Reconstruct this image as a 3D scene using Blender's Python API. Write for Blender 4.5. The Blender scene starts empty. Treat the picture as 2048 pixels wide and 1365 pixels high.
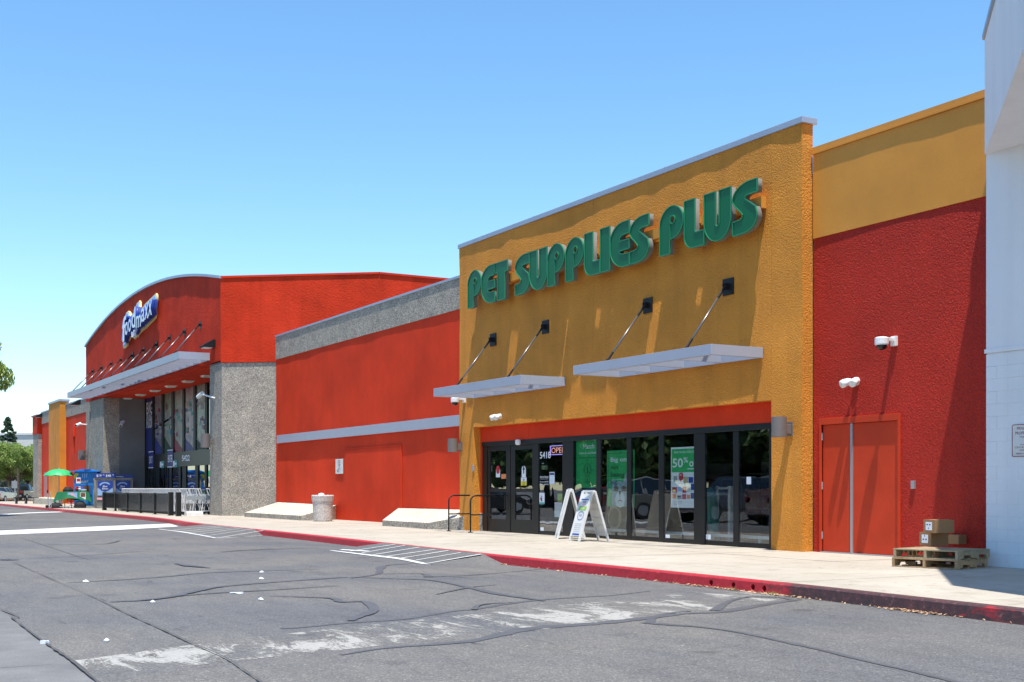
import bpy, bmesh, math, random
from mathutils import Vector, Matrix, noise
R = math.radians
scene = bpy.context.scene
col = scene.collection
random.seed(7)

# ------------------------------------------------------------------ camera, sky, sun
F_PX = 2500.0; HOR = 977.0; CAM_H = 1.2          # focal length and horizon of the 2048 px photograph; eye height above the pavement
TH = math.atan(1406.0 / F_PX)                     # the facades run this far left of the view direction
CT, ST = math.cos(TH), math.sin(TH)
cam_d = bpy.data.cameras.new("camera"); cam = bpy.data.objects.new("camera", cam_d); col.objects.link(cam)
scene.camera = cam
cam_d.sensor_width = 36.0; cam_d.sensor_fit = 'HORIZONTAL'
cam_d.lens = 36.0 * F_PX / 2048.0
cam_d.shift_y = (HOR - 682.5) / 2048.0
cam_d.clip_start = 0.1; cam_d.clip_end = 3000
cam.location = (0, 0, CAM_H)
cam.rotation_euler = Vector((-CT, ST, 0)).to_track_quat('-Z', 'Y').to_euler()

SUN = Vector((0.235, -0.115, 1.0)).normalized()
world = bpy.data.worlds.new("World"); scene.world = world; world.use_nodes = True
nt = world.node_tree; nt.nodes.clear()
sky = nt.nodes.new('ShaderNodeTexSky'); sky.sky_type = 'NISHITA'; sky.sun_disc = False
sky.sun_elevation = math.asin(SUN.z); sky.sun_rotation = math.atan2(SUN.x, SUN.y)
sky.air_density = 1.0; sky.dust_density = 0.1; sky.ozone_density = 1.0; sky.altitude = 20
bg = nt.nodes.new('ShaderNodeBackground'); bg.inputs[1].default_value = 0.15
wo = nt.nodes.new('ShaderNodeOutputWorld')
hs = nt.nodes.new('ShaderNodeHueSaturation'); hs.inputs['Saturation'].default_value = 1.16; hs.inputs['Hue'].default_value = 0.496; hs.inputs['Value'].default_value = 1.05
nt.links.new(sky.outputs[0], hs.inputs['Color']); tn = nt.nodes.new('ShaderNodeMix'); tn.data_type = 'RGBA'; tn.blend_type = 'MULTIPLY'; tn.inputs[0].default_value = 1.0; tn.inputs[7].default_value = (.88, .985, 1.06, 1)
nt.links.new(hs.outputs[0], tn.inputs[6]); nt.links.new(tn.outputs[2], bg.inputs[0]); nt.links.new(bg.outputs[0], wo.inputs[0])
sun_d = bpy.data.lights.new("sun", 'SUN'); sun_d.energy = 5.0; sun_d.angle = R(0.5); sun_d.color = (1.0, 0.955, 0.88)
sun = bpy.data.objects.new("sun", sun_d); col.objects.link(sun)
sun.rotation_euler = SUN.to_track_quat('Z', 'Y').to_euler(); sun.location = (0, 0, 40)
vs = scene.view_settings
vs.view_transform = 'Standard'; vs.look = 'None'; vs.exposure = 0.50; vs.gamma = 1.0; vs.use_curve_mapping = False
scene.cycles.max_bounces = 8; scene.cycles.transparent_max_bounces = 16

# ------------------------------------------------------------------ placing: a photograph pixel met with a plane
def on_y(px, py, Y):
    r = (px - 1024.0) / F_PX
    X = Y * (r * ST - CT) / (ST + r * CT)
    d = -X * CT + Y * ST
    return X, CAM_H + (HOR - py) * d / F_PX
def xat(px, Y): return on_y(px, 900, Y)[0]
def gp(px, py, z=0.0):
    d = F_PX * (CAM_H - z) / (py - HOR)
    l = (px - 1024.0) / F_PX * d
    return Vector((l * ST - d * CT, l * CT + d * ST, z))
def dl(depth, lat, z=0.0): return Vector((lat * ST - depth * CT, lat * CT + depth * ST, z))

# ------------------------------------------------------------------ materials
def nodes_of(m):
    m.use_nodes = True
    return m.node_tree, m.node_tree.nodes, m.node_tree.links, m.node_tree.nodes['Principled BSDF']
def mat(name, c, rough=0.6, metal=0.0, spec=0.5, emit=None, es=0.0, alpha=1.0):
    m = bpy.data.materials.new(name); t, n, l, b = nodes_of(m)
    b.inputs['Base Color'].default_value = (*c, 1); b.inputs['Roughness'].default_value = rough
    b.inputs['Metallic'].default_value = metal; b.inputs['Specular IOR Level'].default_value = spec
    if emit: b.inputs['Emission Color'].default_value = (*emit, 1); b.inputs['Emission Strength'].default_value = es
    return m
def tex_noise(t, scale, detail=4, rough=0.6, vec=None, dist=0.0):
    n = t.nodes.new('ShaderNodeTexNoise'); n.inputs['Scale'].default_value = scale
    n.inputs['Detail'].default_value = detail; n.inputs['Roughness'].default_value = rough; n.inputs['Distortion'].default_value = dist
    if vec is not None: t.links.new(vec, n.inputs['Vector'])
    return n
def ramp(t, fac, stops):
    r = t.nodes.new('ShaderNodeValToRGB'); e = r.color_ramp.elements
    while len(e) < len(stops): e.new(0.5)
    for i, (p, c) in enumerate(stops):
        e[i].position = p; e[i].color = (*c, 1) if len(c) == 3 else c
    t.links.new(fac, r.inputs[0]); return r
def mixc(t, a, b, fac, mode='MIX'):
    m = t.nodes.new('ShaderNodeMix'); m.data_type = 'RGBA'; m.blend_type = mode
    for s, v in ((m.inputs[0], fac), (m.inputs[6], a), (m.inputs[7], b)):
        if hasattr(v, 'is_linked') or isinstance(v, bpy.types.NodeSocket): t.links.new(v, s)
        else: s.default_value = v if not isinstance(v, tuple) else (*v, 1)
    return m.outputs[2]
def coords(t, scale=(1, 1, 1)):
    g = t.nodes.new('ShaderNodeNewGeometry'); mp = t.nodes.new('ShaderNodeMapping'); mp.inputs['Scale'].default_value = scale
    t.links.new(g.outputs['Position'], mp.inputs['Vector']); return mp.outputs[0]
def bump(t, h, strength, dist, bsdf, prev=None):
    b = t.nodes.new('ShaderNodeBump'); b.inputs['Strength'].default_value = strength; b.inputs['Distance'].default_value = dist
    t.links.new(h, b.inputs['Height'])
    if prev: t.links.new(prev.outputs[0], b.inputs['Normal'])
    t.links.new(b.outputs[0], bsdf.inputs['Normal']); return b
def grain(name, c, var=0.15, scale=3.0, fine=60.0, bstr=0.3, bdist=0.004, rough=0.75, spec=0.3, stain=None, streak=0.0):
    """paint or render: base colour with soft patches, fine speckle and relief"""
    m = bpy.data.materials.new(name); t, n, l, b = nodes_of(m)
    v = coords(t)
    n1 = tex_noise(t, scale, 5, 0.6, v); n2 = tex_noise(t, fine, 3, 0.7, v)
    lo = tuple(x * (1 - var) for x in c); hi = tuple(min(1, x * (1 + var)) for x in c)
    r1 = ramp(t, n1.outputs[0], [(0.3, lo), (0.7, hi)])
    r2 = ramp(t, n2.outputs[0], [(0.3, (1 - var * .8,) * 3), (0.7, (1 + var * .8,) * 3)])
    out = mixc(t, r1.outputs[0], r2.outputs[0], 1.0, 'MULTIPLY')
    if stain:
        n3 = tex_noise(t, 0.7, 6, 0.65, coords(t, (1, 1, 0.35)))
        r3 = ramp(t, n3.outputs[0], [(0.52, (0, 0, 0)), (0.72, (1, 1, 1))])
        out = mixc(t, out, stain, r3.outputs[0])
    if streak:
        n4 = tex_noise(t, 3.0, 4, 0.6, coords(t, (1, 1, 0.04)))
        r4 = ramp(t, n4.outputs[0], [(0.45, (1, 1, 1)), (0.75, (1 - streak,) * 3)])
        out = mixc(t, out, r4.outputs[0], 1.0, 'MULTIPLY')
    l.new(out, b.inputs['Base Color'])
    b.inputs['Roughness'].default_value = rough; b.inputs['Specular IOR Level'].default_value = spec
    bump(t, n2.outputs[0], bstr, bdist, b)
    return m
def stucco(name, c, scale, bstr, bdist, var=0.12, rough=0.7, spec=0.3):
    m = bpy.data.materials.new(name); t, n, l, b = nodes_of(m)
    v = coords(t)
    vo = t.nodes.new('ShaderNodeTexVoronoi'); vo.feature = 'SMOOTH_F1'; vo.inputs['Scale'].default_value = scale
    nd = tex_noise(t, scale * .6, 3, 0.6, v, 0.4)
    add = t.nodes.new('ShaderNodeVectorMath'); add.operation = 'MULTIPLY_ADD'
    l.new(nd.outputs[1], add.inputs[0]); add.inputs[1].default_value = (.06,) * 3; l.new(v, add.inputs[2])
    l.new(add.outputs[0], vo.inputs['Vector'])
    n1 = tex_noise(t, 0.8, 5, 0.6, v)
    lo = tuple(x * (1 - var) for x in c); hi = tuple(min(1, x * (1 + var)) for x in c)
    r1 = ramp(t, n1.outputs[0], [(0.3, lo), (0.7, hi)])
    n4 = tex_noise(t, 2.2, 4, 0.6, coords(t, (1, 1, 0.05)))
    r4 = ramp(t, n4.outputs[0], [(0.5, (1, 1, 1)), (0.8, (.86, .85, .84))])
    out = mixc(t, r1.outputs[0], r4.outputs[0], 1.0, 'MULTIPLY')
    l.new(out, b.inputs['Base Color'])
    b.inputs['Roughness'].default_value = rough; b.inputs['Specular IOR Level'].default_value = spec
    ad = t.nodes.new('ShaderNodeMath'); ad.operation = 'MULTIPLY_ADD'; ad.inputs[1].default_value = -1.0
    l.new(vo.outputs['Distance'], ad.inputs[0]); l.new(nd.outputs[0], ad.inputs[2])
    bump(t, ad.outputs[0], bstr, bdist, b)
    return m
def aggregate(name, light, dark, scale=38.0, bstr=0.6):
    m = bpy.data.materials.new(name); t, n, l, b = nodes_of(m)
    v = coords(t)
    vo = t.nodes.new('ShaderNodeTexVoronoi'); vo.inputs['Scale'].default_value = scale; l.new(v, vo.inputs['Vector'])
    sep = t.nodes.new('ShaderNodeSeparateColor'); l.new(vo.outputs['Color'], sep.inputs[0])
    mid = tuple((a * .5 + c * .5) for a, c in zip(light, dark))
    r1 = ramp(t, sep.outputs[0], [(0.0, dark), (0.35, mid), (0.75, light), (1.0, tuple(min(1, x * 1.5) for x in light))])
    n1 = tex_noise(t, 1.6, 6, 0.65, v); r2 = ramp(t, n1.outputs[0], [(0.3, (.72, .73, .74)), (0.65, (1.05, 1.03, 1.0))])
    l.new(mixc(t, r1.outputs[0], r2.outputs[0], 1.0, 'MULTIPLY'), b.inputs['Base Color'])
    b.inputs['Roughness'].default_value = 0.85; b.inputs['Specular IOR Level'].default_value = 0.2
    iv = t.nodes.new('ShaderNodeMath'); iv.operation = 'SUBTRACT'; iv.inputs[0].default_value = 1; l.new(vo.outputs['Distance'], iv.inputs[1])
    bump(t, iv.outputs[0], bstr, 0.012, b)
    return m
def glass_mat(name, tint=(0.90, 0.93, 0.92), base=0.04, peak=0.75):
    m = bpy.data.materials.new(name); m.use_nodes = True; t = m.node_tree; t.nodes.clear()
    o = t.nodes.new('ShaderNodeOutputMaterial'); mx = t.nodes.new('ShaderNodeMixShader')
    tr = t.nodes.new('ShaderNodeBsdfTransparent'); tr.inputs[0].default_value = (*tint, 1)
    gl = t.nodes.new('ShaderNodeBsdfGlossy'); gl.inputs['Roughness'].default_value = 0.0; gl.inputs[0].default_value = (.95, .97, 1, 1)
    nz = tex_noise(t, 1.1, 2, .5, coords(t)); bp = t.nodes.new('ShaderNodeBump'); bp.inputs['Strength'].default_value = .12; bp.inputs['Distance'].default_value = .02; t.links.new(nz.outputs[0], bp.inputs['Height']); t.links.new(bp.outputs[0], gl.inputs['Normal'])
    lw = t.nodes.new('ShaderNodeLayerWeight'); lw.inputs[0].default_value = 0.5
    pw = t.nodes.new('ShaderNodeMath'); pw.operation = 'POWER'; pw.inputs[1].default_value = 2.7
    ma = t.nodes.new('ShaderNodeMath'); ma.operation = 'MULTIPLY_ADD'; ma.inputs[1].default_value = peak; ma.inputs[2].default_value = base
    t.links.new(lw.outputs['Facing'], pw.inputs[0]); t.links.new(pw.outputs[0], ma.inputs[0]); t.links.new(ma.outputs[0], mx.inputs[0])
    t.links.new(tr.outputs[0], mx.inputs[1]); t.links.new(gl.outputs[0], mx.inputs[2]); t.links.new(mx.outputs[0], o.inputs[0])
    return m

M = {}
M['ochre'] = stucco('ochre_stucco', (0.70, 0.272, 0.032), 42.0, 1.0, 0.024)
M['ochre_smooth'] = grain('ochre_smooth_paint', (0.64, 0.27, 0.04), 0.07, 1.2, 40, 0.12, 0.002, 0.55)
M['red_rough'] = stucco('deep_red_stucco', (0.45, 0.026, 0.014), 38.0, 1.0, 0.026, 0.14, 0.55, 0.18)
M['door_red'] = grain('red_door_paint', (0.54, 0.048, 0.015), 0.10, 1.5, 50, 0.1, 0.002, 0.6, 0.2)
M['red'] = grain('orange_red_paint', (0.64, 0.046, 0.014), 0.15, 0.55, 45, 0.25, 0.003, 0.75, 0.12, None, 0.06)
M['red_tower'] = stucco('tower_red_stucco', (0.58, 0.040, 0.014), 16.0, 0.5, 0.02, 0.18, .8, .1)
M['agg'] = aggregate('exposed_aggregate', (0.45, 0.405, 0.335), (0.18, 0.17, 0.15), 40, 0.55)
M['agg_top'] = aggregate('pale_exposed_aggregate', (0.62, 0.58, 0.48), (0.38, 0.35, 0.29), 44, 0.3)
M['white_wall'] = grain('white_masonry_paint', (0.78, 0.79, 0.80), 0.03, 1.5, 50, 0.25, 0.003, 0.7, 0.3, None, 0.05)
M['white_stucco'] = grain('white_stucco_paint', (0.80, 0.80, 0.81), 0.03, 1.0, 45, 0.3, 0.004, 0.75, 0.3, None, 0.05)
M['coping'] = grain('coping_metal', (0.30, 0.36, 0.45), .06, 2, 60, .03, .001, 0.4, 0.5)
M['alu'] = grain('satin_aluminium', (0.36, 0.39, 0.46), 0.03, 2, 90, 0.03, 0.001, 0.42, 0.5)
M['black_metal'] = mat('black_metal', (0.010, 0.011, 0.012), 0.5, 0, .3)
M['frame'] = grain('dark_bronze_frame', (0.009, 0.010, 0.011), 0.1, 2, 80, 0.03, 0.001, 0.4, 0.35)
M['rod'] = mat('steel_rod', (0.22, 0.22, 0.23), 0.35, 0.7)
M['sconce'] = grain('bronze_grey_paint', (0.17, 0.145, 0.135), 0.06, 3, 80, 0.05, 0.001, 0.45, 0.5)
M['white'] = mat('white_plastic', (0.80, 0.80, 0.79), 0.4)
M['white_dirty'] = grain('scuffed_white_board', (0.70, 0.69, 0.66), 0.08, 5, 60, 0.1, 0.002, 0.5)
M['dark'] = mat('dark_interior', (0.02, 0.02, 0.02), 0.8)
M['dark_dome'] = mat('dark_dome', (0.01, 0.01, 0.012), 0.1)
M['steel'] = mat('galvanised_steel', (0.45, 0.46, 0.48), 0.4, 0.6)
M['chrome'] = mat('chrome_wire', (0.72, 0.73, 0.74), 0.4, 0.15)
M['green_face'] = mat('green_acrylic', (0.004, 0.125, 0.042), 0.35, 0, 0.25)
M['letter_return'] = mat('pale_letter_return', (0.17, 0.17, 0.16), 0.5)
M['green_trim'] = mat('green_trim', (0.015, 0.21, 0.085), 0.4)
M['poster_green'] = mat('poster_green', (0.02, 0.42, 0.12), 0.5)
M['poster_dk'] = mat('poster_dark_ink', (0.01, 0.04, 0.02), 0.6)
M['ink'] = mat('black_ink', (0.01, 0.01, 0.012), 0.6)
M['paper'] = mat('white_paper', (0.82, 0.84, 0.86), 0.6)
M['white_ink'] = mat('white_ink', (0.85, 0.87, 0.88), 0.5)
M['red_ink'] = mat('red_ink', (0.5, 0.015, 0.03), 0.5)
M['maroon_ink'] = mat('maroon_ink', (0.22, 0.01, 0.03), 0.5)
M['yellow_ink'] = mat('yellow_ink', (0.80, 0.66, 0.03), 0.5)
M['lime_ink'] = mat('lime_ink', (0.28, 0.50, 0.04), 0.5)
M['blue_ink'] = mat('blue_ink', (0.02, 0.06, 0.35), 0.5)
M['navy'] = mat('navy_print', (0.025, 0.04, 0.19), 0.5)
M['sky_ink'] = mat('pale_blue_ink', (0.30, 0.48, 0.78), 0.5)
M['orange_ink'] = mat('orange_ink', (0.8, 0.25, 0.08), 0.5)
M['pink_ink'] = mat('pink_ink', (0.85, 0.40, 0.48), 0.5)
M['teal_ink'] = mat('teal_cloth', (0.10, 0.36, 0.32), 0.8)
M['brown_ink'] = mat('brown_ink', (0.16, 0.07, 0.03), 0.6)
M['grey_ink'] = mat('grey_ink', (0.30, 0.33, 0.34), 0.6)
M['neon_p'] = mat('neon_violet', (0.3, 0.2, 0.8), 0.4, emit=(0.45, 0.35, 1.0), es=0.9)
M['neon_r'] = mat('neon_pink', (0.8, 0.3, 0.3), 0.4, emit=(1.0, 0.45, 0.35), es=0.9)
M['glass'] = glass_mat('shop_glass')
M['glass_dark'] = glass_mat('tinted_glass', (0.06, 0.065, 0.07), 0.05, 0.8)
M['pale_yellow'] = mat('cream_plastic', (0.80, 0.68, 0.32), 0.5)
M['sign_blue'] = mat('sign_blue', (0.015, 0.05, 0.30), 0.35)
M['sign_sky'] = mat('sign_pale_blue', (0.25, 0.42, 0.85), 0.35)
M['sign_white'] = mat('sign_white', (0.80, 0.86, 0.92), 0.35)
M['lamp_lens'] = mat('lamp_lens', (0.75, 0.73, 0.66), 0.3)
M['umbrella'] = mat('green_nylon', (0.02, 0.42, 0.13), 0.55)
M['cloth'] = mat('green_cloth', (0.01, 0.17, 0.07), 0.8)
M['black_cloth'] = mat('black_fabric', (0.012, 0.012, 0.016), 0.8)
M['kiosk'] = grain('kiosk_blue', (0.015, 0.22, 0.62), 0.2, 2, 20, 0.05, 0.001, 0.35, 0.5)
M['kiosk_side'] = mat('kiosk_side_blue', (0.02, 0.14, 0.42), 0.4)
M['cage'] = grain('grey_cage_mesh', (0.30, 0.29, 0.27), 0.15, 3, 30, 0.2, 0.004, 0.6)
M['wood'] = grain('pallet_wood', (0.40, 0.26, 0.14), 0.25, 4, 30, 0.3, 0.003, 0.8)
M['wood_grey'] = grain('weathered_pallet_wood', (0.36, 0.28, 0.17), 0.25, 4, 30, 0.3, 0.003, 0.8)
M['card'] = grain('cardboard', (0.34, 0.19, 0.09), 0.06, 3, 60, 0.05, 0.001, 0.8)
M['bark'] = grain('bark', (0.12, 0.09, 0.065), 0.3, 6, 30, 0.6, 0.01, 0.9)
M['tyre'] = mat('tyre_rubber', (0.015, 0.015, 0.015), 0.8)
M['soil'] = grain('planter_soil', (0.24, 0.13, 0.07), 0.25, 3, 30, 0.4, 0.01, 0.9)
M['paint_line'] = grain('white_road_paint', (0.62, 0.62, 0.60), 0.12, 5, 40, 0.1, 0.002, 0.7)
M['coat'] = mat('tan_plush', (0.50, 0.42, 0.26), 0.9)
M['far_wall'] = grain('cream_far_wall', (0.62, 0.60, 0.54), 0.05, 1, 20, 0.1, 0.003)
def leaf_mat(name, c):
    m = bpy.data.materials.new(name); t, n, l, b = nodes_of(m)
    oi = t.nodes.new('ShaderNodeNewGeometry')
    hi = tuple(min(1, x * 1.5) for x in c); lo = tuple(x * .6 for x in c)
    r = ramp(t, oi.outputs['Random Per Island'], [(0, lo), (1, hi)]); l.new(r.outputs[0], b.inputs['Base Color'])
    b.inputs['Roughness'].default_value = 0.5
    tr = t.nodes.new('ShaderNodeBsdfTranslucent'); l.new(r.outputs[0], tr.inputs[0])
    mx = t.nodes.new('ShaderNodeMixShader'); mx.inputs[0].default_value = 0.4
    o = [x for x in n if x.type == 'OUTPUT_MATERIAL'][0]
    l.new(b.outputs[0], mx.inputs[1]); l.new(tr.outputs[0], mx.inputs[2]); l.new(mx.outputs[0], o.inputs[0]); return m
M['leaf'] = leaf_mat('ash_leaves', (0.27, 0.36, 0.09))
M['leaf_dark'] = leaf_mat('dark_leaves', (0.13, 0.20, 0.06))
M['needles'] = leaf_mat('cedar_needles', (0.085, 0.13, 0.08))

# ------------------------------------------------------------------ mesh building
class MB:
    def __init__(s): s.v = []; s.f = []; s.m = []; s.cur = 0
    def quad(s, pts):
        b = len(s.v); s.v += [tuple(p) for p in pts]; s.f.append(tuple(range(b, b + len(pts)))); s.m.append(s.cur); return s
    def box(s, x0, x1, y0, y1, z0, z1, mx=None):
        c = [(x0, y0, z0), (x1, y0, z0), (x1, y1, z0), (x0, y1, z0), (x0, y0, z1), (x1, y0, z1), (x1, y1, z1), (x0, y1, z1)]
        if mx: c = [tuple(mx @ Vector(p)) for p in c]
        b = len(s.v); s.v += c
        for f in ((3, 2, 1, 0), (4, 5, 6, 7), (0, 1, 5, 4), (1, 2, 6, 5), (2, 3, 7, 6), (3, 0, 4, 7)):
            s.f.append(tuple(b + i for i in f)); s.m.append(s.cur)
        return s
    def bar(s, a, b, w, h=None, up=Vector((0, 0, 1))):
        a = Vector(a); b = Vector(b); h = h or w; d = (b - a); L = d.length; d.normalize()
        if abs(d.dot(up)) > .98: up = Vector((1, 0, 0))
        x = d.cross(up).normalized(); z = x.cross(d).normalized()
        c = []
        for p in (a, b):
            for sx, sz in ((-1, -1), (1, -1), (1, 1), (-1, 1)): c.append(tuple(p + x * sx * w / 2 + z * sz * h / 2))
        k = len(s.v); s.v += c
        for f in ((0, 1, 2, 3), (7, 6, 5, 4), (0, 4, 5, 1), (1, 5, 6, 2), (2, 6, 7, 3), (3, 7, 4, 0)):
            s.f.append(tuple(k + i for i in f)); s.m.append(s.cur)
        return s
    def tube(s, pts, rads, n=10, caps=True):
        pts = [Vector(p) for p in pts]
        if not isinstance(rads, (list, tuple)): rads = [rads] * len(pts)
        k = len(s.v)
        for i, p in enumerate(pts):
            d = (pts[min(i + 1, len(pts) - 1)] - pts[max(i - 1, 0)]).normalized()
            up = Vector((0, 0, 1)) if abs(d.z) < .9 else Vector((1, 0, 0))
            x = d.cross(up).normalized(); y = d.cross(x).normalized()
            for j in range(n):
                a = 2 * math.pi * j / n; s.v.append(tuple(p + (x * math.cos(a) + y * math.sin(a)) * rads[i]))
        for i in range(len(pts) - 1):
            for j in range(n):
                s.f.append((k + i * n + j, k + i * n + (j + 1) % n, k + (i + 1) * n + (j + 1) % n, k + (i + 1) * n + j)); s.m.append(s.cur)
        if caps:
            s.f.append(tuple(k + j for j in reversed(range(n)))); s.m.append(s.cur)
            e = k + (len(pts) - 1) * n; s.f.append(tuple(e + j for j in range(n))); s.m.append(s.cur)
        return s
    def lathe(s, prof, c=(0, 0, 0), n=24):
        k = len(s.v)
        for (r, z) in prof:
            for j in range(n):
                a = 2 * math.pi * j / n; s.v.append((c[0] + r * math.cos(a), c[1] + r * math.sin(a), c[2] + z))
        for i in range(len(prof) - 1):
            for j in range(n):
                s.f.append((k + i * n + j, k + i * n + (j + 1) % n, k + (i + 1) * n + (j + 1) % n, k + (i + 1) * n + j)); s.m.append(s.cur)
        s.f.append(tuple(k + j for j in reversed(range(n)))); s.m.append(s.cur)
        e = k + (len(prof) - 1) * n; s.f.append(tuple(e + j for j in range(n))); s.m.append(s.cur)
        return s
    def prism(s, pts2, fn0, fn1):
        """polygon extruded between two placements fn0/fn1 of its 2D points"""
        n = len(pts2); k = len(s.v)
        s.v += [tuple(fn0(p)) for p in pts2] + [tuple(fn1(p)) for p in pts2]
        s.f.append(tuple(k + i for i in range(n))); s.m.append(s.cur)
        s.f.append(tuple(k + n + i for i in reversed(range(n)))); s.m.append(s.cur)
        for i in range(n):
            j = (i + 1) % n; s.f.append((k + i, k + n + i, k + n + j, k + j)); s.m.append(s.cur)
        return s
    def mesh(s, name, mats):
        me = bpy.data.meshes.new(name); me.from_pydata(s.v, [], s.f)
        if not isinstance(mats, (list, tuple)): mats = [mats]
        for m in mats: me.materials.append(m)
        me.polygons.foreach_set('material_index', s.m); me.update(); return me
    def build(s, name, mats, parent=None, label=None, bevel=0, smooth=False, fix=False):
        me = s.mesh(name, mats)
        if fix:
            bm = bmesh.new(); bm.from_mesh(me); bmesh.ops.recalc_face_normals(bm, faces=bm.faces); bm.to_mesh(me); bm.free()
        if smooth: me.shade_smooth()
        return link(name, me, parent, label, bevel)
def link(name, me, parent=None, label=None, bevel=0):
    o = bpy.data.objects.new(name, me); col.objects.link(o)
    if parent is not None:
        o.parent = parent; o.matrix_parent_inverse = Matrix.Translation(-ROOTLOC(parent))
    if label: o['label'] = label
    if bevel:
        b = o.modifiers.new('bevel', 'BEVEL'); b.width = bevel; b.segments = 2; b.limit_method = 'ANGLE'; b.angle_limit = R(40)
    return o
def ROOTLOC(p):
    t = Vector((0, 0, 0))
    if p.get('_root'): t = Vector(p.location)
    return t if p.get('_root') else Vector((0, 0, 0))
def thing(name, label, cat, loc=(0, 0, 0), group=None, kind=None):
    o = bpy.data.objects.new(name, None); col.objects.link(o); o.location = loc; o.empty_display_size = 0.3; o['_root'] = True
    if label: o['label'] = label
    if cat: o['category'] = cat
    if group: o['group'] = group
    if kind: o['kind'] = kind
    return o
def tag(o, label=None, cat=None, group=None, kind=None):
    if label: o['label'] = label
    if cat: o['category'] = cat
    if group: o['group'] = group
    if kind: o['kind'] = kind
    return o
KIDS = {}
def tree_copy(root, loc, rz=0.0, label=None, scale=None):
    r = root.copy(); col.objects.link(r); r.location = loc; r.rotation_euler = (0, 0, rz)
    if scale: r.scale = (scale,) * 3
    if label: r['label'] = label
    for ch in KIDS_OF(root):
        c = ch.copy(); col.objects.link(c); c.parent = r
        for g in KIDS_OF(ch):
            d = g.copy(); col.objects.link(d); d.parent = c
    return r
def KIDS_OF(o):
    if o.name not in KIDS: KIDS[o.name] = list(o.children)
    return KIDS[o.name]

def text(name, body, h, loc, m, parent=None, sx=1.0, rot=(R(90), 0, 0), ext=0.0, align='LEFT', off=0.0, shear=0.0, cat=None, label=None, mat2=None, space=1.0, fit=None):
    """lettering as a mesh; h is the cap height in metres; faces -Y by default"""
    cu = bpy.data.curves.new(name, 'FONT'); cu.body = body; cu.size = 1.0; cu.extrude = ext / (h / .729) if ext else 0.0; cu.offset = off * .4
    cu.align_x = align; cu.shear = shear; cu.resolution_u = 3; cu.space_character = space
    tmp = bpy.data.objects.new(name, cu); me = bpy.data.meshes.new_from_object(tmp)
    bpy.data.objects.remove(tmp); bpy.data.curves.remove(cu)
    s = h / .729
    me.transform(Matrix.LocRotScale(None, None, Vector((s * sx, s, s))))
    from mathutils import Euler
    me.transform(Matrix.Translation(Vector(loc)) @ Euler(rot).to_matrix().to_4x4())
    if fit:
        xs_ = [v.co.x for v in me.vertices]; a_, b_ = min(xs_), max(xs_)
        for v in me.vertices: v.co.x = fit[0] + (v.co.x - a_) / (b_ - a_) * (fit[1] - fit[0])
    me.materials.clear(); me.materials.append(m)
    if mat2:
        me.materials.append(mat2); nrm = Euler(rot).to_matrix() @ Vector((0, 0, 1))
        for p in me.polygons: p.material_index = 0 if p.normal.dot(nrm) > .9 else 1
    me.name = name
    return link(name, me, parent, label)

def wavy(x, z, seed, amp):
    return amp * noise.noise(Vector((x * .55 + seed, z * .55, seed * 1.7))) + amp * .5 * noise.noise(Vector((x * 1.7, z * 1.7, seed)))
def wall_panel(name, x0, x1, z0, z1, y, m, parent, holes=(), cell=0.3, amp=0.0, thick=0.3, seed=0.0, top=None, label=None, xs_extra=(), flat_mats=None):
    """a wall sheet of real thickness, gently uneven; holes are (xa, xb, za, zb)"""
    def cuts(a, b, extra):
        pts = sorted(set([a, b] + [e for e in extra if a < e < b])); out = []
        for p, q in zip(pts, pts[1:]):
            n = max(1, int(round((q - p) / cell)))
            out += [p + (q - p) * i / n for i in range(n)]
        return out + [b]
    xs = cuts(x0, x1, [h[0] for h in holes] + [h[1] for h in holes] + list(xs_extra))
    zs = cuts(z0, z1, [h[2] for h in holes] + [h[3] for h in holes])
    bm = bmesh.new(); g = {}
    def V(i, j):
        if (i, j) not in g:
            x, z = xs[i], zs[j]
            if top and j == len(zs) - 1: z = top(x)
            g[i, j] = bm.verts.new((x, y - wavy(x, z, seed, amp), z))
        return g[i, j]
    for i in range(len(xs) - 1):
        for j in range(len(zs) - 1):
            cx, cz = (xs[i] + xs[i + 1]) / 2, (zs[j] + zs[j + 1]) / 2
            if any(h[0] < cx < h[1] and h[2] < cz < h[3] for h in holes): continue
            bm.faces.new((V(i, j), V(i + 1, j), V(i + 1, j + 1), V(i, j + 1)))
    be = [e for e in bm.edges if len(e.link_faces) == 1]
    r = bmesh.ops.extrude_edge_only(bm, edges=be)
    for v in [e for e in r['geom'] if isinstance(e, bmesh.types.BMVert)]: v.co.y = y + thick
    bmesh.ops.recalc_face_normals(bm, faces=bm.faces)
    me = bpy.data.meshes.new(name); bm.to_mesh(me); bm.free(); me.materials.append(m)
    # face the street
    if me.polygons[0].normal.y > 0: me.flip_normals()
    me.shade_smooth(); 
    try: me.set_sharp_from_angle(angle=R(35))
    except Exception: pass
    return link(name, me, parent, label)
# ------------------------------------------------------------------ the planes of the street
YF, YS, YR, YW, YM, YT, YB, YA = 16.3, 16.55, 16.56, 15.8, 17.6, 15.66, 18.2, 17.6
XOL, XOR = xat(919, YF), xat(1604, YF)

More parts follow.
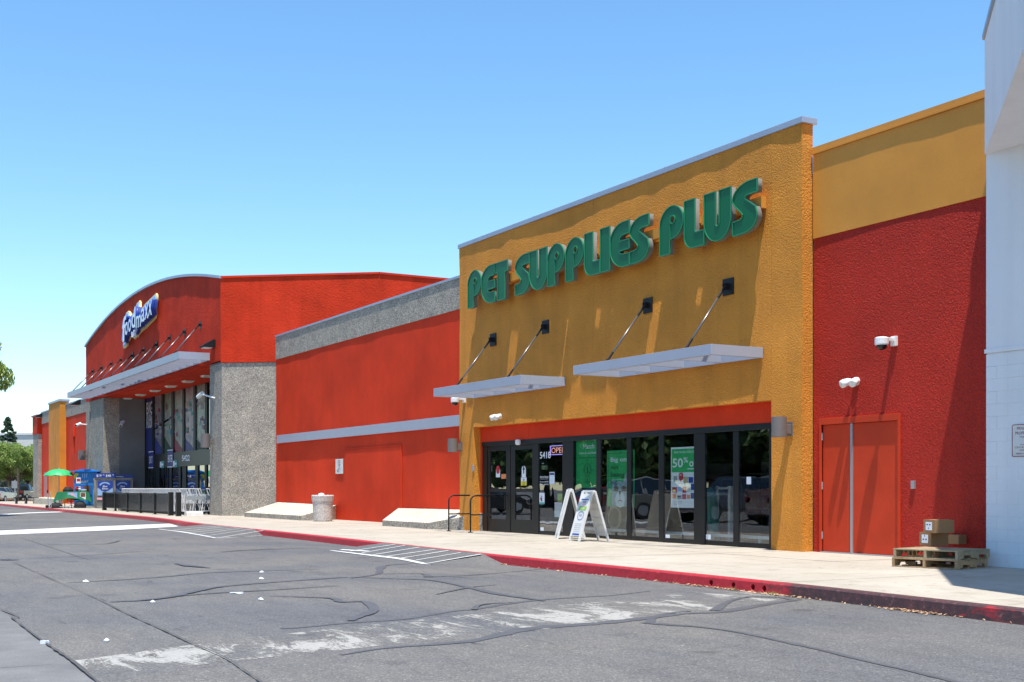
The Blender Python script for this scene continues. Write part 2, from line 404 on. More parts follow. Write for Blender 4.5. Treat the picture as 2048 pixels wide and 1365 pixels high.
# ------------------------------------------------------------------ ground
KERB = [(-150, 13.4), (-105, 12.95), (-84, 12.65), (-70.6, 12.5), (-60, 12.45), (-53, 12.35), (-47, 11.95), (-44.5, 11.65), (-38, 11.4), (-31.6, 11.25), (-25, 10.95), (-20, 10.75), (-16, 10.75), (-12, 10.68), (-8.2, 10.45), (-3, 10.3), (6, 10.1)]
def smooth_poly(pts, n=6):
    out = []
    for i in range(len(pts) - 1):
        p0 = Vector(pts[max(i - 1, 0)]); p1 = Vector(pts[i]); p2 = Vector(pts[i + 1]); p3 = Vector(pts[min(i + 2, len(pts) - 1)])
        for k in range(n):
            t = k / n
            out.append(0.5 * ((2 * p1) + (p2 - p0) * t + (2 * p0 - 5 * p1 + 4 * p2 - p3) * t * t + (-p0 + 3 * p1 - 3 * p2 + p3) * t ** 3))
    out.append(Vector(pts[-1])); return out
KP = smooth_poly(KERB)
def kerb_y(x):
    for a, b in zip(KP, KP[1:]):
        if a.x <= x <= b.x: return a.y + (b.y - a.y) * (x - a.x) / (b.x - a.x)
    return KP[0].y if x < KP[0].x else KP[-1].y

m = bpy.data.materials.new('asphalt'); t, n, l, b = nodes_of(m); v = coords(t)
n1 = tex_noise(t, 0.22, 6, 0.6, v, 0.6); n2 = tex_noise(t, 70, 3, 0.8, v); n3 = tex_noise(t, 2.2, 6, 0.7, coords(t, (.35, 1.4, 1)))
r1 = ramp(t, n1.outputs[0], [(0.35, (0.106, 0.107, 0.113)), (0.62, (0.150, 0.142, 0.130))])
r2 = ramp(t, n2.outputs[0], [(0.3, (.5, .5, .5)), (0.52, (1, 1, 1)), (0.62, (1.3, 1.29, 1.27)), (0.72, (1.9, 1.85, 1.8))])
r3 = ramp(t, n3.outputs[0], [(0.3, (.86, .86, .88)), (0.6, (1.06, 1.06, 1.05))])
o1 = mixc(t, mixc(t, r1.outputs[0], r2.outputs[0], 1.0, 'MULTIPLY'), r3.outputs[0], 1.0, 'MULTIPLY')
# short dark scuffs lying along the drive
n5 = tex_noise(t, 6.0, 3, 0.6, coords(t, (.22, 1.6, 1))); r5 = ramp(t, n5.outputs[0], [(0.66, (1, 1, 1)), (0.72, (.62, .62, .63))])
o1 = mixc(t, o1, r5.outputs[0], 1.0, 'MULTIPLY')
# oil spots
vs_ = t.nodes.new('ShaderNodeTexVoronoi'); vs_.inputs['Scale'].default_value = .9; nq = tex_noise(t, 5, 4, .7, v); aq = t.nodes.new('ShaderNodeVectorMath'); aq.operation = 'MULTIPLY_ADD'; l.new(nq.outputs[1], aq.inputs[0]); aq.inputs[1].default_value = (.25,) * 3; l.new(v, aq.inputs[2]); l.new(aq.outputs[0], vs_.inputs['Vector'])
rs = ramp(t, vs_.outputs['Distance'], [(0.05, (.62, .62, .64)), (0.16, (1, 1, 1))]); o1 = mixc(t, o1, rs.outputs[0], 1.0, 'MULTIPLY')
vp_ = t.nodes.new('ShaderNodeTexVoronoi'); vp_.inputs['Scale'].default_value = 75; l.new(v, vp_.inputs['Vector']); spc = t.nodes.new('ShaderNodeSeparateColor'); l.new(vp_.outputs['Color'], spc.inputs[0])
rp = ramp(t, spc.outputs[1], [(0.0, (.72, .72, .73)), (0.5, (1, 1, 1)), (0.93, (1.1, 1.1, 1.08)), (0.97, (1.8, 1.75, 1.65))]); o1 = mixc(t, o1, rp.outputs[0], 1.0, 'MULTIPLY')
# fine cracks
vo = t.nodes.new('ShaderNodeTexVoronoi'); vo.feature = 'DISTANCE_TO_EDGE'; vo.inputs['Scale'].default_value = 0.33
nd = tex_noise(t, 1.6, 5, 0.7, v); ad = t.nodes.new('ShaderNodeVectorMath'); ad.operation = 'MULTIPLY_ADD'
l.new(nd.outputs[1], ad.inputs[0]); ad.inputs[1].default_value = (1.1,) * 3; l.new(v, ad.inputs[2]); l.new(ad.outputs[0], vo.inputs['Vector'])
r6 = ramp(t, vo.outputs['Distance'], [(0.0, (.5, .5, .5)), (0.006, (1, 1, 1))])
o1 = mixc(t, o1, r6.outputs[0], 0.6, 'MULTIPLY')
l.new(o1, b.inputs['Base Color']); b.inputs['Roughness'].default_value = 0.82; b.inputs['Specular IOR Level'].default_value = 0.35
bump(t, n2.outputs[0], 0.5, 0.006, b); M['asphalt'] = m

g = MB(); g.quad([(-900, -900, -.15), (900, -900, -.15), (900, 900, -.15), (-900, 900, -.15)])
tag(g.build('parking_lot', M['asphalt']), 'grey asphalt drive and parking lot', None, None, 'structure')

M['concrete'] = None
m = bpy.data.materials.new('pavement_concrete'); t, n, l, b = nodes_of(m); v = coords(t)
n1 = tex_noise(t, 0.5, 7, 0.65, v, .4); n2 = tex_noise(t, 60, 3, 0.7, v); n3 = tex_noise(t, 2.5, 6, 0.7, v, 1.0)
r1 = ramp(t, n1.outputs[0], [(0.3, (0.37, 0.33, 0.265)), (0.65, (0.46, 0.415, 0.345))])
r2 = ramp(t, n2.outputs[0], [(0.3, (.9, .9, .9)), (0.7, (1.06, 1.06, 1.06))])
r3 = ramp(t, n3.outputs[0], [(0.52, (1, 1, 1)), (0.72, (.72, .70, .67))])
gv = t.nodes.new('ShaderNodeTexVoronoi'); gv.inputs['Scale'].default_value = 2.2; l.new(v, gv.inputs['Vector']); rg_ = ramp(t, gv.outputs['Distance'], [(0.045, (.55, .53, .50)), (0.075, (1, 1, 1))])
n9 = tex_noise(t, 7, 4, .7, coords(t, (.25, 1.2, 1))); r9 = ramp(t, n9.outputs[0], [(0.64, (1, 1, 1)), (0.72, (.82, .80, .78))])
cc0 = mixc(t, mixc(t, r1.outputs[0], r2.outputs[0], 1.0, 'MULTIPLY'), r3.outputs[0], 1.0, 'MULTIPLY')
l.new(mixc(t, mixc(t, cc0, rg_.outputs[0], 1.0, 'MULTIPLY'), r9.outputs[0], 1.0, 'MULTIPLY'), b.inputs['Base Color'])
b.inputs['Roughness'].default_value = 0.85; b.inputs['Specular IOR Level'].default_value = 0.25
bump(t, n2.outputs[0], 0.25, 0.003, b); M['concrete'] = m
M['concrete_joint'] = mat('dark_joint_concrete', (0.14, 0.12, 0.10), 0.9)  # dark concrete seen in the joints between the slabs
M['concrete_grey'] = grain('grey_gutter_concrete', (0.165, 0.163, 0.158), 0.2, 1.5, 60, 0.4, 0.004, 0.85, 0.3, (0.12, 0.12, 0.12))

walk = thing('pavement', 'pale concrete pavement in front of the shops', None, (-30, 14, 0), None, 'structure')
mb = MB(); x = -118.0
prof = [p for p in KP if p.x >= -124]
for a, c in zip(prof, prof[1:]):
    mb.quad([(a.x, a.y + .14, -.022), (c.x, c.y + .14, -.022), (c.x, 21, -.022), (a.x, 21, -.022)])
mb.build('base', M['concrete_joint'], walk)
random.seed(3)
x = -122.0; gap = .012
while x < 2:
    x2 = x + 3.05
    ym = 14.6
    for (ya, yb) in ((None, ym), (ym, 18.9)):
        k0 = kerb_y(x) + .15 if ya is None else ya; k1 = kerb_y(x2) + .15 if ya is None else ya
        s = MB(); dz = random.uniform(-.0015, .0015)
        P = [(x + gap, k0 + (gap if ya else 0)), (x2 - gap, k1 + (gap if ya else 0)), (x2 - gap, yb - gap), (x + gap, yb - gap)]
        s.prism(P, lambda p: (p[0], p[1], dz), lambda p: (p[0], p[1], -.06))
        s.build('slab', M['concrete'], walk)
    x = x2

# kerb with red paint, worn to black towards the right, with four drain holes
m = bpy.data.materials.new('red_kerb_paint'); t, n, l, b = nodes_of(m); v = coords(t)
n1 = tex_noise(t, 3.2, 6, 0.7, coords(t, (.6, 1, 2.0))); n2 = tex_noise(t, 14, 5, 0.75, v)
sx = t.nodes.new('ShaderNodeSeparateXYZ'); l.new(v, sx.inputs[0])
mr = t.nodes.new('ShaderNodeMapRange'); mr.inputs[1].default_value = -12.6; mr.inputs[2].default_value = -11.2; mr.inputs[3].default_value = 0.0; mr.inputs[4].default_value = .33
l.new(sx.outputs[0], mr.inputs[0])
ma = t.nodes.new('ShaderNodeMath'); ma.operation = 'ADD'; l.new(n1.outputs[0], ma.inputs[0]); l.new(mr.outputs[0], ma.inputs[1])
rr = ramp(t, ma.outputs[0], [(0.60, (0, 0, 0)), (0.72, (1, 1, 1))])
base = ramp(t, n2.outputs[0], [(0.30, (0.30, 0.012, 0.018)), (0.62, (0.47, 0.022, 0.032)), (0.76, (0.40, 0.15, 0.13))])
worn = ramp(t, n2.outputs[0], [(0.35, (0.035, 0.03, 0.03)), (0.58, (0.10, 0.035, 0.035)), (0.74, (0.20, 0.16, 0.14))])
l.new(mixc(t, base.outputs[0], worn.outputs[0], rr.outputs[0]), b.inputs['Base Color']); b.inputs['Roughness'].default_value = .6
bump(t, n2.outputs[0], .4, .006, b); M['kerb'] = m
mb = MB(); ring = []
for i, p in enumerate(prof):
    q = prof[min(i + 1, len(prof) - 1)]; o = prof[max(i - 1, 0)]; d = (q - o).normalized(); nn = Vector((-d.y, d.x))
    ring.append([(p.x + nn.x * a, p.y + nn.y * a, z) for a, z in ((-.02, -.18), (0.0, -.02), (.02, .0), (.148, .003), (.148, -.18))])
k = 0
for r in ring: mb.v += r
for i in range(len(ring) - 1):
    for j in range(5):
        a = i * 5 + j; c = i * 5 + (j + 1) % 5
        mb.f.append((a, c, c + 5, a + 5)); mb.m.append(0)
mb.f.append((4, 3, 2, 1, 0)); mb.m.append(0); e = (len(ring) - 1) * 5; mb.f.append(tuple(e + j for j in range(5))); mb.m.append(0)
kerb = mb.build('kerb', M['kerb'], fix=True); tag(kerb, 'red painted kerb edging the pavement', None, None, 'structure')
cut = MB()
HOLES = []
for px, py in ((1413, 1166), (1455, 1171), (1490, 1175.5), (1523, 1177.5)):
    p = gp(px, py, -.085); yy = kerb_y(p.x); HOLES.append(p.x)
    cut.tube([(p.x, yy - .1, -.088), (p.x, yy + .142, -.088)], .042, 16)
cm = cut.mesh('cut', M['dark']); co = bpy.data.objects.new('cut', cm); col.objects.link(co)
bo = kerb.modifiers.new('holes', 'BOOLEAN'); bo.operation = 'DIFFERENCE'; bo.object = co; bo.solver = 'EXACT'
dg = bpy.context.evaluated_depsgraph_get(); km = bpy.data.meshes.new_from_object(kerb.evaluated_get(dg))
kerb.modifiers.clear(); old = kerb.data; kerb.data = km; bpy.data.objects.remove(co)
for hx in HOLES:
    d = MB(); yy = kerb_y(hx); d.tube([(hx, yy + .10, -.088), (hx, yy + .136, -.088)], .040, 16); d.build('drain_pipe', M['dark'], kerb)

# gutter concrete at the near left, with its open joint
ZA = -.15
gl = [gp(px, py, ZA) for px, py in ((-260, 1130), (0, 1221), (24, 1239), (68, 1273), (102, 1297), (147, 1328), (191, 1365), (300, 1450), (600, 1720))]
def shift(p, dx, dz): return (p.x + dx[0], p.y + dx[1], ZA + dz)
mb = MB()
for a, c in zip(gl, gl[1:]):
    d = (c - a).normalized(); nn = Vector((d.y, -d.x, 0))
    if (a + nn).y > a.y: nn = -nn
    mb.quad([(a.x, a.y, ZA + .004), (c.x, c.y, ZA + .004), (c.x + nn.x * 4, c.y + nn.y * 4, ZA + .004), (a.x + nn.x * 4, a.y + nn.y * 4, ZA + .004)])
tag(mb.build('concrete_gutter', M['concrete_grey']), 'grey concrete gutter strip', None, None, 'structure')

def ribbon(mb, pts, widths, z, jit=0.0, sub=5):
    P = smooth_poly([(p.x, p.y) for p in pts], sub) if len(pts) > 2 else [Vector((p.x, p.y)) for p in pts]
    n = len(P); L = []; Rr = []
    for i, p in enumerate(P):
        d = (P[min(i + 1, n - 1)] - P[max(i - 1, 0)]).normalized(); nn = Vector((-d.y, d.x))
        f = i / (n - 1) * (len(widths) - 1); k = min(int(f), len(widths) - 2) if len(widths) > 1 else 0
        w = widths[0] if len(widths) == 1 else widths[k] + (widths[k + 1] - widths[k]) * (f - k)
        w *= 1 + random.uniform(-jit, jit)
        L.append(p + nn * w / 2); Rr.append(p - nn * w / 2)
    zz = z if callable(z) else (lambda q: z)
    for i in range(n - 1):
        mb.quad([(L[i].x, L[i].y, zz(L[i])), (Rr[i].x, Rr[i].y, zz(Rr[i])), (Rr[i + 1].x, Rr[i + 1].y, zz(Rr[i + 1])), (L[i + 1].x, L[i + 1].y, zz(L[i + 1]))])
M['seal'] = grain('crack_sealer', (0.092, 0.093, 0.098), 0.12, 4, 60, 0.1, 0.002, 0.6)
M['crack'] = mat('open_crack', (0.078, 0.073, 0.070), 0.9)
mb = MB()
SEALS = [
 ([(560, 1258), (600, 1256), (702, 1246), (805, 1239), (901, 1224), (949, 1219), (1025, 1207), (1100, 1199), (1170, 1195), (1230, 1191), (1300, 1183)], [.05, .10, .07, .12, .05, .03]),
 ([(682, 1311), (771, 1297), (880, 1289), (949, 1282), (1010, 1268), (1061, 1258), (1147, 1251), (1215, 1246), (1300, 1236), (1370, 1228), (1440, 1225), (1500, 1215), (1560, 1205), (1600, 1200)], [.04, .10, .15, .22, .16, .12, .15, .08]),
 ([(1290, 1246), (1330, 1250), (1400, 1255), (1480, 1266), (1560, 1283), (1640, 1300), (1720, 1320), (1800, 1338), (1900, 1362), (1990, 1385)], [.16, .06, .08, .06, .07]),
 ([(1300, 1247), (1305, 1238), (1330, 1229), (1380, 1223)], [.10, .08, .06]),
 ([(1430, 1222), (1460, 1203), (1500, 1195), (1560, 1196), (1592, 1203)], [.12, .08, .09, .06]),
 ([(702, 1157), (754, 1149), (761, 1137), (778, 1131), (839, 1127)], [.05, .08, .16, .07, .03]),
 ([(856, 1155), (959, 1150), (1106, 1137)], [.06, .05, .02]),
 ([(702, 1155), (805, 1159), (867, 1162), (938, 1176), (990, 1188), (1044, 1196), (1089, 1203)], [.05, .07, .09, .13, .12, .05]),
 ([(873, 1190), (938, 1176), (993, 1171)], [.03, .07, .03]),
 ([(754, 1149), (840, 1148), (858, 1155)], [.05, .05, .16]),
 ([(540, 1193), (600, 1195), (665, 1198), (682, 1205), (730, 1205), (747, 1222), (713, 1236), (702, 1243)], [.03, .06, .10, .08, .12, .14, .06]),
 ([(949, 1221), (955, 1213), (985, 1208), (1025, 1206)], [.08, .06, .04]),
 ([(137, 1166), (219, 1162), (325, 1155), (410, 1147), (515, 1143), (640, 1139)], [.05, .08, .06, .08, .04]),
 ([(219, 1205), (284, 1202), (342, 1195), (396, 1183), (478, 1171), (697, 1155)], [.06, .10, .13, .08, .06]),
 ([(342, 1195), (420, 1188), (560, 1180), (680, 1172)], [.06, .08, .03]),
 ([(92, 1090), (205, 1089), (239, 1082)], [.05, .09, .06]),
 ([(440, 1105), (500, 1101), (640, 1096)], [.06, .14, .04]),
 ([(60, 1118), (170, 1112), (300, 1102)], [.05, .06, .04]),
 ([(350, 1128), (380, 1133), (420, 1137)], [.05, .22, .04]),
 ([(0, 1120), (20, 1121), (36, 1120)], [.10, .25, .04]),
]
for k_, (pts, w) in enumerate(SEALS): ribbon(mb, [gp(a, c, ZA) for a, c in pts], w, ZA + .004 + .0006 * k_, .25, 6)
sealo = mb.build('crack_seal', M['seal']); tag(sealo, 'dark tar lines sealing cracks in the asphalt', None, None, 'structure')
mb = MB()
ribbon(mb, [gp(a, c, ZA) for a, c in ((27, 1126), (113, 1164), (191, 1198), (253, 1229), (321, 1260), (372, 1284), (448, 1318), (485, 1342), (533, 1375))], [.014, .010, .02, .012, .014], ZA + .018, .5, 8)
ribbon(mb, gl[:-1], [.03, .018, .028, .018], ZA + .020, .5, 8)
ribbon(mb, [gp(a, c, ZA) for a, c in ((44, 1077), (100, 1095), (160, 1115), (178, 1120))], [.02], ZA + .005, .4, 6)
crk = mb.build('open_joint', M['crack']); tag(crk, 'open joints and long cracks in the asphalt', None, None, 'structure')

# worn pale band of old paint across the drive
m = bpy.data.materials.new('worn_paint'); t, n, l, b = nodes_of(m); v = coords(t)
n1 = tex_noise(t, 1.7, 8, 0.78, coords(t, (.5, 1.5, 1)), .8); n2 = tex_noise(t, 26, 4, 0.8, v); n3 = tex_noise(t, .6, 3, .6, v)
a1 = t.nodes.new('ShaderNodeMath'); a1.operation = 'MULTIPLY_ADD'; a1.inputs[1].default_value = .28; l.new(n2.outputs[0], a1.inputs[0]); l.new(n1.outputs[0], a1.inputs[2])
a2 = t.nodes.new('ShaderNodeMath'); a2.operation = 'MULTIPLY_ADD'; a2.inputs[1].default_value = .55; l.new(n3.outputs[0], a2.inputs[0]); l.new(a1.outputs[0], a2.inputs[2])
sx = t.nodes.new('ShaderNodeSeparateXYZ'); l.new(v, sx.inputs[0])
mr = t.nodes.new('ShaderNodeMapRange'); mr.inputs[1].default_value = -15; mr.inputs[2].default_value = -12.4; mr.inputs[3].default_value = 0; mr.inputs[4].default_value = .17; l.new(sx.outputs[0], mr.inputs[0])
a3 = t.nodes.new('ShaderNodeMath'); a3.operation = 'ADD'; l.new(a2.outputs[0], a3.inputs[0]); l.new(mr.outputs[0], a3.inputs[1])
a4 = t.nodes.new('ShaderNodeMath'); a4.operation = 'MULTIPLY'; a4.inputs[1].default_value = .8; l.new(a3.outputs[0], a4.inputs[0]); ra = ramp(t, a4.outputs[0], [(0.852, (0, 0, 0)), (0.93, (1, 1, 1))]); l.new(ra.outputs[0], b.inputs['Alpha'])
rc = ramp(t, n2.outputs[0], [(0.3, (.26, .25, .23)), (0.7, (.40, .385, .345))]); l.new(rc.outputs[0], b.inputs['Base Color']); b.inputs['Roughness'].default_value = .8
M['worn'] = m
up = [(150, 1322), (420, 1286), (650, 1260), (900, 1234), (1200, 1203), (1440, 1181), (1590, 1186)]
lo = [(190, 1352), (480, 1322), (680, 1301), (900, 1277), (1250, 1243), (1450, 1217), (1595, 1194)]
UP = smooth_poly([gp(*p, ZA).xy for p in up], 5); LO = smooth_poly([gp(*p, ZA).xy for p in lo], 5)
mb = MB()
for i in range(len(UP) - 1):
    mb.quad([(*LO[i], ZA + .0025), (*LO[i + 1], ZA + .0025), (*UP[i + 1], ZA + .0025), (*UP[i], ZA + .0025)])
tag(mb.build('worn_road_marking', M['worn']), 'worn pale paint band across the asphalt', None, None, 'structure')
mb = MB()
mb.quad([tuple(gp(a, c, ZA) + Vector((0, 0, .004))) for a, c in ((-60, 1074), (0, 1070), (130, 1065), (250, 1059.5), (357, 1053.5), (340, 1048), (200, 1053.5), (0, 1062), (-60, 1065))])
tag(mb.build('stop_line', M['paint_line']), 'broad white stop line on the asphalt', None, None, 'structure')
mb = MB(); mb.quad([tuple(gp(a, c, ZA) + Vector((0, 0, .004))) for a, c in ((0, 1029), (60, 1025.5), (140, 1023), (141, 1024.4), (60, 1027), (0, 1030.5))])
tag(mb.build('far_lane_line', M['paint_line']), 'thin faded white line far along the drive', None, None, 'structure')

# two asphalt ramps rising to the pavement, with hatching
def ramp_piece(base, topn, edge_l, edge_r, lines, baseline):
    B0, B1 = gp(*base[0], ZA), gp(*base[1], ZA)
    T0 = gp(*topn[0], 0); T1 = gp(*topn[1], 0)
    T0.y = kerb_y(T0.x) + .012; T1.y = kerb_y(T1.x) + .012; T0.z = T1.z = .0045
    E0 = Vector((T0.x + (B0.x - T0.x) * 1.0 - .5, kerb_y(T0.x - .5) + .0, ZA)); E1 = Vector((T1.x + .9, kerb_y(T1.x + .9), ZA))
    nrm = (B1 - B0).cross(T0 - B0); 
    if nrm.z < 0: nrm = -nrm
    def zat(q):
        return B0.z - (nrm.x * (q[0] - B0.x) + nrm.y * (q[1] - B0.y)) / nrm.z
    mb = MB(); N = 12
    for i in range(N):
        a, c = i / N, (i + 1) / N
        q = [B0.lerp(B1, a), B0.lerp(B1, c), T0.lerp(T1, c), T0.lerp(T1, a)]
        for p in q[2:]: p.y = kerb_y(p.x) + .012
        q[0].z = q[1].z = ZA + .001
        mb.quad([tuple(p) for p in q])
    mb.quad([tuple(B1 + Vector((0, 0, .001))), tuple(E1), tuple(T1)]); mb.quad([tuple(E0), tuple(B0 + Vector((0, 0, .001))), tuple(T0)])
    ro = mb.build('kerb_ramp', M['asphalt']); tag(ro, None, None, None, 'structure')
    ln = MB()
    def ht(q):
        for (A, Bb, C, D) in [(B0, B1, T1, T0)]:
            # height by the share of the way from the base line to the kerb
            d = (Bb - A).xy.normalized(); nn = Vector((-d.y, d.x)); s0 = (Vector(q) - A.xy).dot(nn); 
            tt = ((Vector(q) - A.xy).dot(d)) / (Bb - A).xy.length
            tp = D.lerp(C, max(0, min(1, tt))); s1 = (tp.xy - A.xy).dot(nn)
            return ZA + max(0, min(1, s0 / s1)) * (.0045 - ZA) + .009
    for a, c in lines:
        p, q = gp(*a, ZA), gp(*c, 0.0); q.y = min(q.y, kerb_y(q.x) - .03)
        w = .07
        ribbon(ln, [p, p.lerp(q, .5), q], [w], ht, .15, 5)
    pb = [gp(*a, ZA) for a in baseline]; ribbon(ln, pb, [.09], lambda q: ht(q) , .12, 6)
    lo_ = ln.build('hatching', M['paint_line'], ro)
    return ro
r1 = ramp_piece([(662, 1101), (852, 1129.5)], [(742, 1087), (962, 1108)], None, None,
    [((682, 1102), (737, 1093)), ((699, 1105), (791, 1089.5)), ((723, 1108.5), (815, 1091.6)), ((747, 1112), (839, 1095)), ((772, 1115.5), (870, 1099)), ((801, 1119.5), (897, 1101.5)), ((832, 1123.7), (921, 1105)), ((851, 1129), (962, 1108.7))],
    [(662, 1102), (740, 1112), (800, 1120), (851, 1129.3)])
r1['label'] = 'asphalt ramp up to the pavement in front of the pet shop, hatched white'
ln = MB(); ribbon(ln, [gp(851, 1129.5, ZA), gp(940, 1127, ZA), gp(1035, 1124, ZA)], [.07, .05], ZA + .004, .2, 6); ln.build('edge_line', M['paint_line'], r1)
r2 = ramp_piece([(317, 1058), (433, 1076.5)], [(395, 1049.5), (515, 1059)], None, None,
    [((345, 1061.5), (441, 1052.6)), ((362, 1064.5), (458, 1054)), ((379, 1067), (475, 1056)), ((396, 1070), (492, 1057)), ((410, 1073), (509, 1059)), ((431, 1077), (527, 1061.8))],
    [(317, 1059), (370, 1066), (432, 1077)])
r2['label'] = 'far asphalt ramp up to the pavement before the tilted slab, hatched white'
ln = MB(); ribbon(ln, [gp(433, 1077.5, ZA), gp(490, 1074, ZA), gp(545, 1070, ZA)], [.07, .05], ZA + .004, .2, 6); ln.build('edge_line', M['paint_line'], r2)
# manhole-like crack ring in the asphalt
mb = MB(); c = gp(385, 1078, ZA)
ribbon(mb, [c + Vector((math.cos(a) * .5, math.sin(a) * .5, 0)) for a in [i * math.pi / 5 for i in range(11)]], [.04], ZA + .004, .3, 4)
mb.build('patched_ring', M['crack'], sealo)
# paper scraps
random.seed(11)
for i, (px, py, s, lab) in enumerate([(90, 1289, .07, 'crumpled white paper lying on the concrete gutter edge'), (172, 1164.5, .09, 'flat white scrap on the asphalt left of the drive'), (524, 1146, .07, 'curled white scrap on the asphalt beyond the cross shaped litter'), (522, 1159, .07, 'thin pale scrap just below the curled scrap'), (473, 1188, .12, 'white cross shaped litter on the asphalt'), (522, 1201, .07, 'small white scrap to the right of the cross shaped litter'), (306, 1206, .06, 'small white scrap left of the cross shaped litter'), (213, 1284, .04, 'tiny white scrap near the worn paint band')]):
    p = gp(px, py, ZA); mb = MB()
    if i == 4:
        mb.box(-s, s, -.02, .02, .004, .012, Matrix.Translation(p) @ Matrix.Rotation(.3, 4, 'Z')); mb.box(-s * .7, s * .7, -.02, .02, .012, .02, Matrix.Translation(p) @ Matrix.Rotation(1.4, 4, 'Z'))
    else:
        k = 6
        pts = [(p.x + math.cos(a * 6.28 / k) * s * random.uniform(.5, 1), p.y + math.sin(a * 6.28 / k) * s * .7 * random.uniform(.5, 1), ZA + random.uniform(.008, .02 if i else .04)) for a in range(k)]
        cc = (p.x, p.y, ZA + .035)
        for a in range(k): mb.quad([pts[a], pts[(a + 1) % k], cc]); mb.quad([(pts[a][0], pts[a][1], ZA + .006), (pts[(a + 1) % k][0], pts[(a + 1) % k][1], ZA + .006), pts[(a + 1) % k], pts[a]])
    tag(mb.build('paper_scrap', M['paper']), lab, 'litter', 'paper scraps on the asphalt')
# dry leaves caught along the kerb
mb = MB()
for i in range(420):
    x = random.choice([random.gauss(-13.4, .6), random.gauss(-12.1, .3), random.gauss(-9.7, .25), random.uniform(-22, -8)])
    y = kerb_y(x) - abs(random.gauss(0, .05)) - .03; s = random.uniform(.008, .03); a = random.uniform(0, 6.28)
    mb.quad([(x + math.cos(a + q) * s, y + math.sin(a + q) * s, ZA + .006 + random.uniform(0, .02)) for q in (0, 1.8, 3.1, 4.6)])
tag(mb.build('dry_leaves', mat('dry_leaf', (.45, .28, .16), .8)), 'dry leaves and grit caught along the kerb foot', None, None, 'stuff')
mb = MB()
for i in range(160):
    cx = random.choice([HOLES[1] + .05, HOLES[3] + .25, HOLES[3] + .2]); x = cx + random.gauss(0, .05); y = kerb_y(x) - random.uniform(.01, .08); a = random.uniform(0, 6.28)
    h = random.uniform(.02, .06); mb.quad([(x, y, ZA), (x + .006, y, ZA), (x + math.cos(a) * .03, y + math.sin(a) * .03, ZA + h)])
tag(mb.build('weeds', M['leaf']), 'small green weeds at the drain holes', None, None, 'stuff')
# ------------------------------------------------------------------ pet shop
zc = (on_y(922, 497, YF)[1] + on_y(1608, 243, YF)[1]) / 2
zh = (on_y(947, 855, YF)[1] + on_y(1543, 801, YF)[1]) / 2
XHL, XHR = xat(947, YF), xat(1543, YF)
XJ1 = xat(1187, YF)
print('ochre', XOL, XOR, 'coping z', on_y(922, 497, YF)[1], on_y(1608, 243, YF)[1], 'head z', on_y(947, 855, YF)[1], on_y(1543, 801, YF)[1])
pet = thing('pet_shop', 'ochre stucco pet shop front with a wide dark glazed opening and red band', 'shop building', ((XOL + XOR) / 2, YF + .6, 0))
for (a, c, hl, hr, sd) in ((XOL, XJ1, XHL, XJ1, 1.0), (XJ1, XHR, XJ1, XHR, 1.0), (XHR, XOR, 0, 0, 1.0)):
    holes = [(hl, hr, -.5, zh)] if hr != 0 else []
    g_ = .004
    wall_panel('wall_panel', a + (g_ if a != XOL else 0), c - (g_ if c != XOR else 0), -.12, zc, YF, M['ochre'], pet, holes, .22, .024, .27, 3.0)
mb = MB(); mb.box(XOL + .01, XHL - .02, YF + .04, YF + 1.5, -.12, zc - .02); mb.box(XHR + .02, XOR - .02, YF + .04, YF + .255, -.12, zc - .02); mb.box(XHL - .02, XHR + .02, YF + .04, YF + .26, zh + .02, zc - .02)
mb.build('wall_core', M['ochre_smooth'], pet)
mb = MB(); mb.box(XOL - .04, XOR + .05, YF - .042, YF + .34, zc - .01, zc + .11); cp = mb.build('coping', M['coping'], pet, None, .008)
for i in range(5):
    x = XOL + (XOR - XOL) * (i + .5) / 5; s = MB(); s.box(x - .012, x + .012, YF - .048, YF + .345, zc - .016, zc + .116); s.build('joint_cover', M['coping'], cp)
# header band in three sheets
zt = zh + .3; zf = (on_y(966, 884, YS)[1] + on_y(1540, 848, YS)[1]) / 2
print('frame top', on_y(966, 884, YS)[1], on_y(1540, 848, YS)[1], zf)
XSL, XSR = xat(966, YS), xat(1541, YS)
jx = xat(1059.5, YS)
for a, c in ((XHL - .0, jx), (jx, XSR + .5)):
    mb = MB(); mb.box(a + .004, c - .004, YS - .03, YS + .05, zf + .002, zt); mb.build('header_panel', M['red'], pet)
mb = MB(); mb.box(XHL + .001, XSL - .002, YS - .028, YS + .05, -.1, zf); mb.build('jamb_panel', M['red'], pet)
# shop frame: verticals by photograph, built at one plane
ZB = -.005
def fx(px): return xat(px, YS)
zhb = zf - .12
fr = [('frame_post', 966, 975), ('frame_post', 1067, 1078), ('frame_post', 1126, 1147), ('mullion', 1193, 1202), ('mullion', 1254, 1262.5), ('mullion', 1318, 1328), ('frame_post', 1389, 1411), ('mullion', 1467, 1478), ('frame_post', 1539.5, 1546)]
for nm, a, c in fr:
    mb = MB(); mb.box(fx(a), fx(c), YS - .02 if nm == 'frame_post' else YS - .012, YS + .05, ZB, zhb - .002)
    mb.build(nm, M['frame'], pet, None, .006)
mb = MB(); mb.box(XSL, fx(1546), YS - .045, YS + .10, zhb, zf); mb.build('frame_head', M['frame'], pet, None, .006)
mb = MB()
for a, c in ((1078, 1126), (1147, 1193), (1202, 1254), (1262.5, 1318), (1328, 1389), (1411, 1467), (1478, 1539.5)):
    mb.box(fx(a) + .002, fx(c) - .002, YS - .008, YS + .045, ZB, .10)
mb.build('sill', M['frame'], pet, None, .005)
for a, c in ((1078, 1126), (1147, 1193), (1202, 1254), (1262.5, 1318), (1328, 1389), (1411, 1467), (1478, 1539.5)):
    mb = MB(); mb.box(fx(a) + .001, fx(c) - .001, YS + .004, YS + .010, .102, zhb - .004); mb.build('pane', M['glass'], pet)
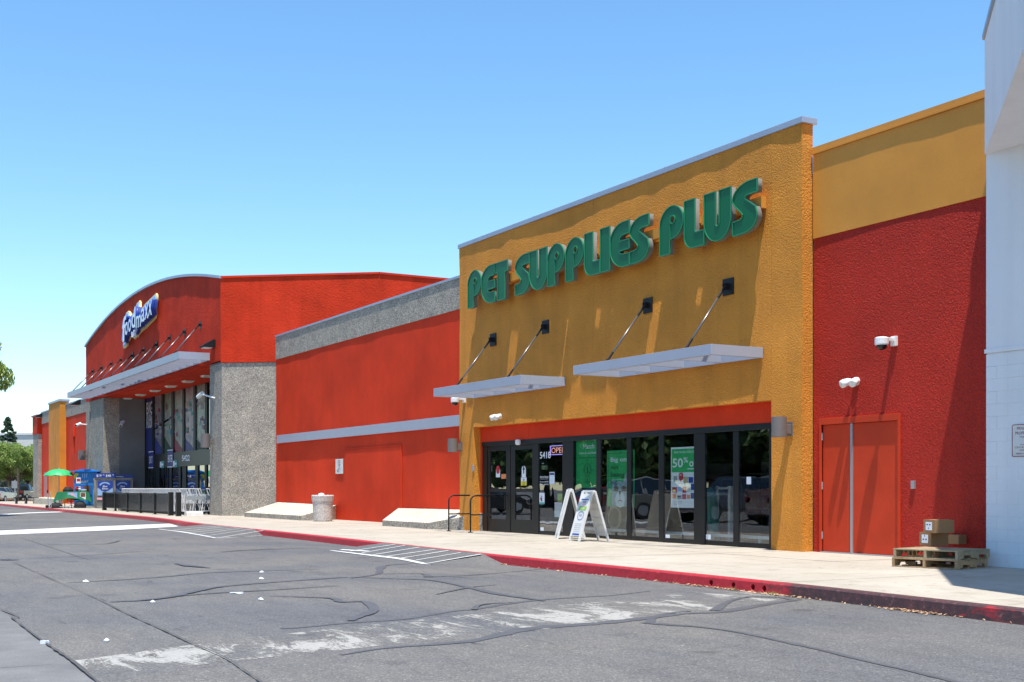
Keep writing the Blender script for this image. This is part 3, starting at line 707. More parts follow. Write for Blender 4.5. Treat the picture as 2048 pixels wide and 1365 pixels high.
# sliding doors
for (a, c, g0, g1) in ((975, 1020.5, 980.5, 1012), (1021.5, 1067, 1030, 1064.5)):
    x0, x1 = fx(a) + .003, fx(c) - .003; g0, g1 = fx(g0), fx(g1); zd = on_y(1020, 888, YS)[1]
    zd = zhb - .02; zg = zd - .12
    mb = MB(); y0, y1 = YS + .0, YS + .05
    mb.box(x0, g0, y0, y1, .01, zd); mb.box(g1, x1, y0, y1, .01, zd); mb.box(g0, g1, y0 + .001, y1, .01, .36); mb.box(g0, g1, y0 + .001, y1, zg, zd); mb.box(g0, g1, y0 + .001, y1, 1.10, 1.19)
    d = mb.build('door', M['frame'], pet)
    for za, zb in ((.36, 1.10), (1.19, zg)):
        s = MB(); s.box(g0, g1, y0 + .019, y0 + .025, za, zb); s.build('door_glass', M['glass'], d)
    if a == 975:
        s = MB(); s.bar((g1 + .03, y0 - .05, .62), (g1 + .03, y0 - .05, 1.02), .025); s.box(g1 + .02, g1 + .04, y0 - .05, y0, .62, .645); s.box(g1 + .02, g1 + .04, y0 - .05, y0, .995, 1.02); s.build('handle', M['black_metal'], d)
mb = MB(); mb.box(fx(975), fx(1067), YS - .01, YS + .09, zhb - .018, zhb - .001); mb.build('door_track', M['frame'], pet)
mb = MB(); x = fx(1043); mb.box(x - .09, x + .07, YS - .16, YS - .046, zhb - .02, zhb + .13); tag(mb.build('door_sensor', M['white'], None, None, .04), 'white motion sensor over the sliding doors', 'sensor')

# room behind the glass, its darkness put into near-black colours
rm = MB(); X0, X1 = XSL + .05, XSR + .1
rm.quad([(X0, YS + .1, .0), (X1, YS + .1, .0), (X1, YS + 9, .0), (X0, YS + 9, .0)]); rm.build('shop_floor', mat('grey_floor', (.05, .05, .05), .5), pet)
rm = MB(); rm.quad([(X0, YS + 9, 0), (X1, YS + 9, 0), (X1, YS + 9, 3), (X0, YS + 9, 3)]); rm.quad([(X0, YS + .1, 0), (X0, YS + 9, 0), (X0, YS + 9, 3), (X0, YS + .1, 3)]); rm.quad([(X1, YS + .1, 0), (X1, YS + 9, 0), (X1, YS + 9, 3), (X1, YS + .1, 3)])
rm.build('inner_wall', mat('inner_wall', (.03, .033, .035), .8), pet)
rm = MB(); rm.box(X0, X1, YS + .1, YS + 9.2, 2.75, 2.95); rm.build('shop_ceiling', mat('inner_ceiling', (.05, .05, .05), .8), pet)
rm = MB(); rm.box(XOL + .3, XOR - .1, YS + .12, YS + 14, zc - 1.0, zc - .9); rm.build('roof', M['far_wall'], pet)
rm = MB(); rm.box(XOL + .3, XOL + .5, YS + .12, YS + 14, 0, zc - 1.0); rm.box(XOR - .3, XOR - .1, YS + .12, YS + 14, 0, zc - 1.0); rm.box(XOL + .3, XOR - .1, YS + 13.8, YS + 14, 0, zc - 1); rm.build('side_wall', M['far_wall'], pet)
for i in range(4):
    x = X0 + 1.2 + i * 2.7
    s = thing('shelf_unit', ['tall dark shelf unit inside the pet shop behind the doors', 'tall dark shelf unit behind the narrow left window', 'tall dark shelf unit behind the middle windows', 'tall dark shelf unit behind the right windows'][i], 'shelves', (x, YS + 7.5, 0), 'shelf units inside the pet shop')
    mb = MB()
    for z in (.1, .6, 1.1, 1.6): mb.box(x - .9, x + .9, YS + 7, YS + 7.5, z, z + .03)
    mb.box(x - .9, x + .9, YS + 7.5, YS + 7.53, 0, 1.95); mb.build('shelf_frame', M['grey_ink'], s)
    random.seed(i)
    for q, mm in enumerate(('red_ink', 'blue_ink', 'lime_ink', 'orange_ink')):
        for z in (.13, .63, 1.13):
            for k in range(2):
                mb = MB(); xx = x - .85 + random.uniform(0, 1.6); mb.box(xx, xx + .16, YS + 7.05 + q * .03, YS + 7.3, z, z + random.uniform(.15, .38)); mb.build('boxed_goods', M[('brown_ink', 'navy', 'poster_dk', 'maroon_ink')[q]], s)  # goods coloured dim, as if seen in the dark room

# posters hung just behind the glass
YP = YS + .06
def rect(name, px0, px1, zt_, zb_, y, m, parent, sk=0.0):
    a, c = xat(px0, y), xat(px1, y); mb = MB(); mb.box(a, c, y, y + .004, zb_, zt_); return mb.build(name, m, parent)
def zpx(px, py, y): return on_y(px, py, y)[1]
# 1: price match
x0, x1 = xat(1152, YP), xat(1197, YP); zb_ = zpx(1172, 976, YP); p1 = thing('price_poster', 'green hanging poster reading Match with a dollar badge, left window', 'poster', (x0, YP, zb_))
mb = MB(); mb.box(x0, x1, YP, YP + .004, zb_, zhb - .01); mb.build('sheet', M['poster_green'], p1)
z = zpx(1170, 898, YP); cxp = (x0 + x1) / 2 + .02
text('word', 'Match', .12, (cxp, YP - .003, z), M['white_ink'], p1, 1, align='CENTER', off=.02, fit=(xat(1166.5, YP), xat(1189, YP)))
text('word', 'We Price', .12, (cxp, YP - .003, z + .19), M['white_ink'], p1, .7, align='CENTER', off=.02, fit=(xat(1161, YP), xat(1195, YP)))
text('line', 'Online & Local Retailers', .055, (cxp + .05, YP - .003, z - .13), M['white_ink'], p1, .72, align='CENTER', off=.02, fit=(xat(1158.5, YP), xat(1197, YP)))
mb = MB(); mb.box(x0 + .12, x1, YP - .004, YP - .001, z - .23, z - .215)
cz = z - .52
for k in range(16):
    a = k * 2 * math.pi / 16; a2 = (k + 1) * 2 * math.pi / 16
    ra_ = .16 + .015 * (k % 2); rb_ = .16 + .015 * ((k + 1) % 2)
    mb.bar((cxp + math.cos(a) * ra_, YP - .003, cz + math.sin(a) * ra_), (cxp + math.cos(a2) * rb_, YP - .003, cz + math.sin(a2) * rb_), .008, .003, Vector((0, 1, 0)))
    mb.bar((cxp + math.cos(a) * .125, YP - .003, cz + math.sin(a) * .125), (cxp + math.cos(a2) * .125, YP - .003, cz + math.sin(a2) * .125), .008, .003, Vector((0, 1, 0)))
    if k % 2 == 0 and math.sin(a) > -.5: mb.bar((cxp + math.cos(a) * .20, YP - .003, cz + math.sin(a) * .20), (cxp + math.cos(a) * .26, YP - .003, cz + math.sin(a) * .26), .010, .003, Vector((0, 1, 0)))
for s_ in (-1, 1):
    for (a, c, d_, e) in ((.06, -.16, .11, -.33), (.11, -.33, .05, -.29), (.05, -.29, .0, -.35), (.0, -.20, .03, -.33)):
        mb.bar((cxp + s_ * a, YP - .003, cz + c), (cxp + s_ * d_, YP - .003, cz + e), .008, .003, Vector((0, 1, 0)))
mb.build('badge_drawing', M['poster_dk'], p1); text('dollar', '$', .17, (cxp, YP - .004, cz - .08), M['poster_dk'], p1, .8, align='CENTER')
# 2: big on not being big, with a grey cat
x0, x1 = xat(1214, YP), xat(1269, YP); zt2, zb2 = zpx(1240, 901, YP), zpx(1240, 1014, YP)
p2 = thing('slogan_poster', 'green poster reading Big on not being big with a grey cat face', 'poster', (x0, YP, zb2))
mb = MB(); mb.box(x0, x1, YP, YP + .004, zb2, zt2); mb.build('sheet', M['poster_green'], p2)
mb = MB()
for a, c, d_, e in ((x0 + .07, x1 - .05, zt2 - .07, zt2 - .062), (x0 + .07, x0 + .078, zt2 - .9, zt2 - .07), (x1 - .058, x1 - .05, zt2 - .9, zt2 - .07)): mb.box(a, c, YP - .002, YP - .0005, d_, e)
mb.build('border', M['poster_dk'], p2)
zz = zpx(1235, 923.5, YP); dzl = zz - zpx(1235, 938.5, YP)
lh = dzl * .60
text('word', 'Big on', lh, (x0 + .16, YP - .003, zz), M['white_ink'], p2, .88, off=.03, fit=(xat(1221.5, YP), xat(1253, YP)))
for i, w in enumerate(('not', 'being', 'big.')): text('word', w, lh, (x0 + .16, YP - .003, zz - dzl * (i + 1)), M['poster_dk'], p2, .88, off=.03, fit=(xat(1221.5, YP), xat((1237.5, 1248.5, 1236)[i], YP)))
# cat: head, ears, eyes, nose, ruff drawn as flat print
cc = Vector(((x0 + x1) / 2 - .02, 0, zb2 + .42)); S = .33
def blob(pts, y, m, nm, par):
    mb = MB(); mb.prism([(cc.x + a * S, cc.z + c * S) for a, c in pts], lambda p: (p[0], y, p[1]), lambda p: (p[0], y + .001, p[1])); return mb.build(nm, m, par, fix=True)
fur = mat('print_grey_fur', (.22, .30, .30), .6); fur2 = mat('print_white_fur', (.62, .70, .70), .6)
furn = fur.node_tree; nb = furn.nodes['Principled BSDF']; nn_ = tex_noise(furn, 22, 6, .8, coords(furn, (1, 1, .5)), 1.5); rr_ = ramp(furn, nn_.outputs[0], [(.35, (.10, .16, .16)), (.65, (.50, .60, .60))]); furn.links.new(rr_.outputs[0], nb.inputs['Base Color'])
head = [(-1.0, -1.25), (-1.12, -.7), (-1.05, -.1), (-.98, .25), (-1.0, .75), (-.80, .72), (-.45, .5), (0, .55), (.42, .5), (.72, 1.05), (.95, 1.3), (1.08, .7), (1.05, .0), (1.1, -.6), (.98, -1.25)]
blob(head, YP - .002, fur, 'cat_print', p2)
blob([(-.5, -1.2), (-.62, -.7), (-.42, -.35), (-.15, -.25), (0, .05), (.15, -.25), (.42, -.35), (.62, -.7), (.5, -1.2), (0, -1.35)], YP - .003, fur2, 'cat_muzzle_print', p2)
for s_ in (-1, 1):
    blob([(s_ * .5 + .26 * math.cos(a * .524), .02 + .2 * math.sin(a * .524)) for a in range(12)], YP - .004, M['ink'], 'cat_eye_print', p2)
    blob([(s_ * .5 + .20 * math.cos(a * .524), .02 + .155 * math.sin(a * .524)) for a in range(12)], YP - .005, mat('print_amber', (.32, .18, .05), .5), 'cat_eye_print', p2)
    blob([(s_ * .5 + .08 * math.cos(a * .524), .02 + .10 * math.sin(a * .524)) for a in range(12)], YP - .006, M['ink'], 'cat_eye_print', p2)
blob([(-.16, -.2), (0, -.12), (.16, -.2), (.03, -.45), (0, -.75), (-.03, -.45)], YP - .004, M['ink'], 'cat_nose_print', p2)
blob([(-.3, -.95), (-.15, -.8), (0, -.76), (.15, -.8), (.3, -.95), (.13, -.88), (0, -.84), (-.13, -.88)], YP - .004, M['brown_ink'], 'cat_mouth_print', p2)
# 3: half price poster
x0, x1 = xat(1342, YP), xat(1400, YP); zt3, zb3 = zpx(1365, 894.5, YP), zpx(1365, 1016, YP)
p3 = thing('sale_poster', 'green and white poster reading 50% off over pictures of pet food tins', 'poster', (x0, YP, zb3))
mb = MB(); mb.box(x0, x1, YP, YP + .004, zb3, zt3); mb.build('sheet', M['paper'], p3)
zm = zpx(1365, 945, YP)
mb = MB(); mb.box(x0 + .03, x1, YP - .002, YP - .0005, zm, zt3 - .04); mb.build('green_panel', M['poster_green'], p3)
text('line', 'Select Varieties of Dry Cat Food', .055, (x0 + .12, YP - .004, zt3 - .13), M['white_ink'], p3, .72, off=.015, fit=(xat(1348.5, YP), xat(1399, YP)))
z5 = zpx(1352, 935, YP)
text('figure', '50', .20, (x0 + .06, YP - .004, z5), M['white_ink'], p3, .86, off=.035, fit=(xat(1345.5, YP), xat(1366, YP)))
text('figure', '%', .12, (x0 + .42, YP - .004, z5 + .10), M['white_ink'], p3, .8, off=.02, fit=(xat(1367.3, YP), xat(1376.5, YP)))
text('word', 'off', .17, (x0 + .60, YP - .004, z5 + .01), M['white_ink'], p3, .9, off=.03, fit=(xat(1379, YP), xat(1397, YP)))
mb = MB(); mb.box(x0 + .60, x1, YP - .004, YP - .001, z5 - .05, z5 - .03); mb.build('underline', M['white_ink'], p3)
random.seed(5)
packs = [(.10, .72, .13, .22, 'grey_ink'), (.24, .66, .2, .16, 'sky_ink'), (.46, .68, .16, .24, 'coat'), (.64, .70, .16, .2, 'blue_ink'), (.05, .42, .17, .2, 'red_ink'), (.07, .46, .11, .07, 'yellow_ink'), (.24, .46, .15, .16, 'sky_ink'), (.42, .42, .14, .22, 'red_ink'), (.58, .44, .12, .2, 'white_dirty'), (.72, .5, .16, .22, 'blue_ink'), (.05, .26, .15, .17, 'orange_ink'), (.23, .24, .16, .14, 'grey_ink'), (.41, .24, .14, .18, 'red_ink'), (.57, .25, .12, .15, 'orange_ink'), (.71, .26, .15, .2, 'navy'), (.25, .3, .1, .04, 'ink'), (.72, .38, .1, .05, 'lime_ink')]
hh = zm - zb3
for (a, c, w, h, mm) in packs:
    mb = MB(); yy = YP - .002 - random.uniform(.0005, .003); mb.box(x0 + a, x0 + a + w, yy, yy + .0004, zb3 + c * hh, zb3 + (c + h / hh * .62) * hh); mb.build('pack_print', M[mm], p3)
mb = MB(); cx_ = x0 + .37; cz_ = zm - .10
mb.prism([(cx_ + .085 * math.cos(a * .4), cz_ + .085 * math.sin(a * .4)) for a in range(16) if math.sin(a * .4) > -.7] + [(cx_, cz_ - .16)] if False else [(cx_ - .08, cz_ + .05), (cx_ - .05, cz_ + .09), (cx_ + .05, cz_ + .09), (cx_ + .08, cz_ + .05), (cx_ + .08, cz_ - .03), (cx_, cz_ - .14), (cx_ - .08, cz_ - .03)], lambda p: (p[0], YP - .007, p[1]), lambda p: (p[0], YP - .006, p[1])); mb.build('red_badge', M['red_ink'], p3, fix=True)
text('badge_word', 'BIG', .05, (cx_, YP - .009, cz_ + .02), M['white_ink'], p3, .8, align='CENTER', off=.01)
for i, s_ in enumerate(('Offer on select sizes and flavors while', 'supplies last     see store     for details', 'valid this month only')): text('small_print', s_, .018, (x0 + .10, YP - .004, zb3 + .13 - i * .035), M['ink'], p3, .8)

# writing and notices on the narrow window and the doors
YG = YS + .0005
def note(name, px0, px1, py0, py1, m, lab, cat='notice', y=None):
    y = y or YG; a, c = xat(px0, y), xat(px1, y); pm = (px0 + px1) / 2; z0, z1 = on_y(pm, py1, y)[1], on_y(pm, py0, y)[1]
    o = thing(name, lab, cat, (a, y, z0)); mb = MB(); mb.box(a, c, y, y + .002, z0, z1); mb.build('sheet', m, o); return o, a, c, z0, z1
num = text('street_number', '5418', on_y(1090, 903.5, YG)[1] - on_y(1090, 917, YG)[1], (xat(1079.5, YG), YG, on_y(1090, 917, YG)[1]), M['white_ink'], None, .62, off=.03, fit=(xat(1079.8, YG), xat(1101.3, YG)))
tag(num, 'white numerals 5418 on the narrow window beside the doors', 'street number')
YN = YS + .08; nx0, nx1 = xat(1101, YN), xat(1129, YN); nz0, nz1 = on_y(1113, 909.5, YN)[1], on_y(1113, 892, YN)[1]
neon = thing('open_sign', 'neon sign reading OPEN behind the narrow window', 'neon sign', (nx0, YN, nz0))
text('tube_letters', 'OPEN', (nz1 - nz0) * .66, (nx0 + .035, YN, nz0 + (nz1 - nz0) * .18), M['neon_r'], neon, .74, off=-.012, fit=(nx0 + .05, nx1 + .05))
mb = MB(); wv = .018
for a, c in (((nx0, nz0), (nx1, nz0)), ((nx0, nz1), (nx1, nz1)), ((nx0, nz0), (nx0, nz1)), ((nx1, nz0), (nx1, nz1))): mb.bar((a[0], YN, a[1]), (c[0], YN, c[1]), wv, wv, Vector((0, 1, 0)))
mb.build('tube_border', M['neon_p'], neon)
o, a, c, z0, z1 = note('hours_notice', 1078.5, 1098, 1039 - 0, 1039 + .4, M['white_ink'], 'white lettering reading Store Hours on the narrow window', 'lettering') if False else (None,) * 5
hrs = thing('hours_lettering', 'white lettering reading Store Hours low on the narrow window', 'lettering', (xat(1079, YG), YG, .9))
hz = on_y(1088, 956, YG)[1]
text('heading', 'Store Hours', .055, (xat(1080, YG), YG, hz), M['white_ink'], hrs, .66, off=.03, fit=(xat(1080, YG), xat(1097, YG)))
for i, s_ in enumerate(('Mon-Sat  9:00-9:00', 'Sunday  10:00-7:00')): text('line', s_, .034, (xat(1080, YG), YG, hz - .12 - i * .065), M['white_ink'], hrs, .62, off=.03, fit=(xat(1080, YG), xat(1097, YG)))
mb = MB(); mb.box(xat(1080, YG), xat(1096, YG), YG, YG + .001, hz - .035, hz - .028); mb.build('rule', M['white_ink'], hrs)
o, a, c, z0, z1 = note('store_notice', 1083, 1095, 931, 939.5, M['poster_dk'], 'small dark notice with green writing under the number 5418')
text('line', 'PET SUPPLIES', .028, (a + .02, YG - .002, (z0 + z1) / 2 + .005), M['lime_ink'], o, .7, off=.02); text('line', 'PLUS', .028, (a + .06, YG - .002, (z0 + z1) / 2 - .05), M['lime_ink'], o, .8, off=.02)
text('line', 'WELCOME', .022, (a + .02, YG - .002, z1 + .035), M['white_ink'], o, .7, off=.02)
o, a, c, z0, z1 = note('paper_notice', 1099, 1109, 944.5, 968.5, M['paper'], 'white printed page taped at eye height on the narrow window')
mb = MB(); mb.box(a + .01, c - .01, YG - .002, YG - .001, z1 - .08, z1 - .02); mb.build('heading_bar', M['navy'], o)
mb = MB(); [mb.box(a + .03, c - .03, YG - .002, YG - .001, z1 - .12 - i * .035, z1 - .112 - i * .035) for i in range(6)]; mb.build('printed_lines', M['sky_ink'], o)
o, a, c, z0, z1 = note('drink_notice', 1078.5, 1089, 986, 1009, M['paper'], 'pale green edged card with a small dark picture low on the narrow window')
mb = MB(); mb.box(a, c, YG - .002, YG - .001, z0, z0 + .05); mb.build('green_edge', M['teal_ink'], o); mb = MB(); mb.bar((a + .06, YG - .002, z0 + .16), (a + .15, YG - .002, z0 + .08), .04, .002, Vector((0, 1, 0))); mb.bar((a + .13, YG - .002, z0 + .08), (a + .13, YG - .002, z0 + .22), .03, .002, Vector((0, 1, 0))); mb.build('picture', M['maroon_ink'], o)
o, a, c, z0, z1 = note('cup_notice', 1109, 1124, 1005, 1035, M['paper'], 'white cut-out card beside the wide post, low behind the narrow window', y=YS + .05)
mb = MB(); mb.lathe([(.055, 0), (.055, .002)], (0, 0, 0), 16); oo = mb.build('round_logo', M['poster_dk'], o); oo.matrix_world = Matrix.Translation((a + .08, YS + .048, z0 + .14)) @ Matrix.Rotation(R(90), 4, 'X')
o, a, c, z0, z1 = note('leaf_card', 1115, 1124.5, 988, 1004, M['lime_ink'], 'lime green card above the white cut-out card behind the narrow window', y=YS + .06)
for (px, lab, mm, nm) in ((996, 'rounded red and white do not enter sticker on the left door', 'red_ink', 'exit_sticker'), (1047.5, 'rounded white sticker with a black arrow on the right door', 'ink', 'enter_sticker')):
    o, a, c, z0, z1 = note(nm, px - 4, px + 4, 940, 955, M['paper'], lab, 'sticker', YS + .016)
    s = MB(); pts = [(a + (c - a) * (.5 + .5 * math.cos(k * .314)), z1 + (c - a) * .5 * math.sin(k * .314)) for k in range(11)]; s.prism(pts, lambda p: (p[0], YS + .016, p[1]), lambda p: (p[0], YS + .018, p[1])); s.build('rounded_top', M['paper'] if mm == 'ink' else M['red_ink'], o, fix=True)
    s = MB(); cx_ = (a + c) / 2; r_ = (c - a) * .42
    if mm == 'red_ink':
        s.prism([(cx_ + r_ * math.cos(k * .4), z1 - .02 + r_ * math.sin(k * .4)) for k in range(16)], lambda p: (p[0], YS + .013, p[1]), lambda p: (p[0], YS + .0155, p[1]))
    else: s.prism([(cx_ - r_ * .25, z1 - .10), (cx_ + r_ * .25, z1 - .10), (cx_ + r_ * .25, z1), (cx_ + r_ * .75, z1), (cx_, z1 + .12), (cx_ - r_ * .75, z1), (cx_ - r_ * .25, z1)], lambda p: (p[0], YS + .013, p[1]), lambda p: (p[0], YS + .0155, p[1]))
    s.build('symbol', M[mm], o, fix=True)
o, a, c, z0, z1 = note('orange_note', 1002.5, 1012.5, 948.5, 958, M['orange_ink'], 'small orange paper note on the left door', 'notice', YS + .016)
o, a, c, z0, z1 = note('in_notice', 1042, 1053, 955.5, 971.5, M['paper'], 'white and yellow notice reading IN on the right door', 'notice', YS + .016)
mb = MB(); mb.box(a, c, YS + .014, YS + .0155, z0, z0 + (z1 - z0) * .52); mb.build('yellow_half', M['yellow_ink'], o)
text('word', 'IN', .075, ((a + c) / 2, YS + .013, z1 - .10), M['maroon_ink'], o, .9, align='CENTER', off=.02); text('line', 'AUTO', .04, ((a + c) / 2, YS + .013, z0 + .06), M['ink'], o, .8, align='CENTER', off=.02); text('line', 'DOOR', .04, ((a + c) / 2, YS + .013, z0 + .01), M['ink'], o, .8, align='CENTER', off=.02)
for px, py, lab in ((1081, 1059, 'small white oval sticker at the foot of the narrow window'), (1331, 1074, 'small white oval sticker at the foot of the poster window'), (1412, 1074, 'small white square sticker at the foot of the window after the wide post'), (1493, 964, 'small pale square sticker at mid height on the last window')):
    x, z = on_y(px, py, YG); mb = MB(); mb.box(x, x + .16 if py > 1000 else x + .14, YG, YG + .002, z - .05, z + (.05 if py > 1000 else .1)); tag(mb.build('window_sticker', M['paper'], None, None, .001), lab, 'sticker', 'small stickers on the shop glass')

# things standing inside behind the glass
cx, cy = xat(1241, YS + .7), YS + .7
ct = thing('cat_tree', 'cream plush cat tree with a round tunnel behind the cat poster', 'cat tree', (cx, cy, 0))
mb = MB(); mb.box(cx - .42, cx + .35, cy - .2, cy + .25, 0.0, .08); mb.build('base', M['coat'], ct)
for dx in (-.33, .05): s = MB(); s.tube([(cx + dx, cy, .08), (cx + dx, cy, 1.0 if dx > 0 else 1.05)], .075, 12); s.build('post', M['coat'], ct)
s = MB(); k = 20
for i in range(k):
    a, c = i * 2 * math.pi / k, (i + 1) * 2 * math.pi / k
    s.bar((cx + .08 + .26 * math.cos(a), cy - .08, .48 + .26 * math.sin(a)), (cx + .08 + .26 * math.cos(c), cy - .08, .48 + .26 * math.sin(c)), .3, .06, Vector((math.cos((a + c) / 2), 0, math.sin((a + c) / 2))))
s.build('tunnel', M['coat'], ct)
s = MB(); s.box(cx - .45, cx + .4, cy - .2, cy + .25, 1.05, 1.1); s.build('shelf', M['coat'], ct)
cx, cy = xat(1452, YS + .9), YS + .9
st = thing('clothes_stand', 'white stand with teal fabric hung on it behind the right windows', 'stand', (cx, cy, 0))
mb = MB(); mb.bar((cx - .3, cy, 0), (cx - .3, cy, 1.25), .05); mb.bar((cx + .15, cy, 0), (cx + .15, cy, 1.25), .08); mb.bar((cx - .35, cy, 1.2), (cx + .2, cy, 1.2), .05); mb.box(cx - .35, cx + .25, cy - .2, cy + .3, 0, .05); mb.build('frame', M['white_dirty'], st)
mb = MB(); mb.lathe([(.14, .0), (.22, .1), (.18, .5), (.10, .75), (.05, .8)], (cx - .42, cy - .12, .42), 10); mb.build('hung_fabric', M['teal_ink'], st, fix=True)
mb = MB(); mb.lathe([(.13, .0), (.13, .1), (.12, .5), (.10, .55)], (cx - .35, cy - .05, 0), 10); mb.build('fabric_bin', M['teal_ink'], st, fix=True)
for i, (pa, pb) in enumerate(((1085, 1126), (1150, 1192), (1204, 1252), (1264, 1316), (1332, 1388), (1414, 1466), (1480, 1538))):
    if i == 0: continue
bx = thing('display_ledge', 'long low white display ledge inside along the shop windows', 'ledge', (fx(1300), YS + .3, 0))
mb = MB(); mb.box(fx(1100), fx(1538), YS + .22, YS + .32, .17, .23); mb.build('rail', M['white_dirty'], bx)
mb = MB(); [mb.box(fx(p) - .03, fx(p) + .03, YS + .24, YS + .30, 0, .17) for p in (1110, 1200, 1300, 1400, 1500)]; mb.build('leg', M['white_dirty'], bx)
# ------------------------------------------------------------------ shop sign: channel letters on a raceway
YL = YF - .30      # front face of the letters
zt_ = on_y(1015, 522.3, YL)[1]; zb_ = on_y(996, 601.6, YL)[1]
zt2_ = on_y(1508, 355.5, YL)[1]; zb2_ = on_y(1482, 469, YL)[1]
print('letters z', zt_, zb_, zt2_, zb2_)
ZT, ZBt = (zt_ + zt2_) / 2, (zb_ + zb2_) / 2
def arc(cx, cy, rx, ry, a0, a1, n=10): return [(cx + rx * math.cos(R(a0 + (a1 - a0) * i / n)), cy + ry * math.sin(R(a0 + (a1 - a0) * i / n))) for i in range(n + 1)]
GL = {
 'P': [(0, 0)] + arc(.55, .62, .55, .38, 180, 90, 10) + arc(.5, .655, .5, .345, 85, -84, 16) + [(.44, .30), (.44, .62)] + arc(.56, .71, .11, .085, 215, -70, 12)[0:0] + [(.44, .64)] + arc(.55, .705, .105, .085, 220, 20, 8) + arc(.55, .705, .105, .085, 20, -130, 8) + [(.425, .60), (.425, 0)],
 'E': [(1, 1), (.72, 1)] + arc(.72, .62, .72, .38, 90, 180, 9)[1:] + arc(.72, .42, .72, .42, 180, 270, 10) + [(1, 0), (1, .27), (.78, .27)] + arc(.72, .36, .25, .085, 270, 180, 6) + [(1, .37), (1, .58), (.50, .58)] + arc(.78, .62, .28, .10, 180, 90, 6) + [(1, .72)],
 'T': [(0, 1), (1, 1), (1, .72), (.80, .72), (.80, 0), (.22, 0), (.22, .74), (0, .74)],
 'S': [(1, 1)] + arc(.75, .70, .75, .30, 85, 190, 10) + [(.10, .57), (.33, .44), (.42, .36), (.40, .31), (.30, .285), (0, .27), (0, 0), (.30, .005)] + arc(.42, .30, .58, .29, 280, 375, 10) + [(.93, .47), (.62, .62), (.50, .68), (.54, .725), (.66, .745), (1, .75)],
 'U': [(0, 1), (.43, 1), (.43, .34)] + arc(.5, .34, .07, .05, 180, 360, 6)[1:] + [(.57, 1), (1, 1), (1, .40)] + arc(.5, .40, .5, .40, 0, -180, 18)[1:],
 'L': [(0, 1), (.53, 1), (.53, .36)] + arc(.60, .36, .07, .06, 180, 270, 4) + [(1, .30), (1, 0), (.42, 0)] + arc(.42, .25, .42, .25, 270, 180, 8),
 'I': [(0, 0), (0, 1), (1, 1), (1, 0)],
}
LET = [('P', 936.1, 962.6), ('E', 963.6, 989.9), ('T', 989.6, 1015.4), ('S', 1030.9, 1059.0), ('U', 1059.6, 1094.3), ('P', 1095.7, 1128.9), ('P', 1131.7, 1167.6), ('L', 1169.6, 1200.1), ('I', 1201.2, 1219.8), ('E', 1221.3, 1259.0), ('S', 1260.3, 1298.0), ('P', 1320.3, 1367.0), ('L', 1369.2, 1408.5), ('U', 1408.9, 1462.0), ('S', 1465.8, 1514.6)]
sign = thing('shop_sign', 'large green raised letters reading PET SUPPLIES PLUS on the ochre wall', 'shop sign', (xat(1200, YL), YL, ZBt))
mb = MB(); mb.box(xat(940, YL), xat(1522.5, YF - .15), YF - .15, YF - .02, ZBt + .46 * (ZT - ZBt), ZBt + .68 * (ZT - ZBt)); mb.build('raceway', M['ochre_smooth'], sign)
for ch, a, c in LET:
    x0, x1 = xat(a, YL), xat(c, YL); cu = bpy.data.curves.new('g', 'CURVE'); cu.dimensions = '2D'; cu.fill_mode = 'BOTH'
    pts = GL[ch]; sp = cu.splines.new('POLY'); sp.points.add(len(pts) - 1)
    for i, (u, v_) in enumerate(pts): sp.points[i].co = (x0 + u * (x1 - x0), ZBt + v_ * (ZT - ZBt), 0, 1)
    sp.use_cyclic_u = True; cu.extrude = .06; tmp = bpy.data.objects.new('g', cu); me = bpy.data.meshes.new_from_object(tmp); bpy.data.objects.remove(tmp); bpy.data.curves.remove(cu)
    me.transform(Matrix.Translation((0, YL + .06, 0)) @ Matrix.Rotation(R(90), 4, 'X')); me.materials.clear()
    for q in ('green_face', 'letter_return'): me.materials.append(M[q])
    for p in me.polygons: p.material_index = 0 if p.normal.y < -.9 else 1
    me.name = 'letter'; lo_ = link('letter', me, sign)
    # thin green trim round the face
    tm = MB()
    P3 = [(x0 + u * (x1 - x0), ZBt + v_ * (ZT - ZBt)) for u, v_ in pts]
    for (p, q) in zip(P3, P3[1:] + P3[:1]):
        if math.dist(p, q) > 1e-4: tm.bar((p[0], YL - .002, p[1]), (q[0], YL - .002, q[1]), .022, .03, Vector((0, 1, 0)))
    tm.build('trim_cap', M['green_trim'], lo_)
    s = MB(); xm = (x0 + x1) / 2; s.box(xm - .04, xm + .04, YL + .115, YF - .14, ZBt + .5 * (ZT - ZBt), ZBt + .64 * (ZT - ZBt)); s.build('standoff', M['ochre_smooth'], lo_)

# ------------------------------------------------------------------ metal awnings on the ochre front
def plate_rod(parent, xw, zw, yw, xr, zr, yr, ps=.17, rad=.021):
    mb = MB(); mb.box(xw - ps, xw + ps, yw - .025, yw, zw - ps, zw + ps); pl = mb.build('wall_plate', M['black_metal'], parent, None, .004)
    s = MB()
    for sx_ in (-1, 1): s.box(xw + sx_ * .035 - .008, xw + sx_ * .035 + .008, yw - .13, yw - .024, zw - .06, zw + .06)
    s.build('bracket', M['black_metal'], pl)
    a = Vector((xw, yw - .10, zw - .01)); b_ = Vector((xr, yr, zr)); d = (b_ - a).normalized()
    mb = MB(); mb.tube([a + d * .30, b_ - d * .22], rad, 8); rd = mb.build('rod', M['rod'], parent, smooth=True)
    s = MB(); s.tube([a, a + d * .10, a + d * .32], [.035, .028, .026], 8); s.build('clevis', M['black_metal'], rd)
    s = MB(); s.tube([b_ - d * .24, b_ - d * .08, b_], [.026, .026, .035], 8); s.build('clevis', M['black_metal'], rd)
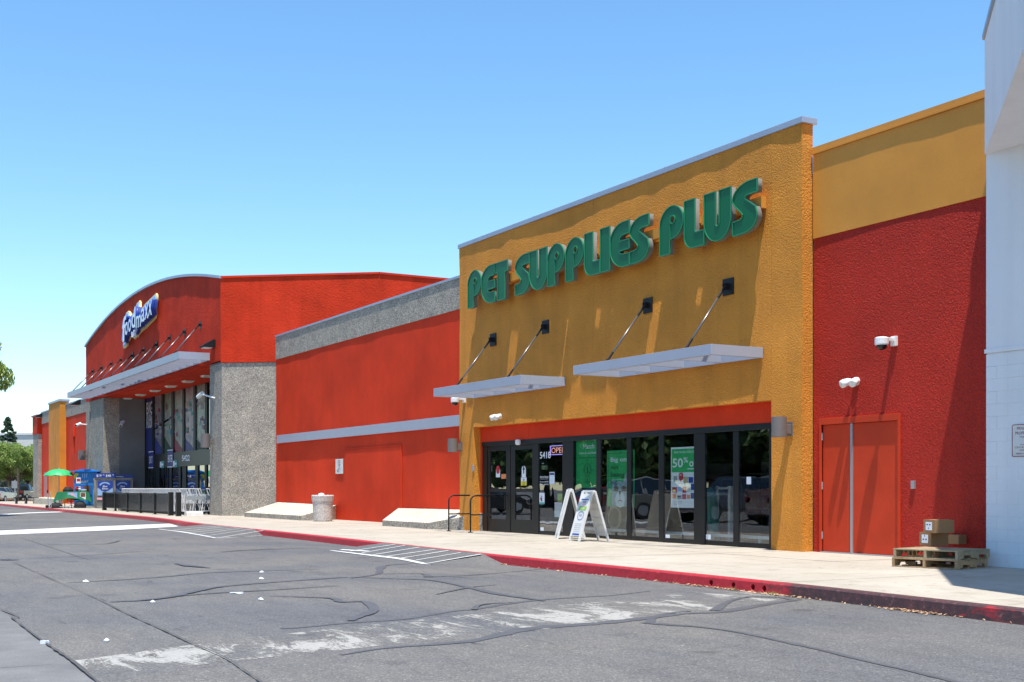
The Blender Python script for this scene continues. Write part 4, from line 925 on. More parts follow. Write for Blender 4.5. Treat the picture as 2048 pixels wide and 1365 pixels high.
def awning(name, x0, x1, yw, proj, z0, z1, nb, rods, lab, platep):
    t_ = thing(name, lab, 'awning', ((x0 + x1) / 2, yw - proj / 2, z0), 'flat metal awnings hung from rods')
    y0 = yw - proj
    mb = MB(); mb.box(x0, x1, y0, y0 + .07, z0, z1); mb.build('fascia', M['alu'], t_, None, .004)
    mb = MB(); mb.box(x0 + .07, x1 - .07, yw - .085, yw - .012, z0 + .002, z1 - .002); mb.build('wall_beam', M['alu'], t_)
    for a in (x0, x1 - .07): mb = MB(); mb.box(a, a + .07, y0 + .071, yw - .012, z0 + .001, z1 - .001); mb.build('end_beam', M['alu'], t_, None, .003)
    for i in range(nb):
        x = x0 + (x1 - x0) * (i + 1) / (nb + 1); mb = MB(); mb.box(x - .035, x + .035, y0 + .071, yw - .086, z0 + .012, z1 - .05); mb.build('cross_beam', M['alu'], t_)
    return t_
for (pxl, pxr, pxw, pyt, pyb, nb, rods, lab) in (
    (867, 1041, 1132, 750, 768.5, 3, ((987, 680, 915, 768), (1092, 654.5, 1016, 751)), 'smaller silver flat awning above the sliding doors of the ochre shop'),
    (1146, 1422, 1527, 688, 709.5, 3, ((1296.5, 611.5, 1215, 718), (1457.5, 574, 1373, 692)), 'larger silver flat awning right of the doors on the ochre shop')):
    x1 = xat(pxw, YF); c_ = (pxr - 1024) / F_PX; proj = YF - x1 * (ST + c_ * CT) / (c_ * ST - CT); y0 = YF - proj
    x0 = xat(pxl, y0); z1 = on_y(pxr, pyt, y0)[1]; z0 = on_y(pxr, pyb, y0)[1]; print('awning', x0, x1, proj, z0, z1)
    aw = awning('metal_awning', x0, x1, YF, proj, z0, z1, nb, rods, lab, None)
    for (wx, wy, rx, ry) in rods:
        xw, zw = on_y(wx, wy, YF); xr = xat(rx, y0 + .12)
        plate_rod(aw, xw, zw, YF - .0, xr, z1 + .02, y0 + .12)

# ------------------------------------------------------------------ wall lamps, cameras
def sconce(x, y, z, r, h, lab, arm=.2, side=1):
    """up-and-down cylinder lamp on a short arm, on a wall facing the street"""
    t_ = thing('wall_sconce', lab, 'wall lamp', (x, y, z), 'cylinder wall lamps')
    mb = MB(); mb.lathe([(r * .82, .02), (r, 0), (r, h), (r * .82, h - .02)], (x, y - arm - r, z - h / 2), 20); mb.build('lamp_shade', M['sconce'], t_, fix=True)
    mb = MB(); mb.box(x - .07, x + .07, y - arm - .02, y - .02, z - .13, z + .05); mb.build('arm', M['sconce'], t_, None, .006)
    mb = MB(); mb.box(x - .1, x + .1, y - .022, y, z - .17, z + .1); mb.build('back_plate', M['sconce'], t_, None, .005)
for (px, py, yy, lab) in ((1578, 855, YF, 'grey cylinder wall lamp on the right pillar of the ochre shop'), (921.5, 891.5, YF, 'grey cylinder wall lamp on the left pillar of the ochre shop')):
    x, z = on_y(px, py, yy); sconce(x + .02, yy - .0, z, .145, .38, lab, .12)
x, z = on_y(424, 882, YT); sconce(x, YT, z, .2, .62, 'brown cylinder wall lamp on the grey pillar beside the supermarket entrance', .1)
x, z = on_y(174, 911, YT); sconce(x, YT, z, .22, .62, 'grey cylinder wall lamp at the far left pillar of the supermarket', .1)
def dome_cam(px, py, Y, lab, s=1.0):
    x, z = on_y(px, py, Y); t_ = thing('dome_camera', lab, 'security camera', (x, Y, z), 'dome cameras on wall arms')
    mb = MB(); mb.box(x - .05 * s, x + .07 * s, Y - .06, Y, z - .06 * s, z + .11 * s); mb.box(x - .04 * s, x + .04 * s, Y - .34, Y - .05, z + .02 * s, z + .08 * s); mb.build('arm', M['white'], t_, None, .006)
    mb = MB(); mb.lathe([(.11 * s, 0), (.12 * s, .02), (.12 * s, .12 * s), (.09 * s, .14 * s)], (x, Y - .32, z - .06 * s), 18); mb.build('housing', M['white'], t_, smooth=False)
    mb = MB(); mb.lathe([(.02, -.085 * s), (.06 * s, -.07 * s), (.09 * s, -.03 * s), (.095 * s, 0)], (x, Y - .32, z - .06 * s), 16); mb.build('dome', M['dark_dome'], t_, smooth=True)
dome_cam(1790, 686, YR, 'white dome camera high on the deep red wall above the double door')
dome_cam(930, 802, YF, 'white dome camera under the smaller awning on the ochre shop')
def twin_light(px, py, Y, lab):
    x, z = on_y(px, py, Y); t_ = thing('twin_floodlight', lab, 'floodlight', (x, Y, z), 'twin head emergency lights')
    mb = MB(); mb.tube([(x, Y, z), (x, Y - .05, z)], .075, 14); mb.build('base', M['white'], t_)
    for s_ in (-1, 1):
        mb = MB(); c0 = Vector((x + s_ * .07, Y - .07, z + .02)); d = Vector((s_ * .30 - .05, -.75, -.35)).normalized()
        mb.tube([c0 - d * .0, c0 + d * .05, c0 + d * .15, c0 + d * .21], [.035, .062, .078, .070], 12); h = mb.build('lamp_head', M['white'], t_, smooth=True)
        mb = MB(); mb.tube([c0 + d * .205, c0 + d * .215], [.062, .062], 12); mb.build('lens', M['lamp_lens'], h)
twin_light(1714, 763, YR, 'white twin floodlight just above the deep red double door')
twin_light(1002, 833, YF, 'white twin floodlight over the sliding doors')
def bullet_cam(p, d, lab, s=1.0, wall=None):
    t_ = thing('bullet_camera', lab, 'security camera', p, 'bullet cameras on the supermarket'); p = Vector(p); d = Vector(d).normalized()
    mb = MB(); mb.tube([p - d * .2 * s, p + d * .22 * s], .095 * s, 12); mb.build('housing', M['white'], t_, smooth=False)
    mb = MB(); mb.tube([p + d * .221 * s, p + d * .23 * s], .07 * s, 12); mb.build('lens', M['dark_dome'], t_)
    mb = MB(); mb.tube([p - d * .1 * s, Vector(wall)], .035 * s, 8); mb.build('arm', M['white'], t_)

# ------------------------------------------------------------------ right: deep red stock room wall under an ochre parapet
XRL, XRR = XOR - .01, -11.0
zyb = (on_y(1629, 476, YR)[1] + on_y(1965, 397, YR)[1]) / 2; zyt = (on_y(1629, 306, YR)[1] + on_y(1962, 197, YR)[1]) / 2
print('yellow', on_y(1629, 476, YR)[1], on_y(1965, 397, YR)[1], on_y(1629, 306, YR)[1], on_y(1962, 197, YR)[1])
stock = thing('stock_room', 'deep red rough wall with an ochre parapet and double door between ochre and white buildings', 'shop building', (-15.5, YR + .3, 0))
dx0, dx1 = xat(1644, YR), xat(1797, YR); dzt = (on_y(1644, 855, YR)[1] + on_y(1797, 836, YR)[1]) / 2
print('door', dx0, dx1, on_y(1644, 855, YR)[1], on_y(1797, 836, YR)[1])
xj_ = XRL + .05
wall_panel('wall_panel', xj_, XRR, -.12, zyb, YR, M['red_rough'], stock, [(dx0, dx1, -.5, dzt)], .25, .01, .25, 8.0)
wall_panel('parapet', xj_, XRR, zyb, zyt, YR - .022, M['ochre_smooth'], stock, (), .25, .012, .3, 11.0)
mb = MB(); mb.box(xj_, XRR, YR - .062, YR - .03, zyt - .035, zyt); mb.box(xj_, XRR, YR - .045, YR + .3, zyt, zyt + .10); mb.build('coping', M['ochre_smooth'], stock)
mb = MB(); mb.box(xj_, XRR, YR + .26, YR + .3, -.1, zyt - .05); mb.box(xj_, XRR, YR + .3, YR + 14, zyt - .7, zyt - .6); mb.build('wall_core', M['ochre_smooth'], stock)
mb = MB(); mb.box(xat(1640, YR), dx0, YR - .03, YR + .12, -.01, dzt + .12); mb.box(dx1, xat(1801, YR), YR - .03, YR + .12, -.01, dzt + .12); mb.box(dx0, dx1, YR - .03, YR + .12, dzt, dzt + .121); mb.build('door_frame', M['door_red'], stock, None, .004)
xm = xat(1703, YR)
for a, c in ((dx0 + .004, xm - .03), (xm + .03, dx1 - .004)):
    mb = MB(); mb.box(a, c, YR + .02, YR + .07, .025, dzt - .004); d = mb.build('door_leaf', M['door_red'], stock, None, .003)
    hx = a - .004 if a < xm - .5 else c + .004
    for z in (.32, 1.25, 2.17): s = MB(); s.tube([(hx, YR + .005, z - .07), (hx, YR + .005, z + .07)], .014, 8); s.build('hinge', M['steel'], d)
mb = MB(); mb.box(xm - .027, xm + .027, YR - .005, YR + .06, .02, dzt - .004); mb.build('astragal', M['steel'], stock)
mb = MB(); mb.box(dx0 + .01, dx1 - .01, YR - .06, YR + .12, .0, .02); mb.build('threshold', M['steel'], stock)
x, z = on_y(1828, 970, YR); mb = MB(); mb.box(x - .04, x + .04, YR - .04, YR + .01, z - .07, z + .07); tag(mb.build('bell_box', M['steel'], None, None, .004), 'small grey metal switch box right of the deep red double door', 'switch box')

# ------------------------------------------------------------------ far right: white block building with splayed overhang
XWL = xat(1972.3, YW)
zso = on_y(1972, 309, YW)[1]; zled = on_y(1972, 710, YW)[1]
wht = thing('white_building', 'white painted block building with a splayed overhang at the right edge', 'building', (XWL + 3, YW + 1, 0))
XWR = -7.2
mb = MB(); mb.box(XWL + .012, XWR, YW + .012, YW + 8, -.1, zled + .02); mb.build('wall_core', M['white_wall'], wht)
blk = MB(); blk.box(.0008, .3992, 0, .05, .0008, .1992); bme = blk.mesh('block', M['white_wall'])
nco = int((zled) / .2) + 1; H_ = zled / nco
for r_ in range(nco):
    x = XWL - (0.2 if r_ % 2 else 0)
    while x < XWR - .4:
        a = max(x, XWL); c = x + .4
        if x < XWL:
            hb = MB(); hb.box(0, c - a - .002, 0, .05, .002, H_ - .002); o = link('block', hb.mesh('block', M['white_wall']), wht)
            o.location = (a, YW, r_ * H_)
        else:
            o = link('block', bme, wht); o.location = (a, YW, r_ * H_); o.scale = (1, 1, H_ / .2)
        x += .4
# side of the building facing the red wall
mb = MB(); mb.box(XWL + .002, XWL + .05, YW + .052, YW + 8, -.1, zled + .02); mb.build('side_wall', M['white_wall'], wht)
mb = MB(); mb.box(XWL - .02, XWR, YW - .02, YW + 8, zled + .02, zled + .08); mb.build('ledge', M['white_stucco'], wht)
wall_panel('upper_wall', XWL, XWR, zled + .08, zso + .5, YW, M['white_stucco'], wht, (), .5, .0, .3)
mb = MB(); mb.box(XWL, XWL + .02, YW + .01, YW + 8, zled + .08, zso + .5); mb.build('upper_side_wall', M['white_stucco'], wht)
# overhang: plan runs out at about 41 degrees from the corner
a_ = R(45); L = 6.2; c0 = Vector((XWL - .02, YW - .01, 0)); c1 = c0 + Vector((math.cos(a_) * L, -math.sin(a_) * L, 0)); zto = 9.0
ztop = on_y(1975, 88, YW)[1] + .1
print('white', XWL, zso, zled, 'top', ztop, c1)
def raised(p, z): return (p[0], p[1], z)
c2 = c1 + Vector((6, -1.9, 0)); plan = [c0.xy, c1.xy, c2.xy, (c2.x, YW + .3), (XWL - .02, YW + .3)]
mb = MB(); mb.prism([tuple(p) for p in plan], lambda p: raised(p, zso), lambda p: raised(p, ztop - .02)); mb.build('overhang', M['white_stucco'], wht, fix=True)
mb = MB(); mb.prism([(XWL - .02, YW + .302), (XWR, YW + .302), (XWR, YW + 8), (XWL - .02, YW + 8)], lambda p: raised(p, zso + .3), lambda p: raised(p, ztop + .6)); mb.build('upper_block', M['white_stucco'], wht, fix=True)
mb = MB(); mb.prism([(c0.x - .03, c0.y - .02), (c1.x - .03, c1.y - .05), (c2.x + .05, c2.y - .05), (c2.x + .05, YW + .3), (c0.x - .03, YW + .3)], lambda p: raised(p, ztop - .02), lambda p: raised(p, ztop + .06)); mb.build('coping', M['coping'], wht, fix=True)
# parking notice
xs, zs_ = on_y(2022.5, 849, YW - .02), on_y(2022.5, 915, YW - .02); sx0 = xs[0]; z1 = xs[1]; z0 = zs_[1]
ps = thing('parking_sign', 'white metal sign with maroon border and lettering on the white block wall', 'sign', (sx0, YW, z0))
W_ = .40
def rrect(x0, x1, z0, z1, r): return arc(x1 - r, z1 - r, r, r, 0, 90, 4) + arc(x0 + r, z1 - r, r, r, 90, 180, 4) + arc(x0 + r, z0 + r, r, r, 180, 270, 4) + arc(x1 - r, z0 + r, r, r, 270, 360, 4)
mb = MB(); mb.prism(rrect(sx0, sx0 + W_, z0, z1, .03), lambda p: (p[0], YW - .012, p[1]), lambda p: (p[0], YW - .004, p[1])); mb.build('plate', M['white_dirty'], ps, fix=True)
mb = MB(); rp = rrect(sx0 + .012, sx0 + W_ - .012, z0 + .012, z1 - .012, .025)
for p, q in zip(rp, rp[1:] + rp[:1]):
    if math.dist(p, q) > 1e-4: mb.bar((p[0], YW - .013, p[1]), (q[0], YW - .013, q[1]), .010, .003, Vector((0, 1, 0)))
mb.build('border', M['maroon_ink'], ps)
lines = [('PRIVATE', .045, .82), ('PROPERTY', .045, .68), ('TOWING', .022, .58), ('', .03, .5), ('any time', .022, .36), ('COULD BE TOWED', .026, .27), ('PHONE', .026, .18), ('FRESNO POLICE', .026, .08)]
for s_, h, f in lines:
    if s_: text('line', s_, h, (sx0 + W_ / 2, YW - .0135, z0 + f * (z1 - z0)), M['maroon_ink'], ps, .92, align='CENTER', off=.02)

# ------------------------------------------------------------------ middle: orange red panels under an aggregate parapet
mid = thing('linking_wall', 'orange red panel wall with grey pebbled parapet between the two stores', 'shop building', ((XOL - 52) / 2 - 10, YM + 1, 0))
XML = -52.1; XMR = XOL + .02
zpt = (on_y(560, 673, YM)[1] + on_y(915, 558, YM)[1]) / 2; zpb = (on_y(560, 717, YM)[1] + on_y(915, 621, YM)[1]) / 2
print('mid parapet', on_y(560, 673, YM)[1], on_y(915, 558, YM)[1], on_y(560, 717, YM)[1], on_y(915, 621, YM)[1])
jx = [XML, xat(751, YM), XMR]
for i, (a, c) in enumerate(zip(jx, jx[1:])): wall_panel('wall_panel', a + (.006 if i else 0), c - (.006 if not i else 0), -.12, zpb, YM, M['red'], mid, (), .35, .018, .25, 21.0)
jx = [XML, xat(612, YM), xat(674, YM), xat(751, YM), xat(838, YM), XMR]
for i, (a, c) in enumerate(zip(jx, jx[1:])): wall_panel('parapet_panel', a + .012, c - .012, zpb, zpt, YM - .03, M['agg'], mid, (), .5, .004, .3, 5.0)
mb = MB(); mb.box(XML, XMR, YM - .06, YM + .3, zpt, zpt + .075); mb.build('coping', M['coping'], mid)
mb = MB(); mb.box(XML, XMR, YM + .24, YM + .3, -.1, zpt - .01); mb.box(XML, XMR + .2, YM + .3, YM + 20, zpt - .8, zpt - .7); mb.build('wall_core', M['concrete_grey'], mid)
zb1, zb0 = (on_y(556, 870, YM - .08)[1] + on_y(914, 832.5, YM - .08)[1]) / 2, (on_y(556, 885, YM - .08)[1] + on_y(914, 855.5, YM - .08)[1]) / 2
print('band', on_y(556, 870, YM)[1], on_y(914, 832.5, YM)[1], on_y(556, 885, YM)[1], on_y(914, 855.5, YM)[1])
mb = MB(); mb.box(xat(553.5, YM - .09), XMR, YM - .095, YM - .02, zb0, zb1); mb.build('metal_band', M['alu'], mid, None, .004)
# closed service opening drawn by raised trim
sx0, sx1 = xat(690, YM), xat(804, YM); szt = (on_y(690, 900, YM)[1] + on_y(804, 893, YM)[1]) / 2
mb = MB(); mb.box(sx0, sx1, YM - .035, YM - .0, szt - .0, szt + .06); mb.box(sx1 - .05, sx1, YM - .035, YM - .0, -.05, szt - .001); mb.build('opening_trim', M['red'], mid)
mb = MB(); mb.box(sx0 + .02, sx1 - .06, YM - .022, YM + .02, -.05, szt - .01); mb.build('opening_panel', M['red'], mid)
# notice on the wall
x0, z1 = on_y(671.5, 918, YM - .02); x1, z0 = on_y(686.5, 948, YM - .02)[0], on_y(679, 948, YM - .02)[1]; z1 = on_y(679, 918.5, YM - .02)[1]
ns = thing('parking_notice', 'small white metal notice with faded lettering on the orange red wall', 'sign', (x0, YM, z0))
mb = MB(); mb.box(x0, x1, YM - .03, YM - .022, z0, z1); mb.build('plate', M['white_dirty'], ns, None, .004)
hh = z1 - z0; ww = x1 - x0
for f, h, s_, mm in ((.84, .055, 'PRIVATE', 'maroon_ink'), (.72, .055, 'PROPERTY', 'maroon_ink'), (.60, .042, 'NO PARKING', 'ink'), (.50, .042, 'CUSTOMERS', 'maroon_ink'), (.40, .038, 'ONLY', 'ink'), (.30, .045, 'TOW AWAY', 'ink'), (.12, .03, 'CVC', 'ink')):
    text('line', s_, h, ((x0 + x1) / 2, YM - .032, z0 + f * hh), M[mm], ns, .72, align='CENTER', off=.02)
mb = MB(); mb.box(x0 + ww * .18, x0 + ww * .45, YM - .032, YM - .0305, z0 + .06, z0 + .17); mb.build('pictogram', M['grey_ink'], ns)

# sloping pebbled slabs at the wall foot
def wedge(name, F0, F1, S1, B1, B0, zf, zs1, zb1_, zb0_, lab):
    t_ = thing(name, lab, 'concrete slab', ((F0[0] + F1[0]) / 2, F0[1], 0), 'tilted pebbled slabs at the wall foot')
    plan = [(*F0, zf), (*F1, zf), (*S1, zs1), (*B1, zb1_), (*B0, zb0_)]
    mb = MB(); n = 5
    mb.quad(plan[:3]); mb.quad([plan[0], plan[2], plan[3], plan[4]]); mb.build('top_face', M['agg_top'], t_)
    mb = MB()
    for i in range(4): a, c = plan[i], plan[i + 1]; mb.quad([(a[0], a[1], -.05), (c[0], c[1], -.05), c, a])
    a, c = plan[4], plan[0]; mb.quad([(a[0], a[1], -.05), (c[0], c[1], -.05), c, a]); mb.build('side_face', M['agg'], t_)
wedge('tilted_slab', (-36.8, 15.95), (-33.2, 15.85), (XSL - .0, YS - .03), (XSL - .0, YM - .02), (-39.2, YM - .02), .18, .50, .55, .52, 'tilted pebbled slab beside the sliding doors of the pet shop')
wedge('tilted_slab', (-51.3, 15.95), (-44.3, 15.95), (-44.0, 16.7), (-45.0, YM - .02), (-51.8, YM - .02), .18, .40, .55, .60, 'long tilted pebbled slab left of the litter bin')
# ------------------------------------------------------------------ supermarket with arched front
XTL, XTR = xat(172, YT), xat(441.5, YT)
XC = (XTL + XTR) / 2; HW = (XTR - XTL) / 2
zsof = (on_y(440, 722, YT)[1] + on_y(176, 803, YT)[1]) / 2
zend = (on_y(441, 556, YT)[1] + on_y(172, 696, YT)[1]) / 2
print('tower', XTL, XTR, 'soffit', on_y(440, 722, YT)[1], on_y(176, 803, YT)[1], 'end', on_y(441, 556, YT)[1], on_y(172, 696, YT)[1])
RISE = 1.5
def archz(x): return zend + RISE * (1 - ((x - XC) / HW) ** 2)
mkt = thing('supermarket', 'large red supermarket front with arched parapet and grey pebbled pillars', 'shop building', (XC, YT + 3, 0))
wall_panel('arched_wall', XTL, XTR, zsof, zend - .3, YT, M['red_tower'], mkt, (), .6, .03, .4, 31.0, top=None)
mbx = None
me_top = wall_panel('arched_parapet', XTL, XTR, zend - .3, zend + .2, YT, M['red_tower'], mkt, (), .6, .03, .4, 31.0, top=archz)
mb = MB(); N = 40
for i in range(N):
    xa, xb = XTL - .05 + (XTR - XTL + .1) * i / N, XTL - .05 + (XTR - XTL + .1) * (i + 1) / N
    za, zb = archz(min(max(xa, XTL), XTR)), archz(min(max(xb, XTL), XTR))
    for (p0, p1) in (((YT - .1, 0), (YT + .45, 0)), ((YT - .1, .12), (YT + .45, .12))):
        mb.quad([(xa, p0[0], za + p0[1]), (xb, p0[0], zb + p0[1]), (xb, p1[0], zb + p1[1]), (xa, p1[0], za + p1[1])])
    mb.quad([(xa, YT - .1, za), (xb, YT - .1, zb), (xb, YT - .1, zb + .12), (xa, YT - .1, za + .12)])
    mb.quad([(xa, YT + .45, za), (xb, YT + .45, zb), (xb, YT + .45, zb + .12), (xa, YT + .45, za + .12)])
mb.quad([(XTR + .05, YT - .1, zend), (XTR + .05, YT + .45, zend), (XTR + .05, YT + .45, zend + .12), (XTR + .05, YT - .1, zend + .12)])
mb.build('coping', M['coping'], mkt, fix=True)
# right flank, splayed at 52 degrees then running straight back
sp_ = R(52.5); L = 7.1
q0 = Vector((XTR, YT)); q1 = q0 + Vector((math.cos(sp_) * L, math.sin(sp_) * L)); q2 = Vector((q1.x, q1.y + 14))
def flank(nm, a, c, z0, z1a, z1c, m, parent, inset=0.0):
    d = (c - a).normalized(); nn = Vector((d.y, -d.x))     # outward, to the right
    mb = MB(); A0, C0 = a - nn * inset, c - nn * inset; A1, C1 = A0 - nn * .4, C0 - nn * .4; N = 12
    for i in range(N):
        for (P, Q, fl) in ((A0, C0, 0), (A1, C1, 1)):
            p, q = P.lerp(Q, i / N), P.lerp(Q, (i + 1) / N); zt0, zt1 = z1a + (z1c - z1a) * i / N, z1a + (z1c - z1a) * (i + 1) / N
            mb.quad([(p.x, p.y, z0), (q.x, q.y, z0), (q.x, q.y, zt1), (p.x, p.y, zt0)])
    for P, Q, zz in ((A0, A1, z1a), (C0, C1, z1c)): mb.quad([(P.x, P.y, z0), (Q.x, Q.y, z0), (Q.x, Q.y, zz), (P.x, P.y, zz)])
    for z_, z2 in ((z0, z0), (z1a, z1c)): mb.quad([(A0.x, A0.y, z_), (C0.x, C0.y, z2), (C1.x, C1.y, z2), (A1.x, A1.y, z_)])
    return mb.build(nm, m, parent, fix=True)
flank('flank_wall', q0, q1, zsof - .10, zend + .02, zend + .02, M['red_tower'], mkt)
flank('rear_flank_wall', q1 + Vector((.001, .001)), q2, zsof - .1, zend + .02, zend + .02, M['red_tower'], mkt)
nn = Vector((math.sin(sp_), -math.cos(sp_)))
mb = MB()
for a, c in ((q0, q1), (q1, q2)):
    d = (c - a).normalized(); n2 = Vector((d.y, -d.x)); mb.prism([tuple(a + n2 * .05), tuple(c + n2 * .05), tuple(c - n2 * .45), tuple(a - n2 * .45)], lambda p: (p[0], p[1], zend + .022), lambda p: (p[0], p[1], zend + .11))
mb.build('flank_coping', M['red'], mkt, fix=True)
# grey pillar right: front face then splayed face
XPR = xat(417.5, YT)
def solid(nm, pts, z0, z1, m, parent, bev=0): mb = MB(); mb.prism(pts, lambda p: (p[0], p[1], z0), lambda p: (p[0], p[1], z1)); return mb.build(nm, m, parent, None, bev, fix=True)
i_ = .05
solid('pillar', [(XPR, YT + i_), (XTR - .03, YT + i_), tuple(q0 + (q1 - q0).normalized() * 3.4 - nn * i_), (XPR + 1.5, YB + .8), (XPR, YB + .8)], -.12, zsof - .10, M['agg'], mkt, .02)
solid('pillar_cap', [(XPR + .01, YT + .03), (XTR - .01, YT + .03), tuple(q0 + (q1 - q0).normalized() * 3.4 - nn * .02), (XPR + 1.5, YB + .8), (XPR + .01, YB + .8)], zsof - .099, zsof - .06, M['concrete_grey'], mkt)
# left pillar and inner side wall
XPL = xat(205, YT)
M['inner_shaded'] = grain('smooth_shaded_aggregate', (.20, .205, .20), .12, .8, 26, .4, .006, .85, .2)  # smoother finish, with the shade of the recess put into a darker grey
solid('pillar', [(XTL, YT + i_), (XPL, YT + i_), (XPL, YB + .4), (XTL, YB + .4)], -.12, zsof - .02, M['agg'], mkt, .02)
solid('inner_side_wall', [(XPL, YT + 1.0), (XPL + .03, YT + 1.0), (XPL + .03, YB + .4), (XPL, YB + .4)], -.12, zsof - .035, M['inner_shaded'], mkt)
solid('pillar_rib', [(XTL - .0, YT - .0), (XTL + 1.2, YT - .0), (XTL + 1.2, YT + i_ - .002), (XTL, YT + i_ - .002)], -.12, zsof - .02, M['agg'], mkt)
mb = MB(); mb.box(XTL + .02, XTR - .1, YT + .401, YB + 1, zsof + .02, zsof + .06); mb.box(XTL, XPR + .0, YT + .40, YB + 1, zsof - .03, zsof + .019); mb.build('soffit', M['red'], mkt)
mb = MB(); mb.box(XTL, XTR - .2, YB + .25, YB + .3, 0, zend - 2); mb.prism([(XTL + .1, YT + .5), (XTR - .5, YT + .5), (q1.x - .6, q1.y + .4), (q1.x - .6, YT + 16), (XTL + .1, YT + 16)], lambda p: (p[0], p[1], zend - 1.0), lambda p: (p[0], p[1], zend - .9)); mb.build('wall_core', M['dark'], mkt)
mb = MB(); mb.box(XTL, XTL + .3, YT + .41, YT + 16, 0, zend); mb.build('side_wall', M['red_tower'], mkt)
for i, (px, py) in enumerate(((557, 0),) * 0): pass
for i in range(7):   # soffit lamps
    x = XPR - 2.0 - i * 3.55; s = MB(); s.lathe([(.34, -.08), (.42, -.03), (.42, 0)], (0, 0, 0), 4)
    s = MB(); s.prism([(x - .32, YT + 1.2), (x + .32, YT + 1.2), (x + .32, YT + 1.75), (x - .32, YT + 1.75)], lambda p: (p[0], p[1], zsof - .031), lambda p: (x + (p[0] - x) * .7, YT + 1.475 + (p[1] - YT - 1.475) * .7, zsof - .11))
    o = s.build('soffit_lamp', M['lamp_lens'], None, None, 0, fix=True); o.location = (0, 0, 0)
    tag(o, ['square lamp under the red soffit, first from the right pillar', 'square lamp under the red soffit, second from the right pillar', 'square lamp under the red soffit, third from the right pillar', 'square lamp under the red soffit, fourth from the right pillar', 'square lamp under the red soffit, fifth from the right pillar', 'square lamp under the red soffit, sixth from the right pillar', 'square lamp under the red soffit, farthest left'][i], 'ceiling lamp', 'square lamps under the supermarket soffit')
# storefront
zwb = (on_y(290, 911, YB)[1] + on_y(412, 899.5, YB)[1]) / 2; zdb = (on_y(290, 937, YB)[1] + on_y(412, 931, YB)[1]) / 2
print('mkt head', zwb, zdb)
XB0, XB1 = xat(288, YB), xat(425, YB)
gx = lambda px: xat(px, YB)
WIN = [(290.2, 304), (307.8, 322.8), (327, 342.5), (347, 364.5), (368.5, 386.5), (391, 409.5), (414, 424)]
mb = MB(); mb.box(XB0, XB1, YB - .02, YB + .2, zdb, zwb); hb = mb.build('entrance_band', M['frame'], mkt)
posts = [(287.5, 290.2)] + [(a[1], c[0]) for a, c in zip(WIN, WIN[1:])]
for a, c in posts: mb = MB(); mb.box(gx(a), gx(c), YB, YB + .15, zwb + .001, zsof - .032); mb.build('mullion', M['black_metal'], mkt)
def print_mat(nm, a, c, d, sc, rot):
    m = bpy.data.materials.new(nm); t, n, l, b = nodes_of(m); g = t.nodes.new('ShaderNodeNewGeometry'); mp = t.nodes.new('ShaderNodeMapping'); mp.inputs['Rotation'].default_value = (0, rot, 0); mp.inputs['Scale'].default_value = (sc, sc, sc * .7); l.new(g.outputs['Position'], mp.inputs[0])
    n1 = tex_noise(t, 1.5, 6, .8, mp.outputs[0], 1.6); r = ramp(t, n1.outputs[0], [(.36, tuple(x * .35 for x in a)), (.44, tuple(x * .8 for x in c)), (.50, tuple(x * .9 for x in d)), (.56, tuple(x * .25 for x in c)), (.62, tuple(x * .8 for x in a))]); l.new(r.outputs[0], b.inputs['Base Color']); b.inputs['Roughness'].default_value = .35; return m
PR = [M['navy'], print_mat('aisle_print_grey', (.22, .20, .26), (.42, .42, .40), (.30, .27, .36), .9, .6), print_mat('aisle_print_tan', (.30, .24, .22), (.44, .42, .38), (.14, .28, .16), 1.0, .5), print_mat('aisle_print_red', (.40, .10, .13), (.46, .36, .40), (.14, .26, .16), 1.2, .2),
      print_mat('aisle_print_violet', (.22, .19, .32), (.42, .38, .42), (.34, .20, .22), .8, -.5), print_mat('aisle_print_green', (.20, .36, .30), (.10, .16, .14), (.42, .50, .42), 1.6, -.7), M['glass_dark']]
for (a, c), m_ in zip(WIN, PR):
    mb = MB(); mb.box(gx(a) + .003, gx(c) - .003, YB + .06, YB + .07, zwb + .003, zsof - .035); w = mb.build('window', m_, mkt)
    if m_ is not M['navy'] and m_ is not M['glass_dark']:
        # printed aisle shapes: pale beams, shelf lines
        k = WIN.index((a, c)); s = MB(); x0, x1 = gx(a) + .01, gx(c) - .01
        vp = Vector((gx(318), zwb + 1.7))
        for z_ in (zsof - 1.0, zsof - .4, zwb + 2.9, zwb + .4):
            tgt = Vector((gx(400), z_)) ; d = tgt - vp
            za, zb = vp.y + d.y * (x0 - vp.x) / d.x, vp.y + d.y * (x1 - vp.x) / d.x
            if x0 > vp.x - 1.5: s.bar((x0, YB + .055, za), (x1, YB + .055, zb), .14, .004, Vector((0, 1, 0))); s.build('aisle_line', M['grey_ink'], w); s = MB()
        random.seed(k * 7)
        s = MB(); za = zwb + .9 - .12 * k; s.prism([(x0, zwb + .02), (x1, zwb + .02), (x1, max(zwb + .1, za - .5)), (x0, za + .3)], lambda p: (p[0], YB + .050, p[1]), lambda p: (p[0], YB + .053, p[1])); s.build('floor_print', M['navy'] if k in (1, 4) else M['maroon_ink'] if k == 3 else M['poster_dk'], w, fix=True)
        for q in range(9):
            s = MB(); xx = random.uniform(x0, x1 - .3); zz_ = zwb + random.uniform(.9, 2.6); s.box(xx, min(x1, xx + random.uniform(.2, .6)), YB + .044 + q * .0004, YB + .0485, zz_, zz_ + random.uniform(.08, .35)); s.build('goods_print', M[random.choice(['maroon_ink', 'teal_ink', 'grey_ink', 'brown_ink', 'navy', 'coat', 'red_ink' if k == 3 else 'grey_ink'])], w)
z_ = lambda py: on_y(297, py, YB - .0)[1]
cxm = (gx(290.2) + gx(304)) / 2; big = [('BIG', 830, 1.02, .98), ('SAVINGS', 838, .40, .55), ('INSIDE', 853.5, .62, .60)]
